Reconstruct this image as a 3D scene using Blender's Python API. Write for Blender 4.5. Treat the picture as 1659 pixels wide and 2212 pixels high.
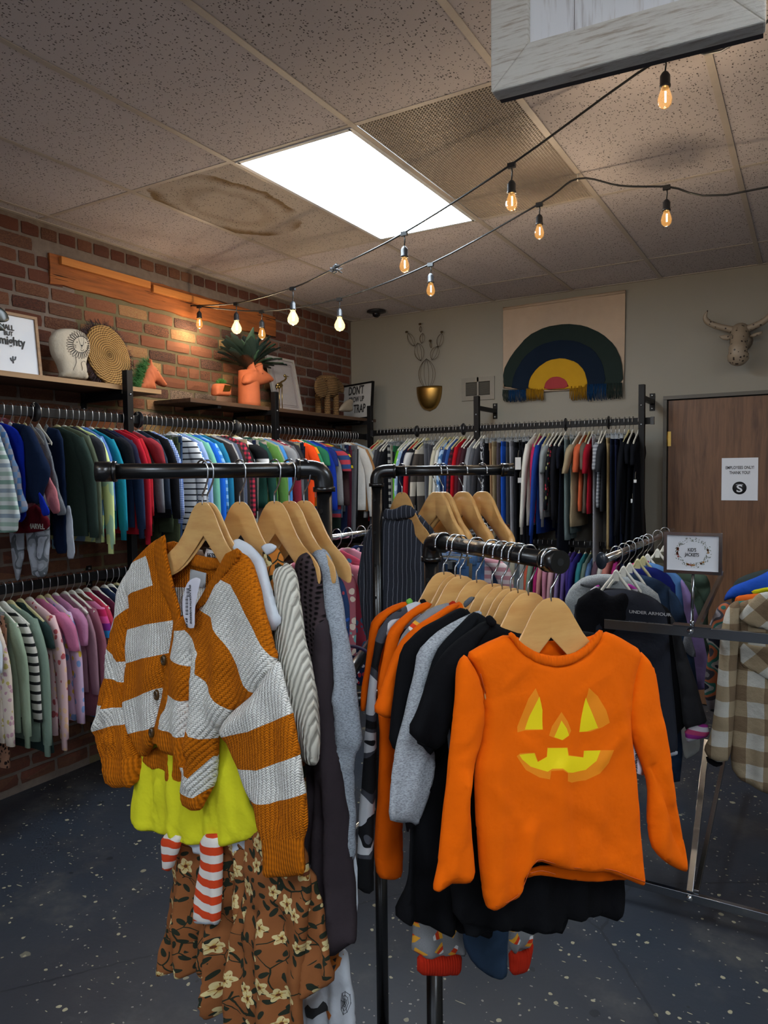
import bpy, math, random
import numpy as np
from mathutils import Vector, Matrix
from mathutils.geometry import delaunay_2d_cdt

for o in list(bpy.data.objects): bpy.data.objects.remove(o)
SC = bpy.context.scene
COL = SC.collection
rnd = random.Random(7)

# ---------------------------------------------------------------- camera
W_PX, H_PX = 1659.0, 2212.0
FOC, YAW, PIT, ROL = 1572.1, .5316, -.0505, -.0112
CZ = 1.593
WX, WY, HC = -3.456, 5.345, 2.919          # brick wall x, back wall y, ceiling height
J0, I0, TU = 2.390, -3.354, .6096          # ceiling grid
_R = np.array([math.cos(YAW), math.sin(YAW), 0.])
_F0 = np.array([-math.sin(YAW), math.cos(YAW), 0.])
_Z = np.array([0, 0, 1.])
_F = math.cos(PIT) * _F0 + math.sin(PIT) * _Z
_U = -math.sin(PIT) * _F0 + math.cos(PIT) * _Z
CAM = np.array([0, 0, CZ])
cd = bpy.data.cameras.new('camera'); cam = bpy.data.objects.new('camera', cd); COL.objects.link(cam)
cx = math.cos(ROL) * _R + math.sin(ROL) * _U
cy = -math.sin(ROL) * _R + math.cos(ROL) * _U
cz = -_F
cam.matrix_world = Matrix(((cx[0], cy[0], cz[0], 0), (cx[1], cy[1], cz[1], 0), (cx[2], cy[2], cz[2], CZ), (0, 0, 0, 1)))
cd.sensor_fit = 'HORIZONTAL'; cd.sensor_width = 36; cd.lens = 36 * FOC / W_PX
cd.clip_start = .05; cd.clip_end = 60
SC.camera = cam

# ---------------------------------------------------------------- world, light, exposure
wd = bpy.data.worlds.new('world'); SC.world = wd; wd.use_nodes = True
wd.node_tree.nodes['Background'].inputs[0].default_value = (.75, .85, 1, 1)
wd.node_tree.nodes['Background'].inputs[1].default_value = .6
SC.view_settings.view_transform = 'Standard'; SC.view_settings.look = 'None'
SC.view_settings.gamma = 1; SC.view_settings.use_curve_mapping = False
SC.view_settings.exposure = 1.3
PANEL_E = 11.0        # brightness of the square light panels in the ceiling
BULB_W = 1.5          # watts of one filament bulb
DAY_W = 60            # daylight through the shop window behind the camera

def ray(px, py):
    a = (px - W_PX / 2) / FOC; b = (py - H_PX / 2) / FOC
    u = math.cos(ROL) * a + math.sin(ROL) * b; v = -math.sin(ROL) * a + math.cos(ROL) * b
    return _F + _R * u - _U * v
def dep(px, py, t): return CAM + ray(px, py) * t
def onx(px, py, X): d = ray(px, py); return CAM + d * ((X - CAM[0]) / d[0])
def ony(px, py, Y): d = ray(px, py); return CAM + d * ((Y - CAM[1]) / d[1])
def onz(px, py, Zv): d = ray(px, py); return CAM + d * ((Zv - CAM[2]) / d[2])

# ---------------------------------------------------------------- node helpers
def hx(h):
    h = h.lstrip('#'); c = [int(h[i:i + 2], 16) / 255 for i in (0, 2, 4)]
    return tuple((x / 12.92 if x <= .04045 else ((x + .055) / 1.055) ** 2.4) for x in c) + (1,)
class S:
    def __init__(s, g, k): s.g = g; s.k = k
    def _m(s, op, o=None, c=None): return s.g.math(op, s, o, c)
    def __add__(s, o): return s._m('ADD', o)
    __radd__ = __add__
    def __sub__(s, o): return s._m('SUBTRACT', o)
    def __rsub__(s, o): return s.g.math('SUBTRACT', o, s)
    def __mul__(s, o): return s._m('MULTIPLY', o)
    __rmul__ = __mul__
    def __truediv__(s, o): return s._m('DIVIDE', o)
    def __gt__(s, o): return s._m('GREATER_THAN', o)
    def __lt__(s, o): return s._m('LESS_THAN', o)
    def abs(s): return s._m('ABSOLUTE')
    def sin(s): return s._m('SINE')
    def fract(s): return s._m('FRACT')
    def floor(s): return s._m('FLOOR')
    def pow(s, o): return s._m('POWER', o)
    def max(s, o): return s._m('MAXIMUM', o)
    def min(s, o): return s._m('MINIMUM', o)
    def sqrt(s): return s._m('SQRT')
    def atan2(s, o): return s._m('ARCTAN2', o)
class G:
    def __init__(s, name):
        s.m = bpy.data.materials.new(name); s.m.use_nodes = True
        s.t = s.m.node_tree; s.N = s.t.nodes; s.L = s.t.links
        s.b = s.N['Principled BSDF']; s.out = s.N['Material Output']
        s.tc = s.N.new('ShaderNodeTexCoord')
    def put(s, inp, v):
        if isinstance(v, S): s.L.new(v.k, inp)
        elif hasattr(v, 'is_linked'): s.L.new(v, inp)
        elif v is not None: inp.default_value = v
    def math(s, op, a, b=None, c=None):
        n = s.N.new('ShaderNodeMath'); n.operation = op
        s.put(n.inputs[0], a)
        if b is not None: s.put(n.inputs[1], b)
        if c is not None: s.put(n.inputs[2], c)
        return S(s, n.outputs[0])
    def coord(s, kind='Object', scale=(1, 1, 1), rot=(0, 0, 0)):
        n = s.N.new('ShaderNodeMapping'); s.L.new(s.tc.outputs[kind], n.inputs[0])
        n.inputs[3].default_value = scale; n.inputs[2].default_value = rot
        return n.outputs[0]
    def xyz(s, v):
        n = s.N.new('ShaderNodeSeparateXYZ'); s.L.new(v, n.inputs[0]); return [S(s, o) for o in n.outputs]
    def vec(s, x, y, z=0.):
        n = s.N.new('ShaderNodeCombineXYZ'); s.put(n.inputs[0], x); s.put(n.inputs[1], y); s.put(n.inputs[2], z); return n.outputs[0]
    def vadd(s, a, b, k=1.):
        n = s.N.new('ShaderNodeVectorMath'); n.operation = 'MULTIPLY_ADD'; s.L.new(b, n.inputs[0])
        n.inputs[1].default_value = (k, k, k); s.L.new(a, n.inputs[2]); return n.outputs[0]
    def noise(s, v, sc, det=2., ro=.5, out=0):
        n = s.N.new('ShaderNodeTexNoise'); s.L.new(v, n.inputs['Vector']); n.inputs['Scale'].default_value = sc
        n.inputs['Detail'].default_value = det; n.inputs['Roughness'].default_value = ro
        return S(s, n.outputs[0]) if out == 0 else n.outputs[1]
    def vor(s, v, sc, feat='F1', rnd_=1.):
        n = s.N.new('ShaderNodeTexVoronoi'); n.feature = feat; s.L.new(v, n.inputs['Vector'])
        n.inputs['Scale'].default_value = sc; n.inputs['Randomness'].default_value = rnd_
        return n
    def mix(s, f, a, b):
        n = s.N.new('ShaderNodeMix'); n.data_type = 'RGBA'; s.put(n.inputs[0], f); s.put(n.inputs[6], a); s.put(n.inputs[7], b)
        return n.outputs[2]
    def ramp(s, f, stops, const=False):
        n = s.N.new('ShaderNodeValToRGB'); s.put(n.inputs[0], f); e = n.color_ramp.elements
        if const: n.color_ramp.interpolation = 'CONSTANT'
        while len(e) < len(stops): e.new(.5)
        for q, (p, c) in zip(e, stops): q.position = p; q.color = c if len(c) == 4 else tuple(c) + (1,)
        return n.outputs[0]
    def sstep(s, x, a, b):
        n = s.N.new('ShaderNodeMapRange'); n.interpolation_type = 'SMOOTHSTEP'; s.put(n.inputs[0], x)
        n.inputs[1].default_value = a; n.inputs[2].default_value = b; return S(s, n.outputs[0])
    def bump(s, h, dist=.001, st=1.):
        n = s.N.new('ShaderNodeBump'); s.put(n.inputs['Height'], h); n.inputs['Distance'].default_value = dist
        n.inputs['Strength'].default_value = st; s.L.new(n.outputs[0], s.b.inputs['Normal'])
    def done(s, col, rough=.8, metal=0., spec=.5, sheen=0., coat=0.):
        b = s.b; s.put(b.inputs['Base Color'], col); s.put(b.inputs['Roughness'], rough); b.inputs['Metallic'].default_value = metal
        b.inputs['Specular IOR Level'].default_value = spec
        if sheen: b.inputs['Sheen Weight'].default_value = sheen; b.inputs['Sheen Roughness'].default_value = .6
        if coat: b.inputs['Coat Weight'].default_value = coat; b.inputs['Coat Roughness'].default_value = .15
        return s.m
_mc = {}
def plain(name, h, rough=.6, metal=0., spec=.5, var=.08, coat=0.):
    k = ('p', name, h, rough, metal)
    if k not in _mc:
        g = G(name); c = hx(h); v = g.coord('Object'); f = g.noise(v, 35, 3)
        d = tuple(x * (1 - var * 2) for x in c[:3]) + (1,)
        _mc[k] = g.done(g.mix(f, c, d), rough, metal, spec, coat=coat)
    return _mc[k]
def emis(name, h, st):
    g = G(name); g.b.inputs['Emission Color'].default_value = hx(h); g.b.inputs['Emission Strength'].default_value = st
    return g.done(hx(h), .5)
def fabric(h, kind='jersey', name=None):
    """plain cloth with a fine weave relief and faint heather"""
    k = ('f', h, kind)
    if k in _mc: return _mc[k]
    g = G(name or 'cloth_' + kind); c = hx(h); v = g.coord('Object')
    big = g.noise(v, 14, 2); fine = g.noise(v, 900 if kind != 'heather' else 420, 3, .7)
    d = tuple(x * .86 for x in c[:3]) + (1,)
    col = g.mix(big, c, d)
    if kind == 'heather':
        vs = g.coord('Object', (1, 1, 3.)); hn = g.noise(vs, 260, 3, .7)
        col = g.mix(g.sstep(hn, .42, .62), tuple(min(1, x * 1.15) for x in c[:3]) + (1,), tuple(x * .62 for x in c[:3]) + (1,))
    if kind == 'denim':
        col = g.mix(g.sstep(g.noise(v, 9, 3), .4, .65), tuple(x * .7 for x in c[:3]) + (1,), tuple(min(1, x * 1.5) for x in c[:3]) + (1,))
    if kind == 'rib':
        x, y, z = g.xyz(v); g.bump(((x + y) * 900.).sin(), .0006, .6)
    else: g.bump(fine * .07 + g.noise(g.vadd(v, g.noise(v, 9, 2, .5, 1), .04), 24, 3, .55), .006, .7)
    _mc[k] = g.done(col, .92, 0, .12 if kind != 'nylon' else .4)
    return _mc[k]
def stripes(cols, width, axis=2, kind='str', wob=.0):
    """cloth striped with the list of colours, every band width metres"""
    k = ('s', tuple(cols), width, axis)
    if k in _mc: return _mc[k]
    g = G('striped_cloth'); v = g.coord('Object'); p = g.xyz(v)[axis]
    f = (p / (width * len(cols)) + 50.).fract()
    st = [(i / len(cols), hx(c)) for i, c in enumerate(cols)]
    g.bump(g.noise(v, 700, 2), .0004, .5)
    _mc[k] = g.done(g.ramp(f, st, True), .92, 0, .12); return _mc[k]
def plaid(a, b, c, size):
    k = ('pl', a, b, c, size)
    if k in _mc: return _mc[k]
    g = G('plaid_cloth'); v = g.coord('Object'); x, y, z = g.xyz(v)
    fx = ((x + y * .3) / size + 50.).fract() > .5; fz = (z / size + 50.).fract() > .5
    col = g.mix((fx + fz) * .5, hx(a), hx(c)); col = g.mix((fx - fz).abs(), col, hx(b))
    g.bump(g.noise(v, 500, 2), .0005, .5)
    _mc[k] = g.done(col, .9, 0, .2); return _mc[k]
def printed(base, dots, scale=30, thr=.35, name='printed_cloth'):
    k = ('pr', base, tuple(dots), scale, thr)
    if k in _mc: return _mc[k]
    g = G(name); v = g.coord('Object'); w = g.vadd(v, g.noise(v, scale * .8, 2, .5, 1), .02)
    n = g.vor(w, scale); r = g.xyz(n.outputs['Color'])[0]
    st = [(i / len(dots), hx(d)) for i, d in enumerate(dots)]
    col = g.mix(S(g, n.outputs['Distance']) < thr, hx(base), g.ramp(r, st, True))
    _mc[k] = g.done(col, .92, 0, .12); return _mc[k]
def camo(cols, scale=9, name='camo_cloth', kind='Object'):
    k = ('cm', tuple(cols), scale)
    if k in _mc: return _mc[k]
    g = G(name); v = g.coord(kind); w = g.vadd(v, g.noise(v, scale * 1.4, 1, .5, 1), .06)
    f = g.noise(w, scale, .6, .3); n = len(cols)
    st = [(0, hx(cols[0]))] + [(.38 + .24 * i / max(1, n - 2), hx(c)) for i, c in enumerate(cols[1:])]
    _mc[k] = g.done(g.ramp(f, st, True), .92, 0, .12); return _mc[k]

# ---------------------------------------------------------------- object helpers
def tag(o, label=None, cat=None, group=None, kind=None):
    if label: o['label'] = label
    if cat: o['category'] = cat
    if group: o['group'] = group
    if kind: o['kind'] = kind
    return o
def thing(name, label, cat, loc=(0, 0, 0), rz=0., group=None):
    o = bpy.data.objects.new(name, None); COL.objects.link(o); o.location = [float(q) for q in loc]; o.rotation_euler = (0, 0, rz)
    o.empty_display_size = .05
    return tag(o, label, cat, group)
def link(name, me, parent=None, mats=None, label=None):
    o = bpy.data.objects.new(name, me); COL.objects.link(o)
    if parent is not None: o.parent = parent
    if mats:
        for i, m in enumerate(mats):
            if i < len(me.materials): o.material_slots[i].link = 'OBJECT'; o.material_slots[i].material = m
            else: me.materials.append(m)
    if label: o['label'] = label
    return o
class MB:
    """collects shapes that end up in one mesh object"""
    def __init__(s): s.v = []; s.f = []; s.mi = []; s.sm = []
    def add(s, vs, fs, mi=0, sm=False):
        b = len(s.v); s.v += [tuple(float(c) for c in q) for q in vs]; s.f += [tuple(b + i for i in f) for f in fs]
        s.mi += [mi] * len(fs); s.sm += [sm] * len(fs); return s
    def box(s, c, d, mi=0, rz=0., rx=0., ry=0.):
        M = Matrix.Rotation(rz, 3, 'Z') @ Matrix.Rotation(ry, 3, 'Y') @ Matrix.Rotation(rx, 3, 'X'); c = Vector(c)
        vs = [c + M @ Vector((sx * d[0] / 2, sy * d[1] / 2, sz * d[2] / 2)) for sz in (-1, 1) for sx, sy in ((-1, -1), (1, -1), (1, 1), (-1, 1))]
        return s.add(vs, [(0, 3, 2, 1), (4, 5, 6, 7), (0, 1, 5, 4), (1, 2, 6, 5), (2, 3, 7, 6), (3, 0, 4, 7)], mi)
    def bar(s, a, b, w, h, mi=0, up=(0, 0, 1)):
        """straight bar from a to b, w across, h along up"""
        a = Vector(a); b = Vector(b); d = (b - a).normalized(); up = Vector(up); x = d.cross(up).normalized(); y = x.cross(d).normalized()
        vs = [p + x * sx * w / 2 + y * sy * h / 2 for p in (a, b) for sx, sy in ((-1, -1), (1, -1), (1, 1), (-1, 1))]
        return s.add(vs, [(0, 1, 2, 3), (7, 6, 5, 4), (0, 4, 5, 1), (1, 5, 6, 2), (2, 6, 7, 3), (3, 7, 4, 0)], mi)
    def tube(s, pts, r, n=8, mi=0, cap=True, sq=None):
        """round tube along pts; r number or list"""
        P = [Vector([float(c) for c in p]) for p in pts]; R = r if hasattr(r, '__len__') else [r] * len(P)
        T = [(P[min(i + 1, len(P) - 1)] - P[max(i - 1, 0)]).normalized() for i in range(len(P))]
        ref = Vector((0, 0, 1)) if abs(T[0].z) < .9 else Vector((1, 0, 0))
        x = T[0].cross(ref).normalized(); vs = []
        for p, t, q in zip(P, T, R):
            x = (x - t * x.dot(t)).normalized(); y = t.cross(x)
            a2, b2 = (q if isinstance(q, tuple) else (q, q))
            for k in range(n):
                a = 2 * math.pi * k / n; vs.append(p + x * math.cos(a) * a2 + y * math.sin(a) * b2)
        fs = [(i * n + k, i * n + (k + 1) % n, (i + 1) * n + (k + 1) % n, (i + 1) * n + k) for i in range(len(P) - 1) for k in range(n)]
        s.add(vs, fs, mi, True)
        if cap: b = len(s.v) - len(vs); s.f += [tuple(b + n - 1 - k for k in range(n)), tuple(len(s.v) - n + k for k in range(n))]; s.mi += [mi] * 2; s.sm += [False] * 2
        return s
    def lathe(s, c, prof, n=24, mi=0, ax='z', sc=(1, 1)):
        """profile [(r,h)] turned about an axis through c"""
        c = Vector([float(q) for q in c]); vs = []
        for r, h in prof:
            for k in range(n):
                a = 2 * math.pi * k / n; x = r * math.cos(a) * sc[0]; y = r * math.sin(a) * sc[1]
                vs.append(c + (Vector((x, y, h)) if ax == 'z' else Vector((h, x, y)) if ax == 'x' else Vector((x, h, y))))
        fs = [(i * n + k, i * n + (k + 1) % n, (i + 1) * n + (k + 1) % n, (i + 1) * n + k) for i in range(len(prof) - 1) for k in range(n)]
        return s.add(vs, fs, mi, True)
    def ball(s, c, r, n=12, m=8, mi=0, M=None):
        r = r if hasattr(r, '__len__') else (r, r, r); c = Vector([float(q) for q in c]); vs = []
        for i in range(m + 1):
            for k in range(n):
                a = 2 * math.pi * k / n; b = math.pi * i / m
                q = Vector((r[0] * math.sin(b) * math.cos(a), r[1] * math.sin(b) * math.sin(a), r[2] * math.cos(b)))
                vs.append(c + (M @ q if M else q))
        fs = [(i * n + k, (i + 1) * n + k, (i + 1) * n + (k + 1) % n, i * n + (k + 1) % n) for i in range(m) for k in range(n)]
        return s.add(vs, fs, mi, True)
    def mesh(s, name):
        me = bpy.data.meshes.new(name); me.from_pydata(s.v, [], s.f)
        me.polygons.foreach_set('material_index', s.mi); me.polygons.foreach_set('use_smooth', s.sm); me.update(); return me
    def build(s, name, mats, parent=None, label=None, bevel=0):
        me = s.mesh(name)
        for m in (mats if isinstance(mats, (list, tuple)) else [mats]): me.materials.append(m)
        o = link(name, me, parent, None, label)
        if bevel:
            b = o.modifiers.new('bevel', 'BEVEL'); b.width = bevel; b.segments = 2; b.limit_method = 'ANGLE'
        return o
def struct(o): o['kind'] = 'structure'; return o
def catmull(P, n=6, closed=False):
    P = [np.array(p, float) for p in P]; out = []; L = len(P)
    rng = range(L) if closed else range(L - 1)
    for i in rng:
        p0 = P[(i - 1) % L] if closed or i > 0 else P[i]; p1 = P[i]; p2 = P[(i + 1) % L]
        p3 = P[(i + 2) % L] if closed or i + 2 < L else p2
        for k in range(n):
            t = k / n
            out.append(.5 * ((2 * p1) + (-p0 + p2) * t + (2 * p0 - 5 * p1 + 4 * p2 - p3) * t * t + (-p0 + 3 * p1 - 3 * p2 + p3) * t ** 3))
    if not closed: out.append(P[-1])
    return out

# ---------------------------------------------------------------- cloth and other flat-cut shapes with real thickness
class Plane:
    """upright plane through P0; phi turns it: 0 faces the lens axis, positive = right side farther"""
    def __init__(s, P0, phi=None, h=None):
        s.P0 = np.array(P0, float)
        if h is None: h = math.cos(phi) * _R + math.sin(phi) * _F0
        s.h = np.array(h, float); s.h /= np.linalg.norm(s.h); s.up = _Z.copy()
        s.n = np.cross(s.h, s.up); s.n /= np.linalg.norm(s.n)
        if s.n @ (CAM - s.P0) < 0: s.n = -s.n
    def shift(s, k): p = Plane(s.P0 + s.n * k, h=s.h); p.up = s.up; p.n = s.n; return p
    def tilt(s, a):
        """lean the plane back by a (radians), pivot at P0"""
        p = Plane(s.P0, h=s.h); p.up = math.cos(a) * _Z - math.sin(a) * s.n; p.n = math.cos(a) * s.n + math.sin(a) * _Z; return p
    def uv(s, q):
        d = ray(*q); t = ((s.P0 - CAM) @ s.n) / (d @ s.n); P = CAM + d * t - s.P0
        return (P @ s.h, P @ s.up)
    def at(s, u, v, w=0.): return s.P0 + s.h * u + s.up * v + s.n * w
    def px(s, x, y, w=0.): return s.at(*s.uv((x, y)), w)
def chaikin(P, k=1):
    for _ in range(k):
        Q = []
        for i in range(len(P)):
            a = np.array(P[i]); b = np.array(P[(i + 1) % len(P)]); Q += [a * .8 + b * .2, a * .2 + b * .8]
        P = Q
    return P
def resamp(P, step, closed=True):
    out = []; n = len(P)
    for i in range(n if closed else n - 1):
        a = np.array(P[i]); b = np.array(P[(i + 1) % n]); m = max(1, int(np.linalg.norm(b - a) / step + .5))
        out += [a + (b - a) * k / m for k in range(m)]
    if not closed: out.append(np.array(P[-1]))
    return out
def inside(pts, poly):
    x, y = pts[:, 0], pts[:, 1]; r = np.zeros(len(pts), bool); n = len(poly)
    for i in range(n):
        x1, y1 = poly[i]; x2, y2 = poly[(i + 1) % n]
        if y1 == y2: continue
        c = (y1 > y) != (y2 > y); r ^= c & (x < (x2 - x1) * (y - y1) / (y2 - y1) + x1)
    return r
def segdist(pts, segs):
    d = np.full(len(pts), 1e9)
    for a, b in segs:
        a = np.array(a); b = np.array(b); ab = b - a; L = ab @ ab
        t = np.clip(((pts - a) @ ab) / (L if L > 0 else 1), 0, 1); q = a + t[:, None] * ab
        d = np.minimum(d, np.hypot(*(pts - q).T))
    return d
class Cloth:
    """a cut piece of cloth: outline in photograph pixels laid on an upright plane, puffed, folded, printed"""
    def __init__(s, pl, outline, off=0., thick=.010, edge=.014, res=.011, regions=(), fold=.004, fl=.06, grow=1., creases=(), seed=0,
                 smooth=1, back=.7, uvmode=False, drape=0.):
        if off: pl = pl.shift(off); off = 0.
        s.pl = pl; s.off = off; s.seed = seed; s.fold = fold; s.fl = fl; s.grow = grow; s.thick = thick; s.edge = edge
        O = [pl.uv(q) if not uvmode else q for q in outline]; O = chaikin(O, smooth) if smooth else O
        s.O = resamp(O, res); s.osegs = [(s.O[i], s.O[(i + 1) % len(s.O)]) for i in range(len(s.O))]
        s.regs = []
        for poly, mi in regions:
            R = [pl.uv(q) if not uvmode else q for q in poly]; s.regs.append((resamp(R, res), mi))
        s.vtop = max(o[1] for o in s.O); s.vbot = min(o[1] for o in s.O)
        s.cr = [((pl.uv(a), pl.uv(b)), amp, w) if not uvmode else ((a, b), amp, w) for (a, b, amp, w) in creases]
        s.res = res; s.back = back; s.drape = drape
        rr = random.Random(seed); s.ph = [rr.uniform(0, 6.28) for _ in range(12)]; s.fr = [rr.uniform(.75, 1.35) for _ in range(12)]
    def wave(s, p):
        u, v = p[:, 0], p[:, 1]; H = max(1e-3, s.vtop - s.vbot); g = ((s.vtop - v) / H) ** s.grow
        k = 2 * math.pi / s.fl; w = s.fold * g * (np.sin(k * s.fr[0] * u + s.ph[0] + 3 * v) + .6 * np.sin(k * 1.9 * s.fr[1] * u + s.ph[1] - 5 * v))
        w += s.fold * .35 * (np.sin(31 * s.fr[2] * u + 23 * v + s.ph[2]) * np.sin(27 * v * s.fr[3] - 17 * u + s.ph[3]) + .6 * np.sin(64 * u * s.fr[4] - 49 * v + s.ph[4]) * np.sin(55 * v + 38 * u + s.ph[5]))
        return w + s.drape * g
    def prof(s, p):
        d = segdist(p, s.osegs); q = np.clip(d / s.edge, 0, 1); f = s.thick * np.sqrt(np.clip(1 - (1 - q) ** 2, 0, 1))
        for (a, b), amp, w in s.cr:
            dd = segdist(p, [(a, b)]); f += amp * np.exp(-(dd / w) ** 2) * np.clip(q * 1.5, 0, 1)
        return f, d
    def front(s, x, y, lift=0.):
        p = np.array([s.pl.uv((x, y))]); f, _ = s.prof(p); w = s.off + s.wave(p)[0] + f[0] + lift
        return s.pl.at(p[0][0], p[0][1], w)
    def build(s, name, mats, parent, label=None, two=True):
        res = s.res; O = s.O; V = [tuple(q) for q in O]; E = [(i, (i + 1) % len(O)) for i in range(len(O))]
        for R, mi in s.regs:
            b = len(V); V += [tuple(q) for q in R]; E += [(b + i, b + (i + 1) % len(R)) for i in range(len(R))]
        us = [o[0] for o in O]; vs = [o[1] for o in O]; G_ = []; r = 0; y = min(vs)
        while y < max(vs):
            x = min(us) + (res * .5 if r % 2 else 0)
            while x < max(us): G_.append((x, y)); x += res
            y += res * .87; r += 1
        if G_:
            G_ = np.array(G_); G_ = G_[inside(G_, O)]
            if len(G_): G_ = G_[segdist(G_, s.osegs) > res * .45]
            if len(G_) and s.regs: G_ = G_[segdist(G_, [(R[i], R[(i + 1) % len(R)]) for R, _ in s.regs for i in range(len(R))]) > res * .3]
            V += [tuple(q) for q in G_]
        # rings close to the edge give the rounded rim
        A_ = np.array(O); T_ = np.roll(A_, -1, 0) - np.roll(A_, 1, 0); T_ /= np.linalg.norm(T_, axis=1)[:, None] + 1e-9; area = np.sum(A_[:, 0] * np.roll(A_[:, 1], -1) - np.roll(A_[:, 0], -1) * A_[:, 1])
        N_ = np.stack([-T_[:, 1], T_[:, 0]], 1) * (1 if area > 0 else -1)
        for dd in (s.edge * .12, s.edge * .38):
            if dd > res * .95: continue
            R_ = A_ + N_ * dd; ok = inside(R_, O) & (segdist(R_, s.osegs) > dd * .8)
            if s.regs: ok &= segdist(R_, [(R[i], R[(i + 1) % len(R)]) for R, _ in s.regs for i in range(len(R))]) > dd * .5
            V += [tuple(q) for q in R_[ok]]
        # a ring close to the edge gives the rounded rim
        K = 100.
        out = delaunay_2d_cdt([Vector((q[0] * K, q[1] * K)) for q in V], E, [], 0, 1e-6)
        P = np.array([(q[0] / K, q[1] / K) for q in out[0]]); F = np.array([f for f in out[2] if len(f) == 3])
        c = P[F].mean(1); keep = inside(c, O); F = F[keep]; c = c[keep]
        mi = np.zeros(len(F), int)
        for R, m in s.regs: mi[inside(c, R)] = m
        a = P[F]; ar = (a[:, 1, 0] - a[:, 0, 0]) * (a[:, 2, 1] - a[:, 0, 1]) - (a[:, 1, 1] - a[:, 0, 1]) * (a[:, 2, 0] - a[:, 0, 0])
        F[ar < 0] = F[ar < 0][:, ::-1]
        f, d = s.prof(P); w = s.wave(P) + s.off; inner = d > 1e-6
        root = np.array(parent.location) if parent is not None else np.zeros(3)
        def pos(P, w): return s.pl.P0 + P[:, :1] * s.pl.h + P[:, 1:] * s.pl.up + w[:, None] * s.pl.n - root
        fv = pos(P, w + f); flip = (np.cross(s.pl.h, s.pl.up) @ s.pl.n) < 0
        FF = F[:, ::-1] if flip else F
        verts = [tuple(q) for q in fv]; faces = [tuple(int(i) for i in q) for q in FF]; mats_i = list(mi)
        if two:
            idx = {}; bv = pos(P, w - f * s.back)
            for i in range(len(P)):
                if inner[i]: idx[i] = len(verts); verts.append(tuple(bv[i]))
                else: idx[i] = i
            for q, m in zip(FF, mi): faces.append((idx[int(q[2])], idx[int(q[1])], idx[int(q[0])])); mats_i.append(m)
        me = bpy.data.meshes.new(name); me.from_pydata(verts, [], faces)
        me.polygons.foreach_set('material_index', [int(m) for m in mats_i]); me.polygons.foreach_set('use_smooth', [True] * len(faces))
        uvl = me.uv_layers.new(name='UVMap'); PP = np.zeros((len(verts), 2)); PP[:len(P)] = P
        if two:
            for i, j in idx.items(): PP[j] = P[i]
        li = np.zeros(len(me.loops), int); me.loops.foreach_get('vertex_index', li); uvl.data.foreach_set('uv', PP[li].ravel())
        for m in (mats if isinstance(mats, (list, tuple)) else [mats]): me.materials.append(m)
        me.update(); s.o = link(name, me, parent, None, label); return s.o
def rel(P, root):
    r = np.array(root.location); return [np.array(p) - r for p in P]
def text(body, size, center, h, up, mat, parent, name='lettering', ext=.0006, font_w=1., align='CENTER'):
    """raised lettering: real text geometry lying on a surface; h = reading direction, up = letter height direction"""
    cu = bpy.data.curves.new(name, 'FONT'); cu.body = body; cu.size = size; cu.extrude = ext; cu.align_x = align; cu.align_y = 'CENTER'
    cu.resolution_u = 3; cu.offset = size * .018
    t = bpy.data.objects.new('tmp', cu); COL.objects.link(t); dg = bpy.context.evaluated_depsgraph_get()
    me = bpy.data.meshes.new_from_object(t.evaluated_get(dg)); bpy.data.objects.remove(t)
    h = np.array(h, float) / np.linalg.norm(h); up = np.array(up, float); up = up - h * (up @ h); up /= np.linalg.norm(up); n = np.cross(h, up)
    r = np.array(parent.location) if parent is not None else 0
    c = np.array(center, float) - r
    M = Matrix(((h[0] * font_w, up[0], n[0], c[0]), (h[1] * font_w, up[1], n[1], c[1]), (h[2] * font_w, up[2], n[2], c[2]), (0, 0, 0, 1)))
    me.transform(M); me.materials.clear(); me.materials.append(mat)
    return link(name, me, parent)
# ================================================================ THE ROOM
XR, YF = 4.2, -4.4
# ---- floor: dark navy paint over concrete, spattered
g = G('spattered_floor'); v = g.coord('Object'); w = g.vadd(v, g.noise(v, 30, 2, .5, 1), .018)
big = g.noise(v, 1.3, 4); col = g.mix(g.sstep(big, .3, .7), hx('232b36'), hx('2c2c31'))
col = g.mix(g.sstep(g.noise(v, 2.6, 5, .7), .5, .75) * .7, col, hx('4d4d4c'))
def spots(sc, thr, den, c, col, amt=.9):
    n = g.vor(w, sc); r = g.xyz(n.outputs['Color']); d = S(g, n.outputs['Distance'])
    m = (d < (r[1] * thr)) * (r[0] < den) * (g.noise(v, 1.6, 2) > .43)
    return g.mix(m * amt, col, hx(c))
col = spots(9, .16, .5, '12161c', col, .8); col = spots(7, .17, .45, '6f6a5a', col, .65); col = spots(16, .22, .28, '8f8870', col, .75)
col = spots(33, .27, .32, 'a59d80', col, .8); col = spots(75, .32, .16, '9b968a', col, .7); col = spots(13, .10, .12, '7c2a3a', col, .6)
sw = g.vadd(g.coord('Object', (1, 4, 1), (0, 0, .6)), g.noise(v, 9, 2, .5, 1), .1)
n = g.vor(sw, 12); col = g.mix((S(g, n.outputs['Distance']) < .09) * (g.xyz(n.outputs['Color'])[0] < .35), col, hx('9a9479'))
ed = g.vor(w, .55, 'DISTANCE_TO_EDGE'); crack = S(g, ed.outputs['Distance']) < .0022
col = g.mix(crack * .6, col, hx('10131a'))
g.bump(g.noise(v, 60, 3), .0008, .5)
M_FLOOR = g.done(col, g.noise(v, 5, 3) * .25 + .38, 0, .5)
struct(MB().box(((WX + XR) / 2, (WY + YF) / 2, -.05), (XR - WX + .6, WY - YF + .6, .1)).build('floor', M_FLOOR))

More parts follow.
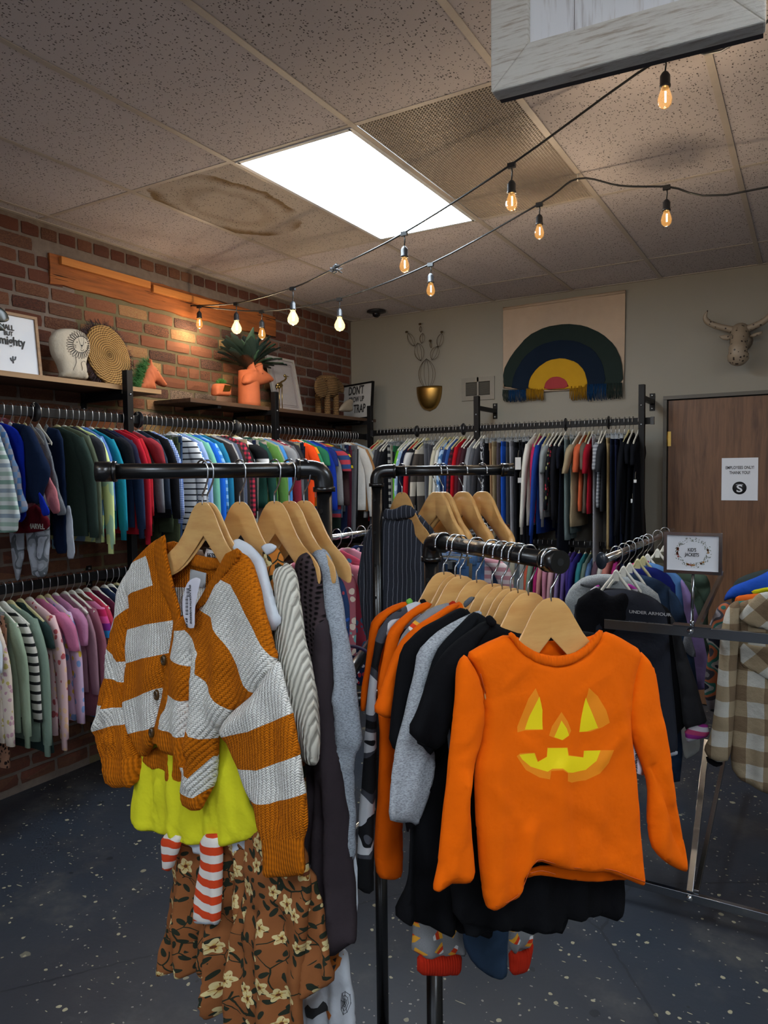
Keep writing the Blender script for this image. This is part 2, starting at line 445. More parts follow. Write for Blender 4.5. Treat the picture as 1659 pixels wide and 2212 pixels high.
# ---- painted walls
g = G('greige_wall_paint'); v = g.coord('Object')
g.bump(g.noise(v, 90, 4), .0006, .5)
M_WALL = g.done(g.mix(g.noise(v, 1.5, 3), hx('8a8479'), hx('7e796e')), .62, 0, .4)
struct(MB().box(((WX + XR) / 2, WY + .1, 1.6), (XR - WX + .6, .2, 3.2)).build('wall_back', M_WALL))
struct(MB().box((XR + .1, (WY + YF) / 2, 1.6), (.2, WY - YF, 3.2)).build('wall_right', M_WALL))
wf = MB(); wf.box(((WX - 1.2) / 2 , YF - .1, 1.6), (-1.2 - WX, .2, 3.2)) if False else None
wf = MB(); wf.box(((WX + XR) / 2, YF - .1, .35), (XR - WX, .2, .7)); wf.box(((WX + XR) / 2, YF - .1, 2.85), (XR - WX, .2, .5))
for x in (WX + .2, .4, XR - .2): wf.box((x, YF - .1, 1.65), (.4, .2, 1.9))
struct(wf.build('wall_front', M_WALL))
gl = G('window_glass'); gl.b.inputs['Transmission Weight'].default_value = 1; M_WG = gl.done((1, 1, 1, 1), .0)
for i, (a, b) in enumerate(((WX + .4, .2), (.6, XR - .4))):
    fr = MB()
    for z in (.72, 2.58): fr.box(((a + b) / 2, YF - .1, z), (b - a, .06, .05))
    for x in (a + .025, (a + b) / 2, b - .025): fr.box((x, YF - .1, 1.65), (.05, .06, 1.86))
    wo = struct(fr.build('window_%d' % (i + 1), plain('black_window_frame', '202022', .5)))
ld = bpy.data.lights.new('daylight', 'AREA'); ld.shape = 'RECTANGLE'; ld.size = 6.4; ld.size_y = 1.8; ld.energy = DAY_W; ld.color = (.82, .9, 1)
lo = bpy.data.objects.new('daylight', ld); COL.objects.link(lo); lo.location = ((WX + XR) / 2, YF - .5, 1.7); lo.rotation_euler = (math.pi / 2, 0, math.pi)
tag(lo, kind='structure')

# ---- brick wall: mortar bed with every visible brick as a piece
g = G('mortar'); v = g.coord('Object'); g.bump(g.noise(v, 140, 4, .7), .003, .8)
x, y, z = g.xyz(v); inf = (y > 2.60) * (y < 4.25) * (z < 2.62)
M_MORTAR = g.done(g.mix(g.noise(v, 30, 4), g.mix(inf, hx('7c6f66'), hx('6d6249')), g.mix(inf, hx('5f534c'), hx('5a513c'))), .95, 0, .2)
wl = struct(MB().box((WX - .1, (WY + YF) / 2, 1.6), (.2, WY - YF, 3.2)).build('wall_left', M_MORTAR))
def brick_mat(name, stops):
    g = G(name); v = g.coord('Object'); oi = g.N.new('ShaderNodeObjectInfo'); r = S(g, oi.outputs['Random'])
    w = g.vadd(v, g.vec(r * 37., r * 91., r * 13.)); base = g.ramp(r, stops, True)
    n1 = g.noise(w, 14, 4, .65); n2 = g.noise(w, 55, 3, .7)
    col = g.mix(g.sstep(n1, .35, .7), base, g.ramp((r * 7.31).fract(), [(0, stops[1][1]), (.5, stops[-1][1]), (.8, stops[0][1])], True))
    col = g.mix(g.sstep(n2, .55, .75) * .5, col, hx('2e221e')); col = g.mix(g.sstep(g.noise(w, 26, 4, .7), .6, .72) * .5, col, hx('a38e7c'))
    g.bump(n2, .004, 1.); return g.done(col, .93, 0, .2)
M_BR1 = brick_mat('old_red_brick', [(0, hx('5e382e')), (.2, hx('6c4234')), (.4, hx('50322a')), (.58, hx('74503e')), (.72, hx('5e4036')), (.86, hx('44302c')), (.94, hx('7c5843'))])
M_BR2 = brick_mat('mixed_infill_brick', [(0, hx('86553f')), (.22, hx('936148')), (.4, hx('6f4c3e')), (.52, hx('a5845a')), (.62, hx('97806d')), (.74, hx('7d594a')), (.84, hx('77706a')), (.92, hx('c2a066')), (.97, hx('35302d'))])
def brick_mesh(k):
    r = random.Random(k); m = MB(); ny, nz = 4, 3; vs = []; fs = []
    for j in range(nz):
        for i in range(ny):
            e = (i in (0, ny - 1)) + (j in (0, nz - 1))
            vs.append((1.0 + r.uniform(-.25, .1) - (.35 if e else 0) - (.2 if e == 2 else 0), (i / (ny - 1) - .5) * (1 - .03 * e) + r.uniform(-.012, .012), (j / (nz - 1) - .5) * (1 - .05 * e) + r.uniform(-.03, .03)))
    for j in range(nz - 1):
        for i in range(ny - 1): a = j * ny + i; fs.append((a, a + 1, a + ny + 1, a + ny))
    loop = [0, 1, 2, 3, 7, 11, 10, 9, 8, 4]; b = len(vs)
    for q in loop: x, y, z = vs[q]; vs.append((-.3, y * 1.03, z * 1.05))
    for i in range(len(loop)): a = loop[i]; c = loop[(i + 1) % len(loop)]; fs.append((c, a, b + i, b + (i + 1) % len(loop)))
    m.add(vs, fs, 0, False); me = m.mesh('brick'); me.materials.append(None); return me
BM = [brick_mesh(k) for k in range(6)]
cands = []; zc = .04; row = 0
while zc < HC - .02:
    y = .6 - rnd.uniform(0, .2); hdr = (row % 6 == 5) or zc > 2.82
    while y < WY - .03:
        L = (.095 if hdr else .20) * rnd.uniform(.93, 1.06); y1 = min(y + L, WY - .015)
        cy_ = (y + y1) / 2; z1 = min(zc + .062, HC - .004)
        beam = 2.44 < cy_ < 4.32 and 2.60 < zc + .03 < 2.80
        if y1 - y > .03 and z1 - zc > .02 and not beam: cands.append((cy_, (zc + z1) / 2, y1 - y, z1 - zc, 2.60 < cy_ < 4.25 and zc < 2.58))
        y = y1 + .013
    zc += .0755; row += 1
vis = [c for c in cands if c[0] > 1.85 and c[1] > 1.72]; vis.sort(key=lambda c: -c[1] + c[0] * .35)
near = [c for c in vis][:300]; nset = set(near); rest = [c for c in cands if c not in nset]
for k, (y, z, L, H, i) in enumerate(near):
    o = link('brick', BM[k % 6], wl); o.location = (WX, y, z); o.scale = (.010 * rnd.uniform(.7, 1.25), L, H)
    o.material_slots[0].link = 'OBJECT'; o.material_slots[0].material = M_BR2 if i else M_BR1
mb = MB()
for k, (y, z, L, H, i) in enumerate(rest):
    src = BM[k % 6]; s = .010 * rnd.uniform(.7, 1.2)
    mb.add([(WX + q.co.x * s, y + q.co.y * L, z + q.co.z * H) for q in src.vertices], [tuple(p.vertices) for p in src.polygons])
g = G('far_brick'); v = g.coord('Object'); c = g.vor(g.coord('Object', (0.01, 4.6, 13.)), 1.)
n2 = g.noise(v, 40, 4, .7); g.bump(n2, .004, 1.)
M_BR3 = g.done(g.mix(n2, g.ramp(g.xyz(c.outputs['Color'])[0], [(0, hx('6d3a2e')), (.3, hx('7d4a36')), (.6, hx('5c3a30')), (.8, hx('84583f'))]), hx('4a332c')), .93, 0, .2)
tag(mb.build('lower_brickwork', M_BR3, wl), kind='stuff')

# ---- old timber lintel with two battens
g = G('old_timber'); v = g.coord('Object', (20, 1.6, 26)); n1 = g.noise(v, 1.2, 5, .65)
crk = g.sstep(g.noise(g.coord('Object', (1, .9, 20)), 1.7, 4, .6), .60, .64)
g.bump(n1 - crk * 2., .003, 1.)
M_BEAM = g.done(g.mix(crk, g.ramp(n1, [(.25, hx('5d3219')), (.55, hx('8c4f24')), (.8, hx('a8662f'))]), hx('1c1009')), .8, 0, .3)
g = G('pine_batten'); v = g.coord('Object', (20, 1.2, 30)); M_BATT = g.done(g.ramp(g.noise(v, 1, 4), [(.3, hx('a8662e')), (.7, hx('c4803d'))]), .7, 0, .3)
lt = thing('timber_lintel', 'old cracked brown timber lintel set into the brick wall', 'beam', (WX, 3.35, 2.6))
mb = MB(); n = 24; ys = [2.445 + (4.30 - 2.445) * i / n for i in range(n + 1)]
r = random.Random(3); tops = [2.775 + r.uniform(-.004, .004) for _ in ys]; bots = [2.612 + r.uniform(-.006, .006) for _ in ys]
vs = []
for y, a, b in zip(ys, tops, bots): d = .012 + r.uniform(0, .004); vs += [(-.02, y, b), (d, y, b + .004), (d + .004, y, (a + b) / 2 + r.uniform(-.01, .01)), (d, y, a - .004), (-.02, y, a)]
fs = [(i * 5 + k, i * 5 + k + 1, i * 5 + k + 6, i * 5 + k + 5) for i in range(n) for k in range(4)] + [(0, 1, 2, 3, 4), tuple(n * 5 + 4 - k for k in range(5))]
mb.add([(q[0], q[1] - 3.35, q[2] - 2.6) for q in vs], fs); mb.build('beam', M_BEAM, lt)
MB().box((.026, 2.80 - 3.35, 2.742 - 2.6), (.024, .60, .042)).build('batten', M_BATT, lt, bevel=.003)
MB().box((.026, 3.40 - 3.35, 2.728 - 2.6), (.024, .56, .044)).build('batten', M_BATT, lt, bevel=.003)

# ---- suspended ceiling: T bars, mineral tiles, a lit panel, an egg-crate grille
g = G('mineral_tile'); v = g.coord('Object'); w = g.vadd(v, g.noise(v, 60, 2, .5, 1), .006)
def flk(g, w, sc, thr, rx):
    n = g.vor(w, sc); r = g.xyz(n.outputs['Color']); return (S(g, n.outputs['Distance']) < thr * 1.) * (r[rx] < .34)
f = flk(g, w, 115, .27, 0).max(flk(g, g.coord('Object', (1, .55, 1)), 95, .24, 1)).max(flk(g, g.coord('Object', (.5, 1, 1), (0, 0, .5)), 90, .2, 2))
f = f.max(g.noise(v, 420, 2) > .72)
oi = g.N.new('ShaderNodeObjectInfo'); rr = S(g, oi.outputs['Random'])
tc_ = g.mix(rr, hx('c9c1c1'), hx('bcb4b3'))
g.bump((1. - f) + g.noise(v, 300, 3) * .3, .002, .7)
M_TILE = g.done(g.mix(f * .85, tc_, hx('35302e')), .95, 0, .1)
g = G('stained_mineral_tile'); v = g.coord('Object'); w = g.vadd(v, g.noise(v, 60, 2, .5, 1), .006)
f = flk(g, w, 115, .27, 0).max(flk(g, g.coord('Object', (1, .55, 1)), 95, .24, 1)).max(g.noise(v, 420, 2) > .72)
wv = g.vadd(v, g.noise(v, 6, 3, .6, 1), .10); x, y, z = g.xyz(wv)
d = (((x + .02) / .27).pow(2.) + ((y - (-.16)) / .43).pow(2.)).sqrt(); d = d + (g.noise(v, 40, 3) - .5) * .05
ring = g.sstep(d, .80, 1.02) * (1. - g.sstep(d, 1.03, 1.07)); ins = (1. - g.sstep(d, .9, 1.05)) * .16
ring2 = g.sstep(d, .42, .56) * (1. - g.sstep(d, .56, .75)) * .3
col = g.mix((ring * .85 * g.sstep(g.noise(v, 2.5, 1), .35, .5) + ins + ring2 * .7).min(1.), hx('bcb3aa'), hx('7a5f38')); g.bump((1. - f), .002, .7)
M_STAIN = g.done(g.mix(f * .8, col, hx('35302e')), .95, 0, .1)
M_TBAR = plain('cream_ceiling_bar', 'b9aea2', .5)
ce = struct(MB().box(((WX + XR) / 2, (WY + YF) / 2, HC + .22), (XR - WX + .6, WY - YF + .6, .1)).build('ceiling', plain('ceiling_void', '3a3836', .9)))
xs = [WX] + [I0 + TU * i for i in range(0, 13)] + [XR]
ys = sorted([YF] + [J0 + 1.2192 * k for k in range(-5, 3)] + [WY])
PAN = {(3, 7): 1, (8, 6): 1, (3, 4): 1, (7, 5): 1, (9, 3): 1, (5, 2): 1}
tm = {}
for i in range(len(xs) - 1):
    for j in range(len(ys) - 1):
        a, b, c, d = xs[i], xs[i + 1], ys[j], ys[j + 1]
        if b - a < .03 or d - c < .03: continue
        jj = round((c - J0) / 1.2192) if c > YF else -9
        lit = (i == 3 and jj == 0) or (i == 9 and jj == -1) or (i == 3 and jj == -4) or (i == 7 and jj == -3) or (i == 10 and jj == -4)
        cx_, cy_ = (a + b) / 2, (c + d) / 2
        if lit:
            t = thing('ceiling_light', 'bright square-edged flat light panel set in the ceiling grid' if i == 3 and jj == 0 else 'flat light panel in the ceiling above the shop floor', 'ceiling light', (cx_, cy_, HC))
            if not (i == 3 and jj == 0): t['label'] = {(9, -1): 'light panel in the ceiling just outside the right edge of view', (3, -4): 'light panel in the ceiling behind the camera, near the brick wall', (7, -3): 'light panel in the ceiling above the middle of the shop, behind the camera', (10, -4): 'light panel in the ceiling nearest the right-hand shop window'}[(i, jj)]
            w, h = b - a, d - c; fr = MB()
            for s in (-1, 1): fr.box((s * (w / 2 - .02), 0, .004), (.018, h - .024, .012)); fr.box((0, s * (h / 2 - .02), .004), (w - .042, .018, .012))
            fr.build('frame', plain('white_panel_frame', 'd8dadc', .4), t)
            MB().box((0, 0, .004), (w - .055, h - .055, .006)).build('diffuser', emis('lit_diffuser', 'dfeffc', PANEL_E), t)
            continue
        if i == 4 and jj == 0:
            gr = MB(); nx, ny = 44, 88; w, h = b - a - .03, d - c - .03
            for k in range(nx + 1): gr.box((cx_ - w / 2 + w * k / nx, cy_, HC + .010), (.0042, h, .012))
            for k in range(ny + 1): gr.box((cx_, cy_ - h / 2 + h * k / ny, HC + .010), (w, .0042, .012))
            tag(gr.build('grille', plain('egg_crate_plastic', 'b5a899', .45), ce), kind='stuff')
            MB().box((cx_, cy_, HC + .10), (w, h, .01)).build('plenum_back', plain('plenum_dark_brown', '40352f', .9), ce)  # plain dark brown sheet above the grille
            continue
        key = (round(b - a, 3), round(d - c, 3))
        if key not in tm:
            m = MB().box((0, 0, 0), (b - a - .004, d - c - .004, .014)); tm[key] = m.mesh('ceiling_tile'); tm[key].materials.append(M_TILE)
        o = link('ceiling_tile', tm[key], ce); o.location = (cx_, cy_, HC + .0105)
        if i == 2 and jj == 0: o.material_slots[0].link = 'OBJECT'; o.material_slots[0].material = M_STAIN; o['label'] = 'brown water stain on the tile'
for x in xs[1:-1]: MB().box((x, (WY + YF) / 2, HC + .0012), (.024, WY - YF, .0024)).build('ceiling_bar', M_TBAR, ce)
for j, y in enumerate(ys[1:-1]):
    MB().box(((WX + XR) / 2, y, HC + .0030), (XR - WX, .022, .0024)).build('ceiling_bar', M_TBAR, ce)
MB().box((WX + .012, (WY + YF) / 2, HC + .001), (.024, WY - YF, .003)).build('wall_angle', M_TBAR, ce)
MB().box(((WX + XR) / 2, WY - .010, HC + .001), (XR - WX, .02, .003)).build('wall_angle', M_TBAR, ce)

# ---- door with its frame on the back wall
g = G('walnut_door'); v = g.coord('Object', (9, 9, .7)); w = g.vadd(v, g.noise(g.coord('Object', (2, 2, .5)), 2, 3, .5, 1), .9)
n1 = g.noise(w, 3.2, 4, .6); n2 = g.noise(g.coord('Object', (160, 160, 3)), 1, 3)
M_DOOR = g.done(g.mix(n2 * .5, g.ramp(n1, [(.3, hx('4e3320')), (.55, hx('765338')), (.75, hx('60422e'))]), hx('4a2a18')), .45, 0, .4)
DX0, DX1, DZ = -.862, .06, 2.085
dr = struct(MB().box(((DX0 + DX1) / 2, WY - .012, DZ / 2 + .004), (DX1 - DX0, .036, DZ - .008)).build('door_1', M_DOOR, None, bevel=.002))
fr = MB()
for x in (DX0 - .012, DX1 + .012): fr.box((x, WY - .02, DZ / 2), (.024, .07, DZ))
fr.box(((DX0 + DX1) / 2, WY - .02, DZ + .014), (DX1 - DX0 + .048, .07, .024)); fr.build('door_frame', plain('greige_door_frame', '4c473f', .5), dr)
sl = MB(); sl.box((DX0 + .004, WY - .031, DZ / 2), (.006, .003, DZ)); sl.box(((DX0 + DX1) / 2, WY - .031, DZ - .001), (DX1 - DX0, .003, .008)); sl.build('door_gap', plain('dark_gap', '0c0b0a', .9), dr)
MB().tube([(DX0 - .003, WY - .04, 1.77), (DX0 - .003, WY - .04, 1.87)], .008, 8).box((DX0 + .012, WY - .033, 1.82), (.026, .004, .1)).build('hinge', plain('brass', 'b99a55', .35, 1), dr)
MB().tube([(DX1 - .07, WY - .03, 1.0), (DX1 - .07, WY - .07, 1.0)], .012, 10).ball((DX1 - .07, WY - .085, 1.0), .028).build('door_handle', plain('brass', 'b99a55', .35, 1), dr)
# notice taped to the door
no = thing('notice', 'white EMPLOYEES ONLY notice with round black emblem taped to brown door', 'sign', (-.410, WY - .0325, 1.541))
M_PAPER = plain('white_paper', 'd4d6dc', .6, var=.01); M_INK = plain('black_ink', '17171a', .6, var=.0)
MB().box((0, -.001, 0), (.2159, .0012, .2794)).build('sheet', M_PAPER, no)
nz = np.array(no.location)
text('EMPLOYEES ONLY!', .028, nz + (0, -.0024, .075), (1, 0, 0), (0, 0, 1), M_INK, no, font_w=.72, ext=.0003)
text('THANK YOU!', .028, nz + (0, -.0024, .042), (1, 0, 0), (0, 0, 1), M_INK, no, font_w=.72, ext=.0003)
MB().lathe((0, -.0022, -.058), [(.0001, -.0006), (.042, -.0006), (.042, .0006)], 36, 0, 'y').build('emblem', M_INK, no)
text('S', .066, nz + (0, -.0034, -.064), (1, 0, 0), (0, 0, 1), M_PAPER, no, font_w=1.25, ext=.0003)
MB().box((0, -.0034, -.036), (.042, .0006, .0025)).build('emblem_line', M_PAPER, no)
# ================================================================ WALL RAILS
M_BLACK = plain('black_powder_coat', '0b0b0d', .5, 0, .2, .03)
M_CHROME = plain('chrome', 'c9ccd0', .16, 1, .5, .02)
M_STEEL = plain('hook_wire', 'b4b6b9', .28, 1, .5, .02)
M_PL_W = plain('white_plastic', 'cfccc0', .35, 0, .5, .02); M_PL_Y = plain('cream_plastic', 'b9b083', .4, 0, .5, .03)
gq = G('clear_plastic'); gq.b.inputs['Transmission Weight'].default_value = .85; M_PL_C = gq.done(hx('d5dade'), .12)
M_PL_K = plain('dark_plastic', '1d1e22', .4)
RZ = 1.905; LZ = 1.10; RO = .33
def post(name, label, p, zt, foot, toward, arm_z, plate_side):
    """square post with a bracket arm bolted to the wall; toward = unit vector to the wall"""
    t = thing(name, label, 'rack post', (p[0], p[1], 0), 0, 'black posts of the wall racks'); q = np.array(toward + (0,), float)
    MB().box((0, 0, zt / 2), (.038, .038, zt)).build('upright', M_BLACK, t, bevel=.002)
    side = np.array((-q[1], q[0], 0)); L = foot
    for z in arm_z:
        a = MB().bar(q * .019 + np.array((0, 0, z)), q * (L - .006) + np.array((0, 0, z)), .03, .03); a.build('bracket_arm', M_BLACK, t)
        pl = MB().box(q * (L - .003) + np.array((0, 0, z)), (.006 + abs(side[0]) * .03, .006 + abs(side[1]) * .03, .12)).build('wall_plate', M_BLACK, t)
        s = MB()
        for dz in (-.045, .045): s.ball(q * (L - .008) + np.array((0, 0, z + dz)), .008, 8, 5)
        s.build('bolt', M_STEEL, pl)
    s = MB()
    for z in (RZ, LZ, 2.03): s.ball(-q * .02 + np.array((0, 0, z)), .006, 8, 5)
    s.build('bolt', M_STEEL, t)
    return t
PO = .36
for i, y in enumerate((1.42, 2.632, 3.845, 5.06)):
    post('wall_rack_post', ['black square post beyond the left edge of the brick wall rack', 'black square post between the lion pillow shelf and the horse head planter', 'black square post in front of the white picture frame and crane figurine', 'black square post in the corner before the lettered sign'][i],
         (WX + PO, y), 2.155, PO, (-1, 0), (2.02, 1.05), 0)
for i, x in enumerate((-2.13, -.966)):
    post('wall_rack_post', ['black square post on the back wall beneath the air vent', 'black square post on the back wall beside the brown door'][i], (x, WY - PO), 2.165, PO, (0, 1), (2.08, 1.05), 0)
def rail(name, label, a, b):
    t = thing(name, label, 'rail', a); MB().bar((0, 0, 0), np.array(b) - np.array(a), .016, .044).build('flat_bar', M_BLACK, t, bevel=.002)
    e = MB()
    for p in (np.zeros(3), np.array(b) - np.array(a)): e.box(p, (.022, .022, .05))
    e.build('end_cap', M_PL_K, t); return t
rail('hanging_rail', 'black flat upper rail along the brick wall full of clothes', (WX + RO, 1.2, RZ), (WX + RO, 5.05, RZ))
rail('hanging_rail', 'black flat lower rail along the brick wall with girls clothes', (WX + RO, 1.2, LZ), (WX + RO, 5.05, LZ))
rail('hanging_rail', 'black flat upper rail along the back wall below the rainbow hanging', (-3.05, WY - RO, RZ + .025), (-.905, WY - RO, RZ + .025))
rail('hanging_rail', 'black flat lower rail along the back wall behind the chrome jacket rack', (-3.05, WY - RO, LZ), (-.905, WY - RO, LZ))
# round black size discs on the rails
def disc(p, ax, label, r=.045):
    t = thing('size_disc', label, 'size divider', p, 0, 'round black size dividers')
    MB().lathe((0, 0, .0), [(.0001, -.002), (r, -.002), (r, .002), (.0001, .002)], 22, 0, ax).build('disc', M_PL_K, t)
    return t
for q, l in (((75, 880), 'round black size divider on the upper brick wall rail nearest the left edge'), ((298, 902), 'round black size divider just right of the first post on the brick wall rail'), ((508, 918), 'round black size divider on the brick wall rail under the llama planter shelf')):
    p = onx(q[0], q[1], WX + RO); p[2] = RZ; t = disc(p, 'y', l)
    text('5', .03, p + (0, -.004, .032), (1, 0, 0), (0, 0, 1), M_PL_W, t)
for q, l in (((901, 932), 'size divider on the back wall rail below the gold wire cactus'), ((1001, 927), 'size divider on the back wall rail left of the middle post'), ((1222, 913), 'size divider on the back rail under the rainbow hanging'), ((1315, 908), 'size divider on the back rail nearest the door')):
    p = ony(q[0], q[1], WY - RO); p[2] = RZ + .025; disc(p, 'x', l)

# ================================================================ RACK GARMENT MESHES (local: x across, y along the rail, z up, 0 = rail)
def loft(rings, cap=True):
    n = len(rings[0]); vs = [p for r in rings for p in r]
    fs = [(i * n + k, i * n + (k + 1) % n, (i + 1) * n + (k + 1) % n, (i + 1) * n + k) for i in range(len(rings) - 1) for k in range(n)]
    if cap: fs += [tuple(range(n - 1, -1, -1)), tuple((len(rings) - 1) * n + k for k in range(n))]
    return vs, fs
def ring(cx_, cy_, z, a, b, n, r, wav=0, ph=0, tilt=0.):
    o = []
    for k in range(n):
        t = 2 * math.pi * k / n; c, s = math.cos(t), math.sin(t); c = math.copysign(abs(c) ** .75, c)
        q = 1 + wav * math.sin(3 * t + ph) + wav * .6 * math.sin(5 * t + 2.1 * ph)
        o.append((cx_ + a * c, cy_ + b * s * q, z - tilt * a * c))
    return o
def torso_mesh(seed, Wd, L, flare=.0, thick=.02, top=-.085):
    r = random.Random(seed); R = []; zs = [(0, .035), (-.010, .055), (-.028, Wd * .30), (-.05, Wd * .43), (-.075, Wd * .48)]
    for dz, a in zs: R.append(ring(0, 0, top + dz, a, .012 + .2 * abs(dz), 18, r))
    n = 8; ph = r.uniform(0, 6); sw = r.uniform(-.02, .02)
    for i in range(1, n + 1):
        q = i / n; R.append(ring(sw * q, r.uniform(-.004, .004), top - .075 - (L - .09) * q, Wd * .46 + flare * q, thick * (1 + .5 * q), 18, r, .30 * q, ph + q))
    m = MB(); m.add(*loft(R), 0, True); return m.mesh('body')
def sleeve_mesh(seed, sd, Wd, L, rad=.046, out=.03, top=-.085, cuff=False):
    r = random.Random(seed); R = []; x0 = sd * Wd * .36; n = 7; bend = r.uniform(-.02, .03)
    for i in range(n + 1):
        q = i / n; a = rad * (1 - .42 * q) * (.75 if i == 0 else 1); x = x0 + sd * (.06 * min(1, q * 3) + out * q)
        R.append(ring(x, bend * q * q + .003, top - .05 - (L * q), a, a * .62, 12, r, .10, i * 1.3))
    if cuff:
        a = rad * .5; R.append(ring(x, bend, top - .05 - L - .002, a * .8, a * .5, 12, r)); R.append(ring(x, bend, top - .05 - L - .045, a * .78, a * .5, 12, r))
    m = MB(); m.add(*loft(R), 0, True); return m.mesh('sleeve')
def leg_mesh(seed, sd, Wd, L, top=-.115):
    r = random.Random(seed); R = []; n = 8; ph = r.uniform(0, 6); dr_ = r.uniform(-.02, .02)
    for i in range(n + 1):
        q = i / n; R.append(ring(sd * Wd * (.21 + .03 * q) + dr_ * q, sd * .006, top - L * q, Wd * (.30 - .10 * q), .016 + .006 * q, 14, r, .15, ph + q * 2))
    m = MB(); m.add(*loft(R), 0, True); return m.mesh('leg')
def waist_mesh(Wd, top=-.085):
    m = MB(); m.add(*loft([ring(0, 0, z, Wd * .48, .018, 16, None) for z in (top, top - .004, top - .036, top - .040)]), 0, True); return m.mesh('waistband')
def skirt_mesh(seed, Wd, L, top=-.11):
    r = random.Random(seed); R = []; ph = r.uniform(0, 6)
    for i in range(9):
        q = i / 8; R.append(ring(0, 0, top - L * q, Wd * (.40 + .2 * q), .02 + .02 * q, 24, r, .35 * q, ph + q))
    m = MB(); m.add(*loft(R), 0, True); return m.mesh('skirt')
LIB = {}
for k in range(4):
    Wd = .33 + .02 * k; L = .44 + .035 * k
    LIB['L%d' % k] = [('body', torso_mesh(k, Wd, L)), ('sleeve', sleeve_mesh(10 + k, 1, Wd, L - .06, cuff=k % 2)), ('sleeve', sleeve_mesh(20 + k, -1, Wd, L - .06, cuff=k % 2))]
    LIB['T%d' % k] = [('body', torso_mesh(30 + k, Wd, L - .02, .01)), ('sleeve', sleeve_mesh(40 + k, 1, Wd, .15, .06, .05)), ('sleeve', sleeve_mesh(50 + k, -1, Wd, .15, .06, .05))]
    LIB['P%d' % k] = [('waistband', waist_mesh(.27 + .01 * k)), ('leg', leg_mesh(60 + k, 1, .28, .50 + .06 * k)), ('leg', leg_mesh(70 + k, -1, .28, .50 + .06 * k))]
    LIB['D%d' % k] = [('bodice', torso_mesh(80 + k, .28, .24)), ('skirt', skirt_mesh(90 + k, .36, .42 + .04 * k, -.25)), ('sleeve', sleeve_mesh(95 + k, 1, .28, .12, .05, .04)), ('sleeve', sleeve_mesh(99 + k, -1, .28, .12, .05, .04))]
for q in LIB.values():
    for _, me in q: me.materials.append(None)
# hangers
def hook_mesh():
    m = MB(); P = [(0, 0, -.082), (0, 0, -.05), (.012, 0, -.034), (.021, 0, -.018), (.0235, 0, .004), (.019, 0, .024), (.004, 0, .033), (-.012, 0, .029), (-.022, 0, .014), (-.0235, 0, -.004)]
    m.tube(catmull(P, 3), .0019, 6); me = m.mesh('hook'); me.materials.append(M_STEEL); return me
def hbody_mesh(clip):
    m = MB()
    if clip:
        m.tube([(-.13, 0, -.083), (.13, 0, -.083)], .004, 6)
        for x in (-.1, .1): m.box((x, 0, -.098), (.022, .02, .034))
        m.box((0, 0, -.076), (.03, .008, .016))
    else:
        P = [(-.165, 0, -.150), (-.10, 0, -.112), (-.04, 0, -.083), (-.018, 0, -.066), (0, 0, -.060), (.018, 0, -.066), (.04, 0, -.083), (.10, 0, -.112), (.165, 0, -.150)]
        m.tube(catmull(P, 2), [(.005, .009)] * 17, 6)
        m.box((0, 0, -.078), (.05, .008, .030)); m.tube([(-.15, 0, -.148), (.15, 0, -.148)], .003, 5)
    me = m.mesh('hanger_body'); me.materials.append(None); return me
HK = hook_mesh(); HB = hbody_mesh(False); HC_ = hbody_mesh(True)
HMAT = {'w': (M_PL_W, 'white plastic'), 'y': (M_PL_Y, 'cream plastic'), 'c': (M_PL_C, 'clear plastic clip'), 'k': (M_PL_K, 'black plastic')}
KN = {'L': ('shirt', 'long-sleeve top'), 'T': ('tee', 'short-sleeve top'), 'P': ('trousers', 'trousers'), 'D': ('dress', 'dress')}
used_labels = set()
def mat_of(code):
    """'hex', 'S:hex,hex:width', 'P:a,b,c:size', 'D:base,dots..:scale', 'C:cols:scale', 'H:hex', 'J:hex', 'R:hex'"""
    if ':' not in code: return fabric(code)
    k, a, *b = code.split(':'); cs = a.split(',')
    if k == 'S': return stripes(cs, float(b[0]))
    if k == 'P': return plaid(*cs, float(b[0]))
    if k == 'D': return printed(cs[0], cs[1:], float(b[0]), .36)
    if k == 'C': return camo(cs, float(b[0]))
    return fabric(cs[0], {'H': 'heather', 'J': 'denim', 'R': 'rib'}[k])
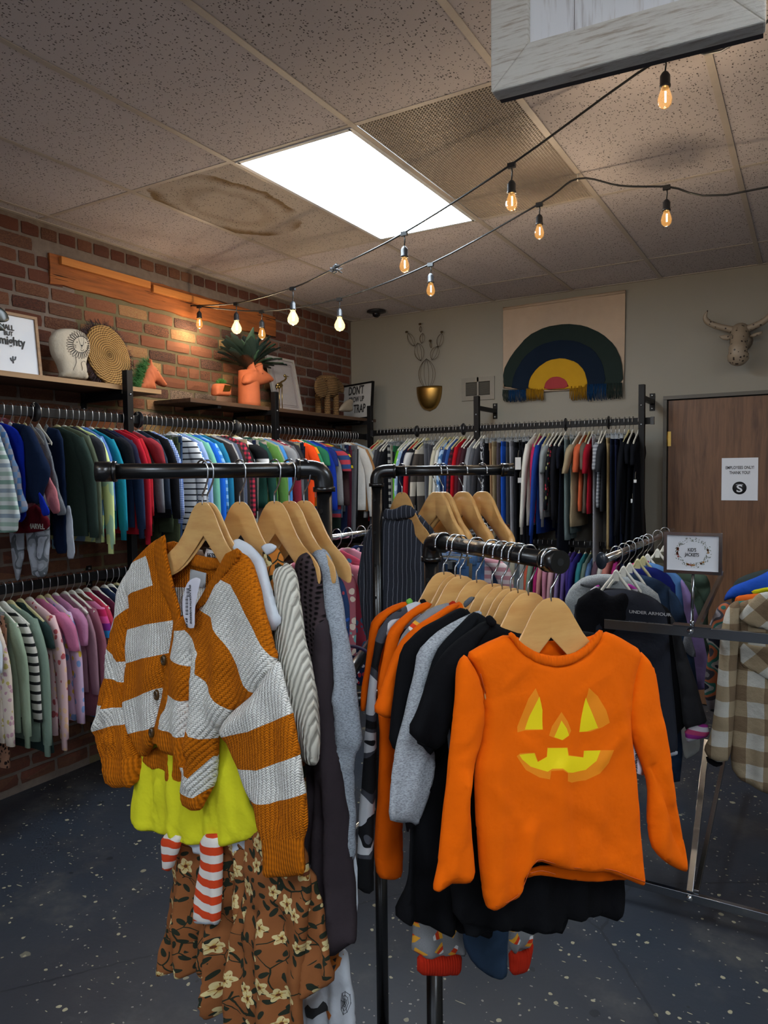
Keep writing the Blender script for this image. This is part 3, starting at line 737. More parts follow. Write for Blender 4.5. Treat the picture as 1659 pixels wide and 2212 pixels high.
def hang(items, start, step, rz, place, group, zoff=0., seed=1, stepj=.25):
    """hang one garment after another along a rail; items = (description, material code, kind letter)"""
    r = random.Random(seed); p = np.array(start, float); st = np.array(step, float); n = len(items)
    for i, (desc, code, kind) in enumerate(items):
        kn = KN[kind][0]; words = desc if desc.split()[-1] in ('shirt', 'tee', 'trousers', 'sweater', 'hoodie', 'sweatshirt', 'dress', 'jeans', 'leggings', 'shorts', 'vest', 'blouse', 'jacket', 'pyjamas') else desc + ' ' + kn
        def nw(x): return len(x.split())
        def sh(x): return ' '.join(q for q in x.replace(' shirt', '').replace(' sweater', '').replace(' and ', '-').split()[:3])
        if i == 0: lab = '%s, first on the %s' % (words, place)
        elif i == n - 1: lab = '%s, last on the %s' % (words, place)
        else: lab = '%s after the %s on %s' % (words, sh(items[i - 1][0]), place)
        if nw(lab) > 16: lab = '%s, %s, %s' % (words, 'beside the ' + sh(items[i - 1][0]), place)
        if nw(lab) > 16: lab = '%s on %s' % (words, place)
        if lab in used_labels: lab = '%s before the %s, %s' % (words, sh(items[i + 1][0]), place)
        used_labels.add(lab)
        v = r.randrange(4); a = rz + r.uniform(-.06, .06)
        t = thing({'shirt': 'hanging_shirt', 'tee': 'hanging_tee', 'trousers': 'hanging_trousers', 'dress': 'hanging_dress'}[kn], lab, kn, p, a, group)
        s = r.uniform(.92, 1.08) if place.startswith('upper') else r.uniform(.88, 1.02)
        t.scale = (s, r.uniform(.58, .74), (s if kind != 'P' else s * 1.02) * (1.26 if place == 'upper back wall rail' else 1.2 if place == 'lower brick wall rail' else 1))
        m = mat_of(code)
        for nm, me in LIB[kind + str(v)]:
            o = link(nm, me, t); o.location = (0, 0, .023 if kind != 'P' else 0); o.material_slots[0].link = 'OBJECT'; o.material_slots[0].material = m
        hm = 'c' if kind == 'P' else r.choice('wwwwyy')
        def cut(x, n): return ' '.join(x.split()[:n])
        hl = '%s hanger of the %s' % (HMAT[hm][1], words)
        if hl in used_labels: hl = cut('%s after the %s' % (hl, items[i - 1][0] if i else 'post'), 16)
        if hl in used_labels: hl = cut('%s hanger of the %s, %s' % (HMAT[hm][1], words, place), 16)
        used_labels.add(hl)
        h = thing('clothes_hanger', hl, 'hanger', p, a + r.uniform(-.04, .04), 'hangers on the ' + place)
        link('hook', HK, h); o = link('hanger_body', HC_ if hm == 'c' else HB, h); o.material_slots[0].link = 'OBJECT'; o.material_slots[0].material = HMAT[hm][0]
        p = p + st * (1 + r.uniform(-stepj, stepj))

UL = [
 ('forest green', '2c3a34', 'L'), ('olive green', '5b6350', 'L'), ('charcoal', '33343a', 'T'), ('yellow green tie-dye', 'C:9fc0a0,c9d690,7fa7bf:9', 'L'), ('cornflower blue', '4f6fae', 'L'), ('teal collar', '1b7f96', 'L'), ('black', '1b1c22', 'T'),
 ('dusk navy', '23243a', 'T'), ('slate navy', '22304a', 'L'), ('red ribbed sweater', 'R:b01d2e', 'L'), ('red hooded', 'a01c26', 'L'), ('brick red', '8a2c34', 'T'), ('steel grey', '6c6f76', 'L'), ('ink blue', '2a3342', 'L'), ('jet black', '15161a', 'L'),
 ('blue gingham shirt', 'P:c4d0ea,7289bb,33508f:.010', 'L'), ('dark olive', '3b4634', 'P'), ('army green', '39402c', 'P'), ('dark denim jeans', 'J:2b3e5c', 'P'), ('black and white striped', 'S:d0d2d4,d0d2d4,d0d2d4,24262b:.008', 'L'), ('blue check shirt', 'P:d5e0ec,6f9bd0,2f62a6:.016', 'L'),
 ('light blue shirt', '8fa6d0', 'L'), ('mint green', '6fb09a', 'L'), ('cobalt blue', '1a5cc0', 'L'), ('sky stripe', 'S:7fb0da,3a7cc0:.02', 'L'), ('peacock blue', '1f6f93', 'L'), ('dark charcoal', '2c2a2c', 'L'), ('light grey marl', 'H:8e9092', 'L'), ('slate blue', '4a5266', 'L'),
 ('dark brown', '2c2624', 'L'), ('red plaid shirt', 'P:a82a3c,5a2030,202020:.03', 'L'), ('black hooded', '1a1a1c', 'L'), ('sand', 'a08c70', 'P'), ('black panel white stripe', 'S:1a1c20,d0d2d4,d0d2d4,1a1c20:.045', 'T'), ('deep navy', '151d34', 'P'), ('grey linen', '8b8d8a', 'P'),
 ('bottle green', '1c4038', 'L'), ('pale pink beige', 'a8968e', 'P'), ('leaf green', '4f7a3c', 'L'), ('sage', '7d8c78', 'L'), ('azure blue', '3a78b8', 'L'), ('dove grey', '80848a', 'T'), ('maroon', '7a2434', 'L'), ('maroon striped', 'S:6a1c2c,d0ccca:.014', 'L'), ('pewter grey', '5a5c62', 'L'),
 ('dark slate', '2b2c30', 'L'), ('khaki', '8a8468', 'P'), ('midnight navy', '12182a', 'P'), ('black printed', 'D:15171c,c0c0c4:40', 'P'), ('bright orange', 'e2491a', 'L'), ('orange and white colour-block', 'S:e08a20,d8d4ca,2f7a56:.06', 'L'), ('kelly green', '2a6e50', 'T'),
 ('blue collar', '2450b4', 'L'), ('ultramarine', '14308c', 'L'), ('deep blue', '1c2c6c', 'T'), ('grey marl', 'H:7a7a7c', 'L'), ('brick and blue', 'S:a03844,28406c:.03', 'T'), ('black and yellow', 'S:24262a,24262a,b8a41c,24262a:.02', 'T'), ('cocoa brown', '3a2a2c', 'L'),
 ('pine green', '26352f', 'P'), ('pale denim jeans', 'J:7f98b4', 'P'), ('ash', '66696e', 'P'), ('marine', '1a2340', 'P'), ('wine', '4a1c2c', 'P'), ('graphite', '4c4c52', 'P'), ('smoke grey', '5c5c60', 'P'), ('plain black', '16171a', 'P'), ('white', 'c4c2be', 'L'), ('camel', '9a6e44', 'L'), ('ecru', 'a8a69a', 'L'), ('pale blue oxford shirt', '8ea8c4', 'L'), ('powder blue shirt', '9cb4cc', 'L')]
n = len(UL); hang(UL, (WX + RO, 2.23, RZ), (0, (4.98 - 2.23) / n, 0), 0, 'upper brick wall rail', 'boys clothes on the upper brick wall rail', seed=5)
UB = [('scarlet', 'a01c20', 'T'), ('light grey', '8e8e8e', 'L'), ('lead grey', '3c3d42', 'L'), ('smoky black', '26272c', 'L'), ('black', '17181c', 'L'), ('grey striped trousers', 'S:9a9a96,2a2c30:.02', 'P'), ('stone', '86867a', 'P'), ('green and black trousers', 'S:1c5c38,17181c:.06', 'P'), ('dark green', '1f4a34', 'P'),
 ('lime green', '5ca82c', 'L'), ('white sky print', 'C:b8c8d8,8aa4c4,d8dce0:20', 'L'), ('navy', '161c34', 'L'), ('poppy red', 'b01c28', 'L'), ('black and white block', 'S:1b1c20,c0c0c0:.08', 'T'), ('coal black', '1a1b1f', 'L'), ('coffee and cream', 'S:4a4440,b8b2a6,4a4440:.08', 'L'), ('grey', '5f6066', 'P'), ('mid grey', '54555b', 'P'), ('charcoal', '3c3c42', 'P'),
 ('cream cable sweater', 'bdb8a6', 'L'), ('white knit sweater', 'R:c4c2ba', 'L'), ('blue tie-dye', 'C:3c6494,9ab4d0,2a4470:14', 'L'), ('navy blue', '1a2a54', 'L'), ('denim blue', '2c4a84', 'L'), ('dark red plaid shirt', 'P:5c1c2c,38141f,201418:.03', 'L'), ('bright red hoodie', 'a8121e', 'L'), ('oxblood', '4c1a24', 'L'), ('dark plum', '3a2228', 'L'),
 ('silver grey', '86888c', 'L'), ('slate grey', '54565c', 'L'), ('dark grey', '3a3a3f', 'L'), ('black marbled leggings', 'C:1a1a1e,b4b4b8,26262a,8a8a90:22', 'P'), ('jet black', '121318', 'P'), ('tan', '8a6c50', 'P'), ('beige', '8c7c60', 'P'), ('mocha', '4e464a', 'P'), ('royal blue', '1c4aa4', 'P'), ('iron grey', '3c3e42', 'P'), ('pearl grey', '8a8a92', 'P'), ('black', '1a1b20', 'P'), ('ebony', '17181c', 'P'), ('dark ink', '14151b', 'P'), ('blue-black', '131620', 'P'),
 ('ivory', 'c9c6bd', 'L'), ('hot pink', 'a82450', 'L'), ('cobalt', '1c3a84', 'L'), ('heather grey', 'H:7c7c80', 'L'), ('light grey', '848a8c', 'T'), ('black floral', 'D:14151a,a03040,8a8a60:34', 'L'), ('black ribbed', '14151b', 'L'), ('midnight', '0f121c', 'D'), ('sage trousers', '6a7878', 'P'), ('dark sage', '4c5858', 'P'),
 ('khaki', '94846a', 'T'), ('coral orange', 'b85838', 'T'), ('taupe', '5c5248', 'T'), ('crimson', '8c1424', 'T'), ('grey marl jogger', 'H:84848a', 'P'), ('grey striped', 'S:9a9ea4,70747c:.01', 'T'), ('soot black', '26282c', 'T'), ('wheat', '9a8660', 'P'), ('navy chino', '141c30', 'P'), ('indigo', '151b34', 'P'), ('dark navy', '0f1526', 'P'), ('raven black', '0e1016', 'L'), ('wide black', '0c0f16', 'D'), ('long black', '0c0e14', 'D')]
n = len(UB); hang(UB, (-2.99, WY - RO, RZ + .025), ((-.93 + 2.99) / n, 0, 0), math.pi / 2, 'upper back wall rail', 'boys clothes on the upper back wall rail', seed=9)
LL = [('white', 'c4ccd4', 'T'), ('cream floral', 'D:cbbcae,b08a94,b0a060:40', 'L'), ('leopard print leggings', 'D:8a6450,241a18:55', 'P'), ('pale mint', '8c9c86', 'L'), ('black striped white', 'S:b8b4ac,b8b4ac,202022:.012', 'L'), ('sage green', '76887a', 'L'), ('forest', '2a3a38', 'D'), ('pink doodle print', 'D:caa8a8,a04c50,d0a888:30', 'L'), ('bubblegum pink', 'b86a8c', 'T'),
 ('lilac unicorn print', 'D:b89cb4,7088b4,c0a040:28', 'L'), ('orchid pink', 'a87090', 'T'), ('mauve', '94707c', 'L'), ('dusty rose', '84505e', 'L'), ('rainbow striped', 'S:9c2048,b86a8c,5c4034,2a78b0,6a2470,b8447c:.028', 'L'), ('coral red', 'a8344a', 'L'), ('burgundy', '542036', 'L'), ('navy frill', '26324c', 'T'), ('navy rainbow print', 'D:161c34,b08a50,9a4c5c:16', 'D'), ('spruce green', '24302e', 'L'), ('pale grey green', '7c8a84', 'L'),
 ('cherry red', '8c1c30', 'L'), ('blush pink', 'b08c90', 'T'), ('black lace', '1c1c20', 'L'), ('washed denim jeans', 'J:4c6488', 'P'), ('plum', '3c2440', 'L'), ('grey rose', '8c7c84', 'L'), ('inky navy', '1a1e30', 'L'), ('soft white', 'b0aeac', 'L'), ('raspberry', '8c2850', 'L'), ('stone grey', '6c6a6c', 'L')]
hang(LL, (WX + RO, 1.76, LZ), (0, .044, 0), 0, 'lower brick wall rail', 'girls clothes on the lower brick wall rail', seed=12)
LB = [('bone white', 'b4b0a4', 'L'), ('cream', 'a8a08c', 'L'), ('oatmeal', '9a927e', 'L'), ('pale cream', 'b0a890', 'L'), ('white ribbed', 'b8b8b4', 'L'), ('beige knit', 'a49c8c', 'L'), ('rust red', '8c3c30', 'D'), ('coral', 'a8503c', 'L'), ('soft green', '6a8070', 'L'), ('fuchsia', '94205c', 'L'), ('peach pink', 'b07c78', 'L'), ('rose pink', 'a87084', 'L'), ('pale pink', 'b08890', 'L'), ('lilac', '7c6c94', 'L'),
 ('violet', '5c4c84', 'L'), ('purple', '3c2c70', 'L'), ('indigo purple', '2a2468', 'L'), ('teal', '2c6c74', 'L'), ('grey green', '5c6c64', 'L'), ('denim', 'J:3a5070', 'L'), ('dark mauve', '54404c', 'L'), ('chalk', 'a8a8a4', 'L'), ('salmon', 'a86c64', 'L'), ('magenta', '8c2464', 'L'), ('navy', '1c2440', 'L'), ('grey', '6c6c70', 'L'), ('oyster', '9c948c', 'L')]
hang(LB, (-1.98, WY - RO, LZ), (.039, 0, 0), math.pi / 2, 'lower back wall rail', 'girls clothes on the lower back wall rail', seed=14)

# ================================================================ CHROME PARALLEL RACK IN THE MIDDLE
mr = thing('chrome_clothes_rack', 'chrome double-rail rack of trousers behind the pinstripe jacket', 'clothes rack', (-1.25, 3.1, 0))
A0 = dep(702, 1163, 3.0); B0 = dep(905, 1170, 2.95)
A1 = A0 + (0, .95, 0); B1 = B0 + (0, .95, 0)
def rr(m, pts, r=.0125, n=10): m.tube([np.array(p) - np.array(mr.location) for p in pts], r, n)
for a, b in ((A0, A1), (B0, B1)):
    d = (b - a); d[2] = 0; a2 = a - d * .08; b2 = a + d * 1.05
    m = MB(); rr(m, (a2, b2)); m.build('rail', M_CHROME, mr)
    for q in (a2, b2): m = MB(); rr(m, (q, (q[0], q[1], .02))); m.build('upright', M_CHROME, mr)
    m = MB(); rr(m, ((a2[0], a2[1], .03), (b2[0], b2[1], .03))); m.build('base_bar', M_CHROME, mr)
MIDA = [('clear-hung coral floral', 'D:a8606c,70a8a8,e0d0c0:24', 'T'), ('red and blue print', 'D:9c3a4c,3c6a8c:24', 'T'), ('pink butterfly print', 'D:b87c8c,c04048:20', 'T'), ('navy floral', 'D:1c2848,a83038,c8c8d0:30', 'D'), ('khaki', '6a6248', 'P'), ('dark olive', '4c4834', 'P'), ('grey', '54565c', 'P'), ('charcoal', '303238', 'P'), ('stone', '7c7868', 'P'), ('steel blue', '44546c', 'P'), ('black', '1a1b1f', 'P'), ('slate', '3c4048', 'P')]
d = A1 - A0; d[2] = 0; aa = math.atan2(d[1], d[0]); hang(MIDA, A0 - (0, 0, .0), d / len(MIDA) * 1.1, aa - math.pi / 2, 'chrome rack rail beside the pinstripe jacket', 'clothes on the left chrome rail', seed=21)
MIDB = [('dark blue jeans', 'J:22344e', 'P'), ('black cargo trousers', '17181c', 'P'), ('mid blue jeans', 'J:3c5c86', 'P'), ('taupe chino trousers', '5e574a', 'P'), ('faded blue jeans', 'J:44658f', 'P'), ('worn blue jeans', 'J:3a5880', 'P'), ('pink striped', 'S:a87880,c0b0b0:.02', 'T'), ('ink jeans', 'J:2a3850', 'P'), ('pale grey jeans', 'J:8a949c', 'P'), ('light wash jeans', 'J:7c8c98', 'P'), ('cream trousers', 'a09a88', 'P'), ('grey jeans', 'J:5c646c', 'P'), ('white jeans', 'a8a8a4', 'P')]
d = B1 - B0; d[2] = 0; aa = math.atan2(d[1], d[0]); hang(MIDB, B0, d / len(MIDB), aa - math.pi / 2, 'chrome rack rail behind the bare wooden hangers', 'jeans on the right chrome rail', seed=22)
# ================================================================ the big clothes at the left end of the upper rail, cut piece by piece
def rg(name, label, cat, Y, pieces, hlabel, hm='w'):
    P = Plane((WX + RO, Y, 1.5), h=(1, 0, 0)); t = thing(name, label, cat, (WX + RO, Y, 1.5), 0, 'boys clothes on the upper brick wall rail'); c0 = None
    for i, (nm, mat, q, o) in enumerate(pieces):
        c = Cloth(P, q, off=o.get('off', 0), thick=o.get('thick', .012), edge=.03, fold=o.get('fold', .006), fl=.1, seed=int(Y * 100) + i, res=.016, creases=o.get('creases', ())); c.build(nm, mat, t); c0 = c0 or c
    h = thing('clothes_hanger', hlabel, 'hanger', (WX + RO, Y + .004, RZ), .03, 'hangers on the upper brick wall rail'); link('hook', HK, h); o = link('hanger_body', HB, h); o.scale = (.55, .5, 1)
    o.material_slots[0].link = 'OBJECT'; o.material_slots[0].material = HMAT[hm][0]; return t, c0
MINT = stripes(['9ab0a4', 'c4ccca', '8b9aa6', 'c9cfcd', '7f9c90', 'c9cfcd'], .018); SAL = fabric('b06a70'); NVY = fabric('101e38'); CRM = fabric('5e1420'); JOG = camo(['9a9ea8', '84888f', '5c6268', '9a9ea8', '8c9098'], 12, 'grey_camo_cloth')
rg('striped_shirt', 'mint and white striped button shirt at the far left of the upper rail', 'shirt', 1.88, [('body', MINT, [(-60, 900), (-10, 925), (0, 942), (15, 985), (28, 1040), (40, 1090), (46, 1120), (38, 1132), (39, 1150), (0, 1152), (-60, 1150)], {'thick': .016})], 'white hanger of the mint striped button shirt')
rg('plaid_shirt', 'pale blue plaid shirt beside the mint striped shirt', 'shirt', 1.91, [('body', plaid('6f8db4', '8f8f9c', '4f74a4', .05), [(-40, 905), (0, 914), (14, 935), (28, 975), (40, 1015), (48, 1062), (58, 1098), (54, 1106), (40, 1112), (-40, 1112)], {})], 'cream hanger of the pale blue plaid shirt', 'y')
rg('royal_blue_shirt', 'royal blue long-sleeve shirt left of the wide navy sweatshirt', 'shirt', 1.95, [('body', fabric('0a2392'), [(-30, 908), (10, 914), (34, 925), (50, 948), (53, 985), (58, 1060), (60, 1128), (0, 1128), (-30, 1100)], {}), ('sleeve', fabric('0a2392'), [(84, 1060), (94, 1075), (112, 1112), (93, 1116), (84, 1090)], {'off': .0, 'thick': .01})], 'white hanger of the royal blue shirt')
rg('salmon_shirt', 'salmon pink shirt peeking out around the navy sweatshirt', 'shirt', 2.03, [('body', SAL, [(-20, 900), (15, 903), (35, 915), (50, 935), (56, 960), (80, 1050), (70, 1100), (10, 1100)], {}), ('sleeve', SAL, [(90, 1000), (106, 1025), (120, 1056), (127, 1085), (128, 1109), (114, 1110), (98, 1070), (88, 1040)], {'off': .01})], 'cream hanger of the salmon pink shirt', 'y')
rg('navy_sweatshirt', 'wide navy sweatshirt sleeve hanging in front near the left edge', 'sweatshirt', 1.99, [('body', NVY, [(20, 912), (60, 918), (75, 940), (80, 1085), (40, 1090)], {}), ('sleeve', NVY, [(55, 918), (66, 922), (80, 950), (94, 980), (106, 1010), (106, 1025), (98, 1055), (86, 1090), (74, 1088), (60, 1082), (52, 1050), (46, 1000), (48, 950)], {'off': .012, 'thick': .024, 'fold': .004})], 'white hanger of the wide navy sweatshirt')
t, c = rg('crimson_shirt', 'dark red shirt with white lettering above the grey camouflage joggers', 'shirt', 2.06, [('body', CRM, [(30, 918), (50, 920), (70, 1085), (90, 1100), (107, 1120), (108, 1136), (100, 1146), (60, 1152), (30, 1152), (10, 1150)], {'thick': .014})], 'cream hanger of the dark red lettered shirt', 'y')
text('MARVEL', .034, c.front(86, 1137, .010), (1, 0, 0), _Z, M_PL_W, t, font_w=.95, ext=.0006)
rg('camo_joggers', 'pale grey camouflage joggers hanging below the dark red shirt', 'trousers', 2.09, [('leg', JOG, [(53, 1060), (104, 1060), (106, 1150), (106, 1200), (104, 1222), (100, 1246), (76, 1247), (72, 1225), (60, 1180)], {'thick': .018}), ('leg', JOG, [(14, 1060), (50, 1060), (52, 1200), (48, 1235), (42, 1257), (33, 1252), (28, 1210)], {'thick': .016, 'off': -.004})], 'clear hanger of the grey camouflage joggers', 'c')
rg('grey_sweatshirt', 'heather grey long sleeve right of the wide navy sweatshirt', 'sweatshirt', 2.13, [('body', fabric('6e7278', 'heather'), [(40, 918), (75, 922), (92, 940), (98, 1100), (60, 1110)], {}), ('sleeve', fabric('6e7278', 'heather'), [(72, 920), (92, 930), (108, 975), (122, 1025), (134, 1075), (142, 1112), (126, 1114), (106, 1085), (90, 1020), (76, 960)], {'off': .014})], 'white hanger of the heather grey sweatshirt')
rg('panel_trousers', 'navy track trousers with one white lower leg panel', 'trousers', 2.17, [('leg', NVY, [(96, 920), (134, 930), (142, 1020), (146, 1100), (144, 1196), (120, 1196), (116, 1100)], {'thick': .014}), ('white_panel_leg', fabric('9ea4ae'), [(144, 1092), (153, 1092), (158, 1140), (164, 1206), (145, 1208), (142, 1150)], {'thick': .008, 'off': .014})], 'clear hanger of the white-panel track trousers', 'c')
def hangtag(q, Y, w, h, hcol, label, X=None):
    p = ony(q[0], q[1], Y) if X is None else onx(q[0], q[1], X); t = thing('price_tag', label, 'tag', p); MB().box((0, 0, -h / 2), (w, .0012, h)).build('card', plain('tag_' + hcol, hcol, .6, var=0), t, bevel=.0005); MB().tube([(0, 0, -.004), (0, .004, .03), (-.07 if X else 0, .02, .05)], .0006, 4).build('loop', M_PL_W, t)
hangtag((1119, 988), WY - .50, .042, .085, 'b4b2b0', 'large white hang tag on the black marbled leggings'); hangtag((1123, 1032), WY - .50, .03, .035, 'a8a8a8', 'small white tag below the large hang tag')
hangtag((184, 998), 2.62, .06, .05, 'b41c2c', 'red card tag hanging left of the pipe rack end cap', X=WX + RO + .175)
hangtag((1372, 1036), WY - .49, .018, .02, 'c0c0c0', 'small white tag on the navy trousers near the door'); hangtag((1366, 1078), WY - .49, .02, .025, 'c0c0c0', 'lower small white tag on the navy trousers near the door')
# ================================================================ SHELVES ON THE BRICK WALL
g = G('dark_shelf_wood'); v = g.coord('Object', (14, .8, 30)); M_SHELF = g.done(g.ramp(g.noise(v, 1.4, 4), [(.3, hx('33241b')), (.7, hx('59402e'))]), .5, 0, .4)
g = G('oak_edge'); v = g.coord('Object', (20, 1, 30)); M_OAK = g.done(g.ramp(g.noise(v, 1.2, 4), [(.3, hx('7a5c3e')), (.7, hx('a07c54'))]), .55, 0, .4)
SX0, SX1, SZ = WX + .015, WX + .315, 2.062
def shelf(label, y0, y1, z, em=None):
    t = thing('wall_shelf', label, 'shelf', ((SX0 + SX1) / 2, (y0 + y1) / 2, z))
    MB().box((0, 0, 0), (SX1 - SX0, y1 - y0, .024)).build('board', M_SHELF, t, bevel=.002)
    MB().box(((SX1 - SX0) / 2 + .001, 0, 0), (.004, y1 - y0, .024)).build('front_edge', em or M_OAK, t)
    for y in (y0 + .25, y1 - .25): MB().box((0, y - (y0 + y1) / 2, -.022), (SX1 - SX0 - .01, .03, .018)).build('bracket', M_BLACK, t)
    return t
shelf('long wooden shelf holding the lion pillow and woven tray', 1.0, 2.90, 2.070)
shelf('wooden shelf holding the llama planter and woven elephant basket', 3.12, 5.22, 2.046, M_SHELF)
zt1, zt2 = 2.083, 2.059
AX = (0., 1., 0.)           # along the brick wall, away from the camera
def wallpl(px, py, X): return Plane(onx(px, py, X), h=AX)
M_TERRA = plain('terracotta', 'b5603a', .75, 0, .3, .1)
M_INKP = plain('black_print', '1b1b1d', .7, var=0)
def slab(name, corners, pl, th, mat, root, w=0.):
    """flat board given by pixel corners on a plane"""
    P = [pl.uv(q) for q in corners]; m = MB()
    vs = [pl.at(u, v_, w) - np.array(root.location) for u, v_ in P] + [pl.at(u, v_, w - th) - np.array(root.location) for u, v_ in P]; n = len(P)
    m.add(vs, [tuple(range(n)), tuple(range(2 * n - 1, n - 1, -1))] + [(i, i + n, (i + 1) % n + n, (i + 1) % n) for i in range(n)]); return m.build(name, mat, root)
def uvslab(name, P, pl, th, mat, root, w=0.):
    m = MB(); n = len(P); r0 = np.array(root.location)
    vs = [pl.at(u, v_, w) - r0 for u, v_ in P] + [pl.at(u, v_, w - th) - r0 for u, v_ in P]
    m.add(vs, [tuple(range(n)), tuple(range(2 * n - 1, n - 1, -1))] + [(i, i + n, (i + 1) % n + n, (i + 1) % n) for i in range(n)]); return m.build(name, mat, root)
def frame_uv(root, pl, u0, v0, u1, v1, bw, th, mat, inner, w=0.):
    m = MB(); r0 = np.array(root.location)
    for (a, b, c, d) in ((u0, v0, u1, v0 + bw), (u0, v1 - bw, u1, v1), (u0, v0 + bw, u0 + bw, v1 - bw), (u1 - bw, v0 + bw, u1, v1 - bw)):
        q = [(a, b), (c, b), (c, d), (a, d)]; vs = [pl.at(*k, w) - r0 for k in q] + [pl.at(*k, w - th) - r0 for k in q]
        m.add(vs, [(0, 1, 2, 3), (7, 6, 5, 4)] + [(i, i + 4, (i + 1) % 4 + 4, (i + 1) % 4) for i in range(4)])
    m.build('frame', mat, root)
    uvslab('picture', [(u0 + bw, v0 + bw), (u1 - bw, v0 + bw), (u1 - bw, v1 - bw), (u0 + bw, v1 - bw)], pl, .003, inner, root, w - th * .45)
def strokes(name, lines, pl, r, mat, root, w=0.):
    m = MB(); r0 = np.array(root.location)
    for L in lines: m.tube([pl.px(x, y, w) - r0 for x, y in L], r, 5)
    return m.build(name, mat, root)
# framed art
pl = wallpl(40, 800, WX + .17).tilt(.10)
t = thing('framed_print', 'oak-framed white print reading SMALL BUT mighty with a small cactus', 'picture', pl.P0)
u1, v0 = pl.uv((92, 808)); _, v1 = pl.uv((80, 676)); u0 = u1 - .36; v0 = (zt1 - pl.P0[2]) / pl.up[2]
frame_uv(t, pl, u0, v0, u1, v0 + .31, .014, .02, M_OAK, M_PAPER)
def txt(s, x, y, sz, mat, fw=1., pl=pl, t=t, w=-.0055): return text(s, sz, pl.px(x, y, w), pl.h, pl.up, mat, t, font_w=fw)
txt('SMALL', 14, 706, .036, M_INKP, .8); txt('BUT', 20, 720, .030, M_INKP, .8)
txt('mighty', 28, 737, .058, M_INKP, .85)
strokes('cactus_print', [[(31, 784), (30, 769)], [(25, 772), (26, 777), (30, 779)], [(36, 770), (35, 776), (31, 778)]], pl, .003, plain('grey_print', '5c6066', .7), t, -.0065)
# dark leaf in front, from a plant standing beyond the left edge
t = thing('rubber_plant', 'dark glossy rubber plant leaf reaching over the SMALL BUT mighty print', 'plant', onx(-30, 790, WX + .24))
p2 = wallpl(5, 690, WX + .26); M_LEAFD = plain('dark_leaf', '222823', .3)
for q in ([(-30, 668), (0, 663), (14, 674), (22, 690), (12, 696), (-8, 697), (-30, 705)], [(-30, 700), (0, 697), (8, 706), (12, 715), (-5, 714), (-30, 722)]):
    Cloth(p2, q, thick=.003, edge=.03, res=.014, fold=.004, fl=.1, seed=4).build('leaf', M_LEAFD, t)
m = MB(); r0 = np.array(t.location); m.tube([p2.px(-20, 690) - r0, p2.px(-36, 740) - r0, (0, 0, 0)], .004, 6); m.build('stem', M_LEAFD, t)
# lion pillow
pl = wallpl(150, 818, WX + .17)
t = thing('lion_pillow', 'stuffed white pillow with a black line drawing of a lion', 'pillow', pl.P0)
M_CREAM = fabric('bcb19f')
c = Cloth(pl, [(107, 750), (106, 730), (116, 714), (135, 709), (162, 710), (180, 720), (190, 738), (192, 758), (186, 775), (183, 785), (186, 805), (190, 821), (165, 821), (125, 815), (128, 806), (126, 800), (122, 785), (112, 770)],
          thick=.045, edge=.06, res=.012, fold=.002, seed=2); c.build('stuffed_body', M_CREAM, t)
def onc(c, pts, l=.0008): return [c.front(x, y, l) for x, y in pts]
m = MB(); cx0, cy0 = 163.5, 746
mane = []
for k in range(29):
    a = 2 * math.pi * k / 29
    for (ra, da) in ((15.5, -.07), (22, -.09), (27, 0), (22, .09), (15.5, .07)): mane.append((cx0 + (ra) * 1.0 * math.cos(a + da) * (1.25 if math.cos(a) < 0 else .92), cy0 + ra * 1.15 * math.sin(a + da)))
m.tube(rel(catmull(onc(c, mane), 2, True), t), .0011, 4)
m.tube(rel(onc(c, [(cx0 + 18 * math.cos(a), cy0 + 17.5 * math.sin(a)) for a in np.linspace(0, 6.3, 30)]), t), .0012, 4)
for L in ([(142, 730), (141, 726), (146, 723), (150, 727)], [(168, 729), (171, 725), (176, 728), (177, 733)], [(156, 728), (161, 745), (164, 749), (168, 745), (169, 730)], [(164, 749), (164, 755)], [(162, 757), (165, 760), (169, 757)],
          [(145, 746), (152, 748)], [(145, 750), (152, 750)], [(146, 754), (152, 753)], [(175, 749), (180, 751)], [(175, 753), (179, 755)], [(151, 775), (152, 785), (147, 800), (146, 815)], [(160, 818), (166, 800), (163, 788), (166, 783), (172, 782), (178, 790), (178, 805), (175, 818)]):
    m.tube(rel(catmull(onc(c, L), 3), t), .0011, 4)
for q in ((154, 741), (173, 742)): m.ball(rel([c.front(*q, .0006)], t)[0], (.0022, .0022, .0032), 8, 5)
m.ball(rel([c.front(164.5, 748.5, .0006)], t)[0], (.002, .006, .004), 8, 5); m.build('lion_drawing', M_INKP, t)
# round woven tray leaning, with dark fringe
pl = wallpl(235, 826, WX + .14).tilt(.22)
t = thing('woven_tray', 'round coiled straw tray with a dark fringe leaning on the wall', 'tray', pl.P0)
cu, cv = pl.uv((234, 768)); R0 = .175
g = G('coiled_straw'); v = g.coord('UV'); x, y, z = g.xyz(v); rad = ((x - cu).pow(2.) + (y - cv).pow(2.)).sqrt(); ang = (y - cv).atan2(x - cu)
coil = ((rad / .0125) + ang / 6.2832).fract(); str_ = ((ang * 46.) + (rad * 300.)).sin(); hgt = ((coil - .5).abs() * -2. + 1.) + str_ * .25
g.bump(hgt, .004, 1.); M_STRAW = g.done(g.mix(g.sstep(hgt, .1, .9), hx('5f4220'), g.mix(g.noise(v, 30, 3), hx('c09a60'), hx('9a743f'))), .8, 0, .3)
cc = Cloth(pl, [(cu + .145 * math.cos(a), cv + R0 * math.sin(a)) for a in np.linspace(0, 2 * math.pi, 40)[:-1]], thick=.012, edge=.02, res=.014, fold=.001, uvmode=True, smooth=0); cc.build('tray', M_STRAW, t)
m = MB(); r = random.Random(8); r0 = np.array(t.location)
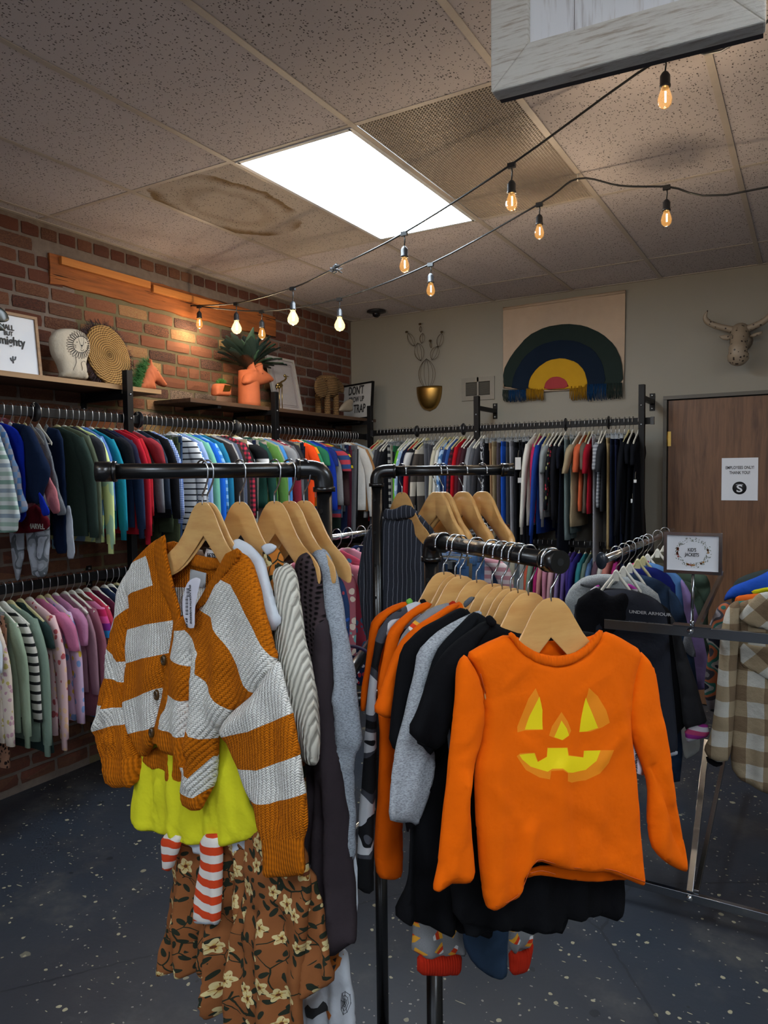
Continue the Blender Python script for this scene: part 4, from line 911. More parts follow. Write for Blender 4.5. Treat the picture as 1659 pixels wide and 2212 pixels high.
for k in range(420):
    a = r.uniform(0, 6.283); a2 = a + r.uniform(-.12, .12); l = r.uniform(.018, .045); w0 = r.uniform(-.01, 0)
    p = pl.at(cu + .142 * math.cos(a), cv + R0 * .98 * math.sin(a), w0) - r0; q = pl.at(cu + (.142 + l) * math.cos(a2), cv + (R0 + l) * math.sin(a2), w0 - .006) - r0
    m.tube([p, q], [.0016, .0007], 3, cap=False)
tag(m.build('dark_fringe', plain('dark_fringe', '2e1a22', .8), t), kind='stuff')
# horse head planter with grassy mane
pl = wallpl(325, 845, WX + .20)
t = thing('horse_head_planter', 'terracotta horse head planter with green grass for a mane', 'planter', pl.P0)
c = Cloth(pl, [(297, 843), (298, 833), (304, 818), (309, 800), (315, 790), (318, 786), (321, 774), (325, 776), (327, 788), (336, 795), (345, 810), (353, 823), (358, 829), (358, 836), (350, 836), (343, 832), (337, 826), (331, 826), (334, 836), (336, 843)],
          thick=.035, edge=.045, res=.008, fold=.001, back=1., creases=[((332, 805), (350, 826), .006, .006), ((317, 800), (327, 822), .004, .004), ((309, 812), (315, 836), -.003, .003), ((303, 822), (309, 840), -.003, .003)]); c.build('horse_head', M_TERRA, t)
m = MB(); m.ball(rel([c.front(332, 802, .0)], t)[0], (.003, .006, .004), 8, 5); m.ball(rel([c.front(355, 832, 0)], t)[0], (.002, .003, .003), 8, 5); m.build('eye', plain('dark_terracotta', '7c3f26', .7), t)
m = MB(); r0 = np.array(t.location); r = random.Random(5)
for k in range(900):
    q = r.random(); x = 320 - 22 * q ** .8; y = 786 + 54 * q; a = math.radians(r.uniform(120, 215)) + (q - .5) * .5; L = r.uniform(.03, .062)
    p = pl.px(x + r.uniform(-2, 6), y, r.uniform(-.03, .02)) - r0; d = pl.h * math.cos(a) * L + pl.up * math.sin(a) * L + pl.n * r.uniform(-.02, .02)
    m.tube([p, p + d * .6, p + d - _Z * .004], [.0012, .001, .0004], 3, cap=False)
tag(m.build('grass_mane', plain('bright_grass', '2f6b2e', .6), t), kind='stuff')
# small planter cube with gold triangle
pl = wallpl(477, 856, WX + .20)
t = thing('small_cactus_planter', 'small terracotta planter with gold facet and little green succulent', 'planter', pl.P0)
Cloth(pl, [(461, 855), (461, 838), (464, 829), (480, 828), (494, 832), (494, 856)], thick=.03, edge=.012, res=.012, fold=0, smooth=0, back=1).build('pot', M_TERRA, t)
slab('gold_facet', [(473, 846), (477, 832), (492, 834), (488, 846)], pl, .003, plain('gold_leaf', 'd9b060', .25, 1), t, .034)
m = MB(); r0 = np.array(t.location); r = random.Random(6)
for k in range(160):
    p = pl.px(478, 830, 0) - r0; d = np.array((r.uniform(-1, 1), r.uniform(-1, 1), r.uniform(.1, 1.2))); d /= np.linalg.norm(d); m.tube([p + d * .008, p + d * r.uniform(.03, .042)], [.004, .001], 4, cap=False)
tag(m.build('succulent_leaves', plain('succulent', '3f7a34', .6), t), kind='stuff')
# llama head planter with big leafy plant
pl = wallpl(545, 868, WX + .20)
t = thing('llama_head_planter', 'large terracotta llama head pot with dark leafy greenery inside', 'planter', pl.P0)
m = MB(); r0 = np.array(t.location); base = pl.px(538, 866) - r0
u0, _ = pl.uv((513, 840)); u1, _ = pl.uv((562, 840)); rr_ = .074; zt = pl.uv((540, 802))[1]
cb = pl.at((u0 + u1) / 2, 0) - r0; zb = zt2 - pl.P0[2]
m.lathe((cb[0], cb[1], 0), [(.0001, zb), (rr_ * 1.02, zb), (rr_ * 1.0, zb + .03), (rr_ * .95, zt * .7), (rr_ * .95, zt), (rr_ * .86, zt), (rr_ * .84, zt - .03), (.0001, zt - .03)], 36); m.build('pot', M_TERRA, t)
c = Cloth(pl, [(524, 828), (530, 806), (537, 800), (537, 778), (541, 776), (546, 792), (549, 797), (552, 784), (558, 780), (563, 785), (563, 796), (567, 800), (580, 809), (588, 820), (585, 826), (576, 828), (566, 832), (556, 834), (545, 834), (532, 832)], off=rr_ * .4, thick=.045, edge=.05, res=.009, fold=.0005, back=.9); c.build('llama_head', M_TERRA, t)
m = MB()
for q in ((556, 808),): m.ball(rel([c.front(*q)], t)[0], (.003, .007, .004), 8, 5)
m.tube(rel(onc(c, [(574, 822), (580, 825), (587, 823)]), t), .0018, 5); m.build('face_lines', plain('dark_terracotta', '7c3f26', .7), t)
r = random.Random(11); M_GREEN = plain('dark_green_leaf', '1f2f29', .5); M_GREEN2 = plain('mid_green_leaf', '34503a', .5)
top = pl.px(537, 800) - r0
for k in range(70):
    a = r.uniform(0, 6.283); e = r.uniform(.35, 1.35); L = r.uniform(.22, .36) * (1.15 if k < 8 else 1); d = np.array((math.cos(a) * math.cos(e) * .7, math.sin(a) * math.cos(e), math.sin(e))); s = np.cross(d, (0, 0, 1)); s /= np.linalg.norm(s)
    if (top + d * L)[0] + t.location[0] < WX + .03: d[0] = abs(d[0]) * .4
    W_ = L * r.uniform(.09, .16); vs = []; n = 6; up = np.cross(s, d)
    for i in range(n + 1):
        q = i / n; p = top + d * L * q - _Z * .10 * L * q * q * 2; w = W_ * math.sin(math.pi * min(1, q * .9 + .08)) ; fr_ = .006 * math.sin(9 * q)
        vs += [p - s * w + up * (.012 + fr_), p, p + s * w + up * (.012 - fr_)]
    fs = [(i * 3 + j, i * 3 + j + 1, i * 3 + j + 4, i * 3 + j + 3) for i in range(n) for j in range(2)]
    MB().add(vs, fs, 0, True).build('leaf', M_GREEN if k % 4 else M_GREEN2, t)
# white picture frame leaning
pl = wallpl(625, 878, WX + .15).tilt(.20)
t = thing('leaning_frame', 'empty-looking white picture frame leaning behind the brass crane', 'picture', pl.P0)
P = [pl.uv(q) for q in ((597, 872), (653, 878), (639, 782), (585, 768))]
u0, u1 = P[0][0] - .01, P[1][0] + .0; zb = (zt2 - pl.P0[2]) / pl.up[2]; v1 = max(P[2][1], P[3][1])
M_WHF = plain('off_white_frame', 'a39c94', .5); frame_uv(t, pl, u0, zb, u1, v1, .018, .02, M_WHF, plain('pale_print', '9c928e', .6))
for k in (0, 1):
    q = .045 + .012 * k; m = MB()
    for a, b in (((u0 + q, zb + q), (u1 - q, zb + q)), ((u0 + q, v1 - q), (u1 - q, v1 - q)), ((u0 + q, zb + q), (u0 + q, v1 - q)), ((u1 - q, zb + q), (u1 - q, v1 - q))): m.tube([pl.at(*a, -.007) - np.array(t.location), pl.at(*b, -.007) - np.array(t.location)], .001, 4)
    m.build('mount_line', plain('pink_grey_line', '8f7c7c', .7), t)
# brass crane
pl = wallpl(606, 875, WX + .25); M_BRASS = plain('antique_brass', 'a8905a', .3, 1)
t = thing('crane_figurine', 'slim antique brass crane figurine in front of the white frame', 'figurine', pl.P0); m = MB(); zb = zt2
def pz(x, y, w=0.): return pl.px(x, y, w) - np.array(t.location)
m.tube(catmull([pz(602, 838), pz(607, 826), pz(614, 822), pz(618, 816), pz(614, 812), pz(616, 810)], 4), [.012, .011, .009, .008, .007, .006, .006, .006, .006, .006, .006, .006, .006, .006, .006, .006, .006, .006, .007, .007, .007], 8)
m.tube([pz(616, 812), pz(625, 814)], [.005, .001], 6); m.ball(pz(604, 832), (.012, .034, .018), 12, 8); m.tube([pz(598, 832), pz(597, 842)], [.012, .002], 6); m.build('crane_body', M_BRASS, t)
for dx in (0, 3):
    q = pz(603 + dx, 835, .004 * dx); b_ = np.array(q); b_[2] = zb - t.location[2]; MB().tube([q, b_], .0032, 6).build('leg', M_BRASS, t)
MB().lathe((pz(604, 870)[0], pz(604, 870)[1], zb - t.location[2]), [(.0001, 0), (.02, 0), (.018, .006), (.0001, .007)], 16).build('foot', M_BRASS, t)
# woven elephant basket
pl = wallpl(705, 885, WX + .18)
g = G('woven_rush'); v = g.coord('Object'); x, y, z = g.xyz(v); b1 = ((z / .013).fract() - .5).abs(); sg = ((z / .013).floor() * .5).fract(); b2 = (((y + x) / .02 + sg).fract() - .5).abs()
h_ = (1. - b1 * 2.) * (1. - b2 * .8); g.bump(h_, .006, 1.); M_RUSH = g.done(g.mix(g.sstep(h_, .1, .8), hx('3f2b18'), g.mix(g.noise(v, 40, 3), hx('9a7648'), hx('7a5a36'))), .8, 0, .3)
t = thing('elephant_basket', 'woven rush basket shaped like an elephant on four stubby legs', 'basket', pl.P0); zb = zt2 - t.location[2]
c0 = pz = None
def pz(x, y, w=0.): return pl.px(x, y, w) - np.array(t.location)
ce_ = pz(707, 838); u0, _ = pl.uv((672, 838)); u1, _ = pl.uv((742, 838)); hw = .108; zm = ce_[2]
m = MB(); m.lathe((ce_[0], ce_[1], 0), [(.0001, zm - .075), (hw * .6, zm - .07), (hw * .9, zm - .045), (hw, zm), (hw * .97, zm + .04), (hw * .88, zm + .062), (hw * .9, zm + .066)], 30, 0, 'z', (.85, 1)); m.build('body', M_RUSH, t)
MB().lathe((ce_[0], ce_[1], 0), [(hw * .92, zm + .064), (hw * .92, zm + .072), (hw * .6, zm + .092), (.0001, zm + .1)], 30, 0, 'z', (.85, 1)).build('lid', M_RUSH, t)
for sx, sy in ((.5, -.6), (.5, .5), (-.5, -.6), (-.5, .5)):
    b_ = (ce_[0] + sx * hw * .8, ce_[1] + sy * hw, 0); MB().lathe(b_, [(.026, zb), (.024, zb + .01), (.024, zm - .05)], 14).build('leg', M_RUSH, t)
c = Cloth(pl, [(682, 820), (690, 814), (700, 820), (708, 838), (704, 855), (694, 862), (683, 852), (678, 836)], off=hw * .6, thick=.014, edge=.02, res=.012, fold=.002); c.build('ear', M_RUSH, t)
c = Cloth(pl, [(722, 820), (735, 822), (742, 835), (742, 850), (733, 848), (722, 846), (712, 850), (716, 834)], off=hw * .58, thick=.012, edge=.02, res=.012, fold=.002, seed=4); c.build('ear', M_RUSH, t)
MB().lathe(pz(686, 820, hw * .62 + .014), [(.006, 0), (.014, 0), (.014, .005), (.006, .005), (.006, 0)], 14, 0, 'x').build('eye', M_RUSH, t)
# grey wooden bird
pl = wallpl(745, 888, WX + .26)
t = thing('wooden_bird', 'pale grey carved bird figure in front of the lettered sign', 'figurine', pl.P0)
Cloth(pl, [(731, 889), (737, 877), (747, 866), (754, 862), (760, 863), (762, 869), (759, 876), (761, 890)], thick=.02, edge=.025, res=.009, fold=0, back=1).build('bird_body', plain('driftwood', '8a7c6a', .8), t)
# lettered sign
pl = wallpl(770, 893, WX + .12); pl = Plane(ony(770, 893, 5.13), h=(.94, -.34, 0)).tilt(.08)
t = thing('lettered_sign', 'black-framed white sign reading DONT GROW UP ITS A TRAP', 'sign', pl.P0)
a = pl.uv((735, 820)); b = pl.uv((805, 822)); zb = (zt2 - pl.P0[2]) / pl.up[2]
frame_uv(t, pl, a[0] - .03, zb, b[0], zb + .30, .013, .02, M_BLACK, plain('sign_white', 'b2b0ac', .6, var=.01))
def tx(s, x, y, sz, fw=1.): text(s, sz, pl.px(x, y, -.0065), pl.h, pl.up, M_INKP, t, font_w=fw)
tx("DON'T", 768, 844, .098, .68); tx('GROW UP', 768, 863, .062, .72); tx('TRAP', 775, 883, .098, .68)

# ================================================================ BACK WALL DECOR
M_GOLD = plain('brushed_gold', 'b08a4a', .38, 1, .5, .03); M_WIRE = plain('bronze_wire', '51422f', .45, 1)
pw = Plane(ony(925, 890, WY - .02), h=(1, 0, 0))
t = thing('wire_cactus', 'gold bowl wall planter with a bronze wire cactus rising from it', 'wall decoration', pw.P0); r0 = np.array(t.location)
def wz(x, y, w=0.): return pw.px(x, y, w) - r0
# half bowl fixed against the wall
cbw = wz(926, 836); rb = (wz(952, 836) - wz(899, 840))[0] / 2; zb = wz(926, 888)[2]; Hb = cbw[2] - zb; vs = []; n = 16; mrow = 9
for i in range(mrow + 1):
    q = i / mrow; rad = rb * math.sqrt(max(0, 1 - (1 - q) ** 2.2)); z = zb + Hb * q
    for k in range(n + 1): a = math.pi * k / n; vs.append((cbw[0] + rad * math.cos(a), .018 - rad * .75 * math.sin(a), z))
fs = [(i * (n + 1) + k, i * (n + 1) + k + 1, (i + 1) * (n + 1) + k + 1, (i + 1) * (n + 1) + k) for i in range(mrow) for k in range(n)]
o = MB().add(vs, fs, 0, True).build('bowl', M_GOLD, t); sd = o.modifiers.new('solid', 'SOLIDIFY'); sd.thickness = .002
MB().tube([vs[mrow * (n + 1) + k] for k in range(n + 1)], .0022, 6).build('rim', M_WIRE, t)
def pad(name, a, b, wd, nw=5):
    """one cactus pad: wires bulging between a foot and a tip, given in pixels"""
    A = wz(*a, .008); B = wz(*b, .008); d = B - A; L = np.linalg.norm(d); sx = np.cross(d / L, (0, 1, 0)); m = MB()
    for k in range(nw):
        th = math.pi * k / (nw - 1); pts = []
        for i in range(9):
            q = i / 8; s = math.sin(math.pi * q) ** .7; pts.append(A + d * q + sx * wd * math.cos(th) * s + np.array((0, -1, 0)) * wd * .7 * math.sin(th) * s)
        m.tube(pts, .0013, 5)
    m.build(name, M_WIRE, t)
pad('cactus_pad', (925, 842), (922, 775), .075, 7); pad('cactus_pad', (910, 780), (903, 741), .043, 5); pad('cactus_pad', (934, 778), (946, 748), .038, 5)
pad('cactus_pad', (896, 748), (882, 720), .028, 4); pad('cactus_pad', (912, 742), (914, 720), .024, 4); pad('cactus_pad', (948, 750), (955, 720), .03, 4); pad('cactus_pad', (932, 752), (931, 738), .010, 4); pad('cactus_pad', (910, 718), (909, 705), .012, 4)
for q in ((880, 719), (909, 702), (956, 719), (931, 738)):
    m = MB()
    for k in range(9): a = 2 * math.pi * k / 9; p = wz(*q, .01); m.tube([p, p + np.array((math.cos(a) * .012, -.006, math.sin(a) * .008 + .006))], [.002, .003], 4)
    m.build('wire_flower', M_WIRE, t)
# air vent
a = ony(998, 818, WY); b = ony(1069, 862, WY)
t = thing('air_vent', 'painted metal air vent with two louvred panes on the back wall', 'vent', ((a[0] + b[0]) / 2, WY - .006, (a[2] + b[2]) / 2))
w, h = b[0] - a[0], a[2] - b[2]; M_VENT = plain('vent_paint', '7f796f', .5); m = MB()
for s in (-1, 1): m.box((s * (w / 2 - .018), 0, 0), (.036, .010, h)); m.box((0, 0, s * (h / 2 - .018)), (w - .072, .010, .036))
m.box((0, 0, 0), (.014, .010, h)); m.build('frame', M_VENT, t); MB().box((0, .004, 0), (w - .05, .002, h - .05)).build('duct_back', plain('duct_dark', '24221f', .8), t)
for s in (-1, 1):
    for k in range(13): MB().box((s * (w / 4 - .011), -.001, -h / 2 + .045 + (h - .09) * k / 12), (w / 2 - .045, .002, .006), 0, 0, .6).build('louvre', plain('louvre', '5e5a53', .5), t)
# rainbow tapestry
pw = Plane(ony(1218, 745, WY - .022), h=(1, 0, 0))
t = thing('rainbow_tapestry', 'cream cloth wall hanging with felt rainbow in green, navy, yellow and coral', 'wall hanging', pw.P0)
Cloth(pw, [(1087, 664), (1351, 626), (1348, 800), (1345, 845), (1230, 843), (1174, 846), (1086, 838)], thick=.0015, edge=.01, res=.03, fold=.006, fl=.5, grow=.3, smooth=0).build('cream_cloth', fabric('b39e8a'), t)
m = MB(); m.tube([pw.px(1087, 668) - np.array(t.location), pw.px(1351, 630) - np.array(t.location)], .011, 10); m.build('hanging_rod', fabric('b39e8a'), t)
m = MB(); r0 = np.array(t.location)
GRN = [(1089, 843), (1086, 802), (1105, 766), (1140, 725), (1178, 706), (1222, 699), (1262, 703), (1300, 720), (1328, 745), (1343, 778), (1347, 828), (1309, 829)]
NAV = [(1103, 845), (1110, 808), (1132, 770), (1165, 745), (1205, 734), (1245, 736), (1282, 754), (1302, 785), (1310, 830), (1270, 835)]
YEL = [(1140, 843), (1144, 818), (1160, 795), (1185, 778), (1215, 773), (1245, 782), (1262, 800), (1269, 825), (1268, 835), (1232, 840)]
COR = [(1174, 842), (1178, 826), (1190, 815), (1206, 813), (1222, 820), (1230, 838)]
for nm, q, hcol, of in (('green_arch', GRN, '232d2a', .008), ('navy_arch', NAV, '141f2e', .012), ('yellow_arch', YEL, 'b98c22', .016), ('coral_arch', COR, '9c3c3e', .020)):
    Cloth(pw, q, off=of, thick=.003, edge=.006, res=.02, fold=.001, smooth=1).build(nm, fabric(hcol, 'felt'), t)
def fringe(x0, x1, y0, y1, L, hcol, yt=None):
    m = MB(); r = random.Random(int(x0)); a = pw.uv((x0, y0)); b = pw.uv((x1, y1)); n = int((b[0] - a[0]) / .0042)
    for k in range(n):
        q = k / n; u = a[0] + (b[0] - a[0]) * q; v_ = a[1] + (b[1] - a[1]) * q; l = L * r.uniform(.82, 1.08)
        m.tube([pw.at(u, v_ + .004, .016 + r.uniform(-.004, .004)) - r0, pw.at(u + r.uniform(-.003, .003), v_ - l * .5, .02) - r0, pw.at(u + r.uniform(-.006, .006), v_ - l, .014 + r.uniform(-.006, .006)) - r0], .0024, 4)
    tag(m.build('yarn_fringe', fabric(hcol), t, {'232d2a': 'dark green yarn fringe', '0b2f52': 'blue yarn fringe', '8a6210': 'mustard yarn fringe'}[hcol]), kind='stuff')
fringe(1088, 1102, 843, 844, .085, '232d2a'); fringe(1101, 1139, 844, 843, .085, '0b2f52'); fringe(1139, 1176, 841, 841, .085, '8a6210')
fringe(1233, 1270, 836, 834, .095, '8a6210'); fringe(1270, 1312, 832, 830, .11, '0b2f52'); fringe(1311, 1346, 830, 828, .105, '232d2a')
# spotted antlered head
pw = Plane(ony(1598, 740, WY - .05), h=(1, 0, 0))
g = G('spotted_resin'); v = g.coord('Object'); n = g.vor(v, 42); r_ = g.xyz(n.outputs['Color'])[0]
M_SPOT = g.done(g.mix((S(g, n.outputs['Distance']) < .26) * (r_ < .92), hx('8a7b69'), hx('23180f')), .5, 0, .5)
t = thing('spotted_animal_head', 'beige faux animal head with dark spots and curved horns on the wall', 'wall decoration', pw.P0); r0 = np.array(t.location)
def wz(x, y, w=0.): return pw.px(x, y, w) - r0
m = MB(); P = [wz(1600, 716, .0), wz(1600, 718, .05), wz(1599, 735, .09), wz(1598, 752, .12), wz(1598, 768, .13), wz(1598, 780, .11), wz(1598, 787, .08)]
m.tube(catmull(P, 4), [(.055 + .0 * i, .05) for i in range(5)] + [(.052, .05)] * 4 + [(.048, .045)] * 4 + [(.055, .05)] * 4 + [(.062, .055)] * 4 + [(.055, .05), (.045, .04), (.03, .03), (.012, .012)], 18); m.build('head', M_SPOT, t)
m = MB(); m.tube([wz(1600, 735, -.05), wz(1600, 735, .05)], [.07, .05], 16); m.build('neck', M_SPOT, t)
for sgn, pts in ((-1, [(1590, 717), (1572, 713), (1550, 708), (1532, 700), (1527, 690), (1533, 676)]), (1, [(1608, 716), (1625, 710), (1645, 702), (1662, 690), (1670, 675), (1666, 662)])):
    m = MB(); m.tube(catmull([wz(x, y, .05 + .01 * i) for i, (x, y) in enumerate(pts)], 3), [.024, .023, .022, .021, .020, .020, .020, .020, .019, .019, .018, .016, .013, .010, .006, .002], 10); m.build('horn', M_SPOT, t)
for pts in ([(1583, 728), (1570, 722), (1552, 726), (1560, 734), (1575, 735)], [(1616, 727), (1630, 719), (1648, 715), (1645, 722), (1628, 729)]):
    Cloth(pw, pts, off=.06, thick=.01, edge=.02, res=.012, fold=.002).build('ear', M_SPOT, t)
# dome camera in the ceiling corner
p = onz(793, 686, HC); t = thing('dome_camera', 'small black dome camera on the ceiling near the corner', 'camera', (-3.05, 5.10, HC))
MB().lathe((0, 0, 0), [(.0001, -.001), (.075, -.001), (.078, -.012), (.045, -.024), (.0001, -.024)], 28).build('mount_ring', M_PL_K, t)
MB().ball((0, 0, -.026), (.034, .034, .03), 18, 10).build('dome', plain('smoked_dome', '0d0d10', .08), t)

# ================================================================ HANGING WHITEWASHED BOARD
g = G('whitewashed_wood'); v = g.coord('Object', (1, 1, 1)); st_ = g.noise(g.coord('Object', (26, 26, 2)), 2., 5, .65); st2 = g.noise(v, 7, 3)
M_WASH = g.done(g.mix(g.sstep(st_, .50, .70) * .6, hx('eceef2'), g.mix(st2, hx('aab0bc'), hx('b09878'))), .7, 0, .3)
g = G('rough_whitewashed_frame'); v = g.coord('Object'); n1 = g.noise(g.coord('Object', (2, 9, 30)), 5, 5, .7); e = g.noise(v, 8, 4, .6)
g.bump(g.noise(v, 90, 4, .7) + n1, .003, .8); M_WASHF = g.done(g.mix(g.sstep(n1, .46, .68) * .6, hx('dedbd3'), g.mix(g.sstep(e, .4, .6), hx('a89f92'), hx('8a6c48'))), .75, 0, .3)
T_B = 1.62; bl = dep(1060, 199, T_B); hb = np.array((math.cos(math.radians(3.6)), math.sin(math.radians(3.6)), 0)); pb = Plane(bl, h=hb)
t = thing('hanging_board', 'whitewashed plank board in a chunky distressed frame hung from the ceiling', 'sign', bl)
LB_ = pb.uv((1655, 48))[0]; HB_ = HC - bl[2] - .03 ; fw = .085; dp = .045; r0 = bl
def bx_uv(m, a, b, c, d, w0, w1):
    q = [(a, b), (c, b), (c, d), (a, d)]; vs = [pb.at(*k, w0) - r0 for k in q] + [pb.at(*k, w1) - r0 for k in q]
    m.add(vs, [(0, 1, 2, 3), (7, 6, 5, 4)] + [(i, i + 4, (i + 1) % 4 + 4, (i + 1) % 4) for i in range(4)])
def trap(name, q):
    m = MB(); vs = [pb.at(*k, .0) - r0 for k in q] + [pb.at(*k, -dp) - r0 for k in q]
    m.add(vs, [(0, 1, 2, 3), (7, 6, 5, 4)] + [(i, i + 4, (i + 1) % 4 + 4, (i + 1) % 4) for i in range(4)]); m.build(name, M_WASHF, t, bevel=.004)
trap('frame_rail', [(0, 0), (LB_, 0), (LB_ - fw, fw), (fw, fw)]); trap('frame_rail', [(fw, HB_ - fw), (LB_ - fw, HB_ - fw), (LB_, HB_), (0, HB_)])
trap('frame_stile', [(0, 0), (fw, fw), (fw, HB_ - fw), (0, HB_)]); trap('frame_stile', [(LB_, 0), (LB_, HB_), (LB_ - fw, HB_ - fw), (LB_ - fw, fw)])
cuts = [fw - .005, pb.uv((1237, 100))[0], pb.uv((1511, 20))[0], LB_ - fw + .005]
for a, b in zip(cuts[:-1], cuts[1:]):
    m = MB(); bx_uv(m, a + .001, fw - .005, b - .001, HB_ - fw + .005, -.016, -.03); m.build('plank', M_WASH, t)
m = MB(); bx_uv(m, .004, .004, LB_ - .004, .034, -dp, -dp - .022); m.build('back_batten', plain('grey_batten', '3c3b42', .6), t)
for x in (LB_ * .2, LB_ * .8):
    m = MB(); m.tube([pb.at(x, HB_ - .01, -.02) - r0, pb.at(x, HB_ + .035, -.02) - r0], .0015, 6); m.build('hanging_wire', M_STEEL, t)

# ================================================================ STRING LIGHTS
M_CORD = plain('black_rubber', '121314', .45); M_CORDG = M_CORD
gb = G('bulb_glass'); gb.b.inputs['Transmission Weight'].default_value = 1.; gb.b.inputs['IOR'].default_value = 1.08; gb.b.inputs['Emission Color'].default_value = hx('ffb45a'); gb.b.inputs['Emission Strength'].default_value = .12; M_BULB = gb.done((1, .88, .7, 1), .02)
gb = G('bright_bulb_glass'); gb.b.inputs['Transmission Weight'].default_value = 1.; gb.b.inputs['IOR'].default_value = 1.08; gb.b.inputs['Emission Color'].default_value = hx('ffdc96'); gb.b.inputs['Emission Strength'].default_value = .5; M_BULB2 = gb.done((1, .92, .75, 1), .02)
M_FIL = emis('glowing_filament', 'ffcf80', 60.)
def vline(a, b, x, y):
    """point of the pixel ray in the upright plane through a and b"""
    h = np.array(b) - np.array(a); h[2] = 0; P = Plane(a, h=h); return P.px(x, y)
hookW = onx(415, 660, WX + .03); h2 = onz(1248, 386, HC - .02); e1 = dep(1437, 120, 2.25); e1b = dep(1640, 60, 1.95)
def cord(name, label, pts, sag=()):
    t = thing(name, label, 'string lights', pts[0]); m = MB(); P = catmull(pts, 5); m.tube(rel(P, t), .0042, 7); m.build('cord', M_CORD, t); return t
B1 = [(510, 655), (632, 622), (722, 580), (873, 503), (1105, 355)]; B2 = [(565, 672), (733, 645), (930, 570), (1165, 440)]
P1 = [hookW] + [vline(hookW, e1, *q) for q in B1] + [e1, e1b, (.9, 1.3, 2.85), (2.2, .2, 2.84)]
P2 = [hookW] + [vline(hookW, h2, *q) for q in B2] + [h2]; d3 = np.array((1.2, 0.05, 0)); P2b = [h2] + [vline(h2, h2 + d3, *q) for q in ((1340, 401), (1440, 403), (1659, 404))] + [(1.3, 3.2, 2.87), (3.0, 3.1, 2.85)]
s1 = cord('string_lights', 'upper black string light cord running behind the hanging board', P1)
s2 = cord('string_lights', 'lower black string light cord tied to the ceiling beside the grille', P2 + P2b[1:])
m = MB(); m.tube([h2 - np.array(s2.location) + (0, 0, .03), h2 - np.array(s2.location) + (0, 0, -.012)], .003, 6); m.build('cable_tie', M_PL_W, s2)
k_ = vline(hookW, e1, 722, 580) - np.array(s1.location); m = MB(); r = random.Random(2)
for i in range(9): m.tube([k_ + np.array([r.uniform(-.03, .03) for _ in range(3)]) * (1, 1, .7) for _ in range(4)], .003, 5)
m.build('cord_knot', plain('grey_tape', '2c2e32', .5), s1)
m = MB(); m.tube([(WX - np.array(s1.location)[0], 0, 0), (.01, 0, 0)], .004, 6); m.build('wall_hook', M_BLACK, s1)
NB = [0]
def bulb(p, drop, label, big=False, sock=.045):
    t = thing('hanging_bulb', label, 'light bulb', p, 0, 'filament bulbs of the string lights'); s = 1.25 if big else 1.
    MB().box((0, 0, -.004), (.03, .014, .018)).tube([(0, 0, -.006), (.003, 0, -drop * .5), (0, 0, -drop)], .0028, 6).build('drop_cord', M_CORD, t)
    MB().lathe((0, 0, -drop), [(.003, .004), (.010, -.002), (.0155, -.012), (.0155, -sock + .008), (.017, -sock + .006), (.017, -sock), (.0001, -sock)], 16).build('socket', M_PL_K, t)
    z = -drop - sock; g_ = MB()
    pr = [(.011, 0), (.0135, -.008), (.020, -.026), (.0225, -.040), (.019, -.054), (.010, -.063), (.0001, -.066)] if not big else [(.012, 0), (.014, -.010), (.022, -.024), (.0295, -.042), (.0285, -.058), (.018, -.072), (.0001, -.078)]
    g_.lathe((0, 0, z), pr, 20); o = g_.build('glass', M_BULB2 if big else M_BULB, t); o.visible_shadow = True
    f = MB(); f.tube([(.002, 0, z - .012), (.002, 0, z - (.046 if not big else .055))], .0026 if not big else .006, 6); f.build('filament', M_FIL, o)
    if True:
        L = bpy.data.lights.new('bulb_light', 'POINT'); L.energy = BULB_W * (1.5 if big else 1); L.color = (1, .78, .54); L.shadow_soft_size = .012
        lo = bpy.data.objects.new('bulb_light', L); COL.objects.link(lo); lo.location = (p[0], p[1], p[2] + z - .072 - (.012 if big else 0)); lo['kind'] = 'structure'
    NB[0] += 1; return t
bulb(vline(hookW, e1, 430, 661), .035, 'bulb nearest the brick wall, above the left end of the planter shelf', sock=.04)
bulb(P1[1], .055, 'large round bulb over the llama planter', True); bulb(P1[2], .07, 'large round bulb hanging lowest on the upper cord', True)
bulb(P1[4], .06, 'pear-shaped bulb just below the corner of the lit ceiling panel'); bulb(P1[5], .06, 'pear-shaped bulb in front of the ceiling grille')
bulb(e1, .05, 'bulb hanging under the whitewashed board'); bulb((.35, 1.75, 2.85), .05, 'bulb beyond the right edge of view'); bulb((1.4, .9, 2.84), .05, 'bulb of the string farther right of view')
bulb(P2[1], .055, 'small pear-shaped bulb right of the llama planter leaves'); bulb(P2[2], .055, 'large round bulb nearest the room corner', True)
bulb(P2[3], .05, 'pear-shaped bulb hanging above the wire cactus'); bulb(P2[4], .05, 'pear-shaped bulb below the grille, on the lower cord'); bulb(P2b[2], .055, 'bulb on the level cord above the rainbow hanging')
bulb((.95, 3.2, 2.86), .05, 'bulb of the level cord past the right edge'); bulb((2.2, 3.1, 2.86), .05, 'bulb of the level cord near the right wall')
r = random.Random(4)
for ya, nm in ((-.6, 'added unseen string lights overhead behind the camera'), (-2.4, 'added unseen string lights near the shop window')):  # unseen strings added to brighten and warm the ceiling
    pts = [(-3.3 + 1.2 * k, ya + .25 * (k % 2), 2.86 - .05 * (k % 2)) for k in range(7)]; cord('string_lights', nm, [np.array(q) for q in pts])
    for k, q in enumerate(pts[1:-1]): bulb(q, .05, 'bulb %s of the %s' % (['one', 'two', 'three', 'four', 'five'][k], nm))
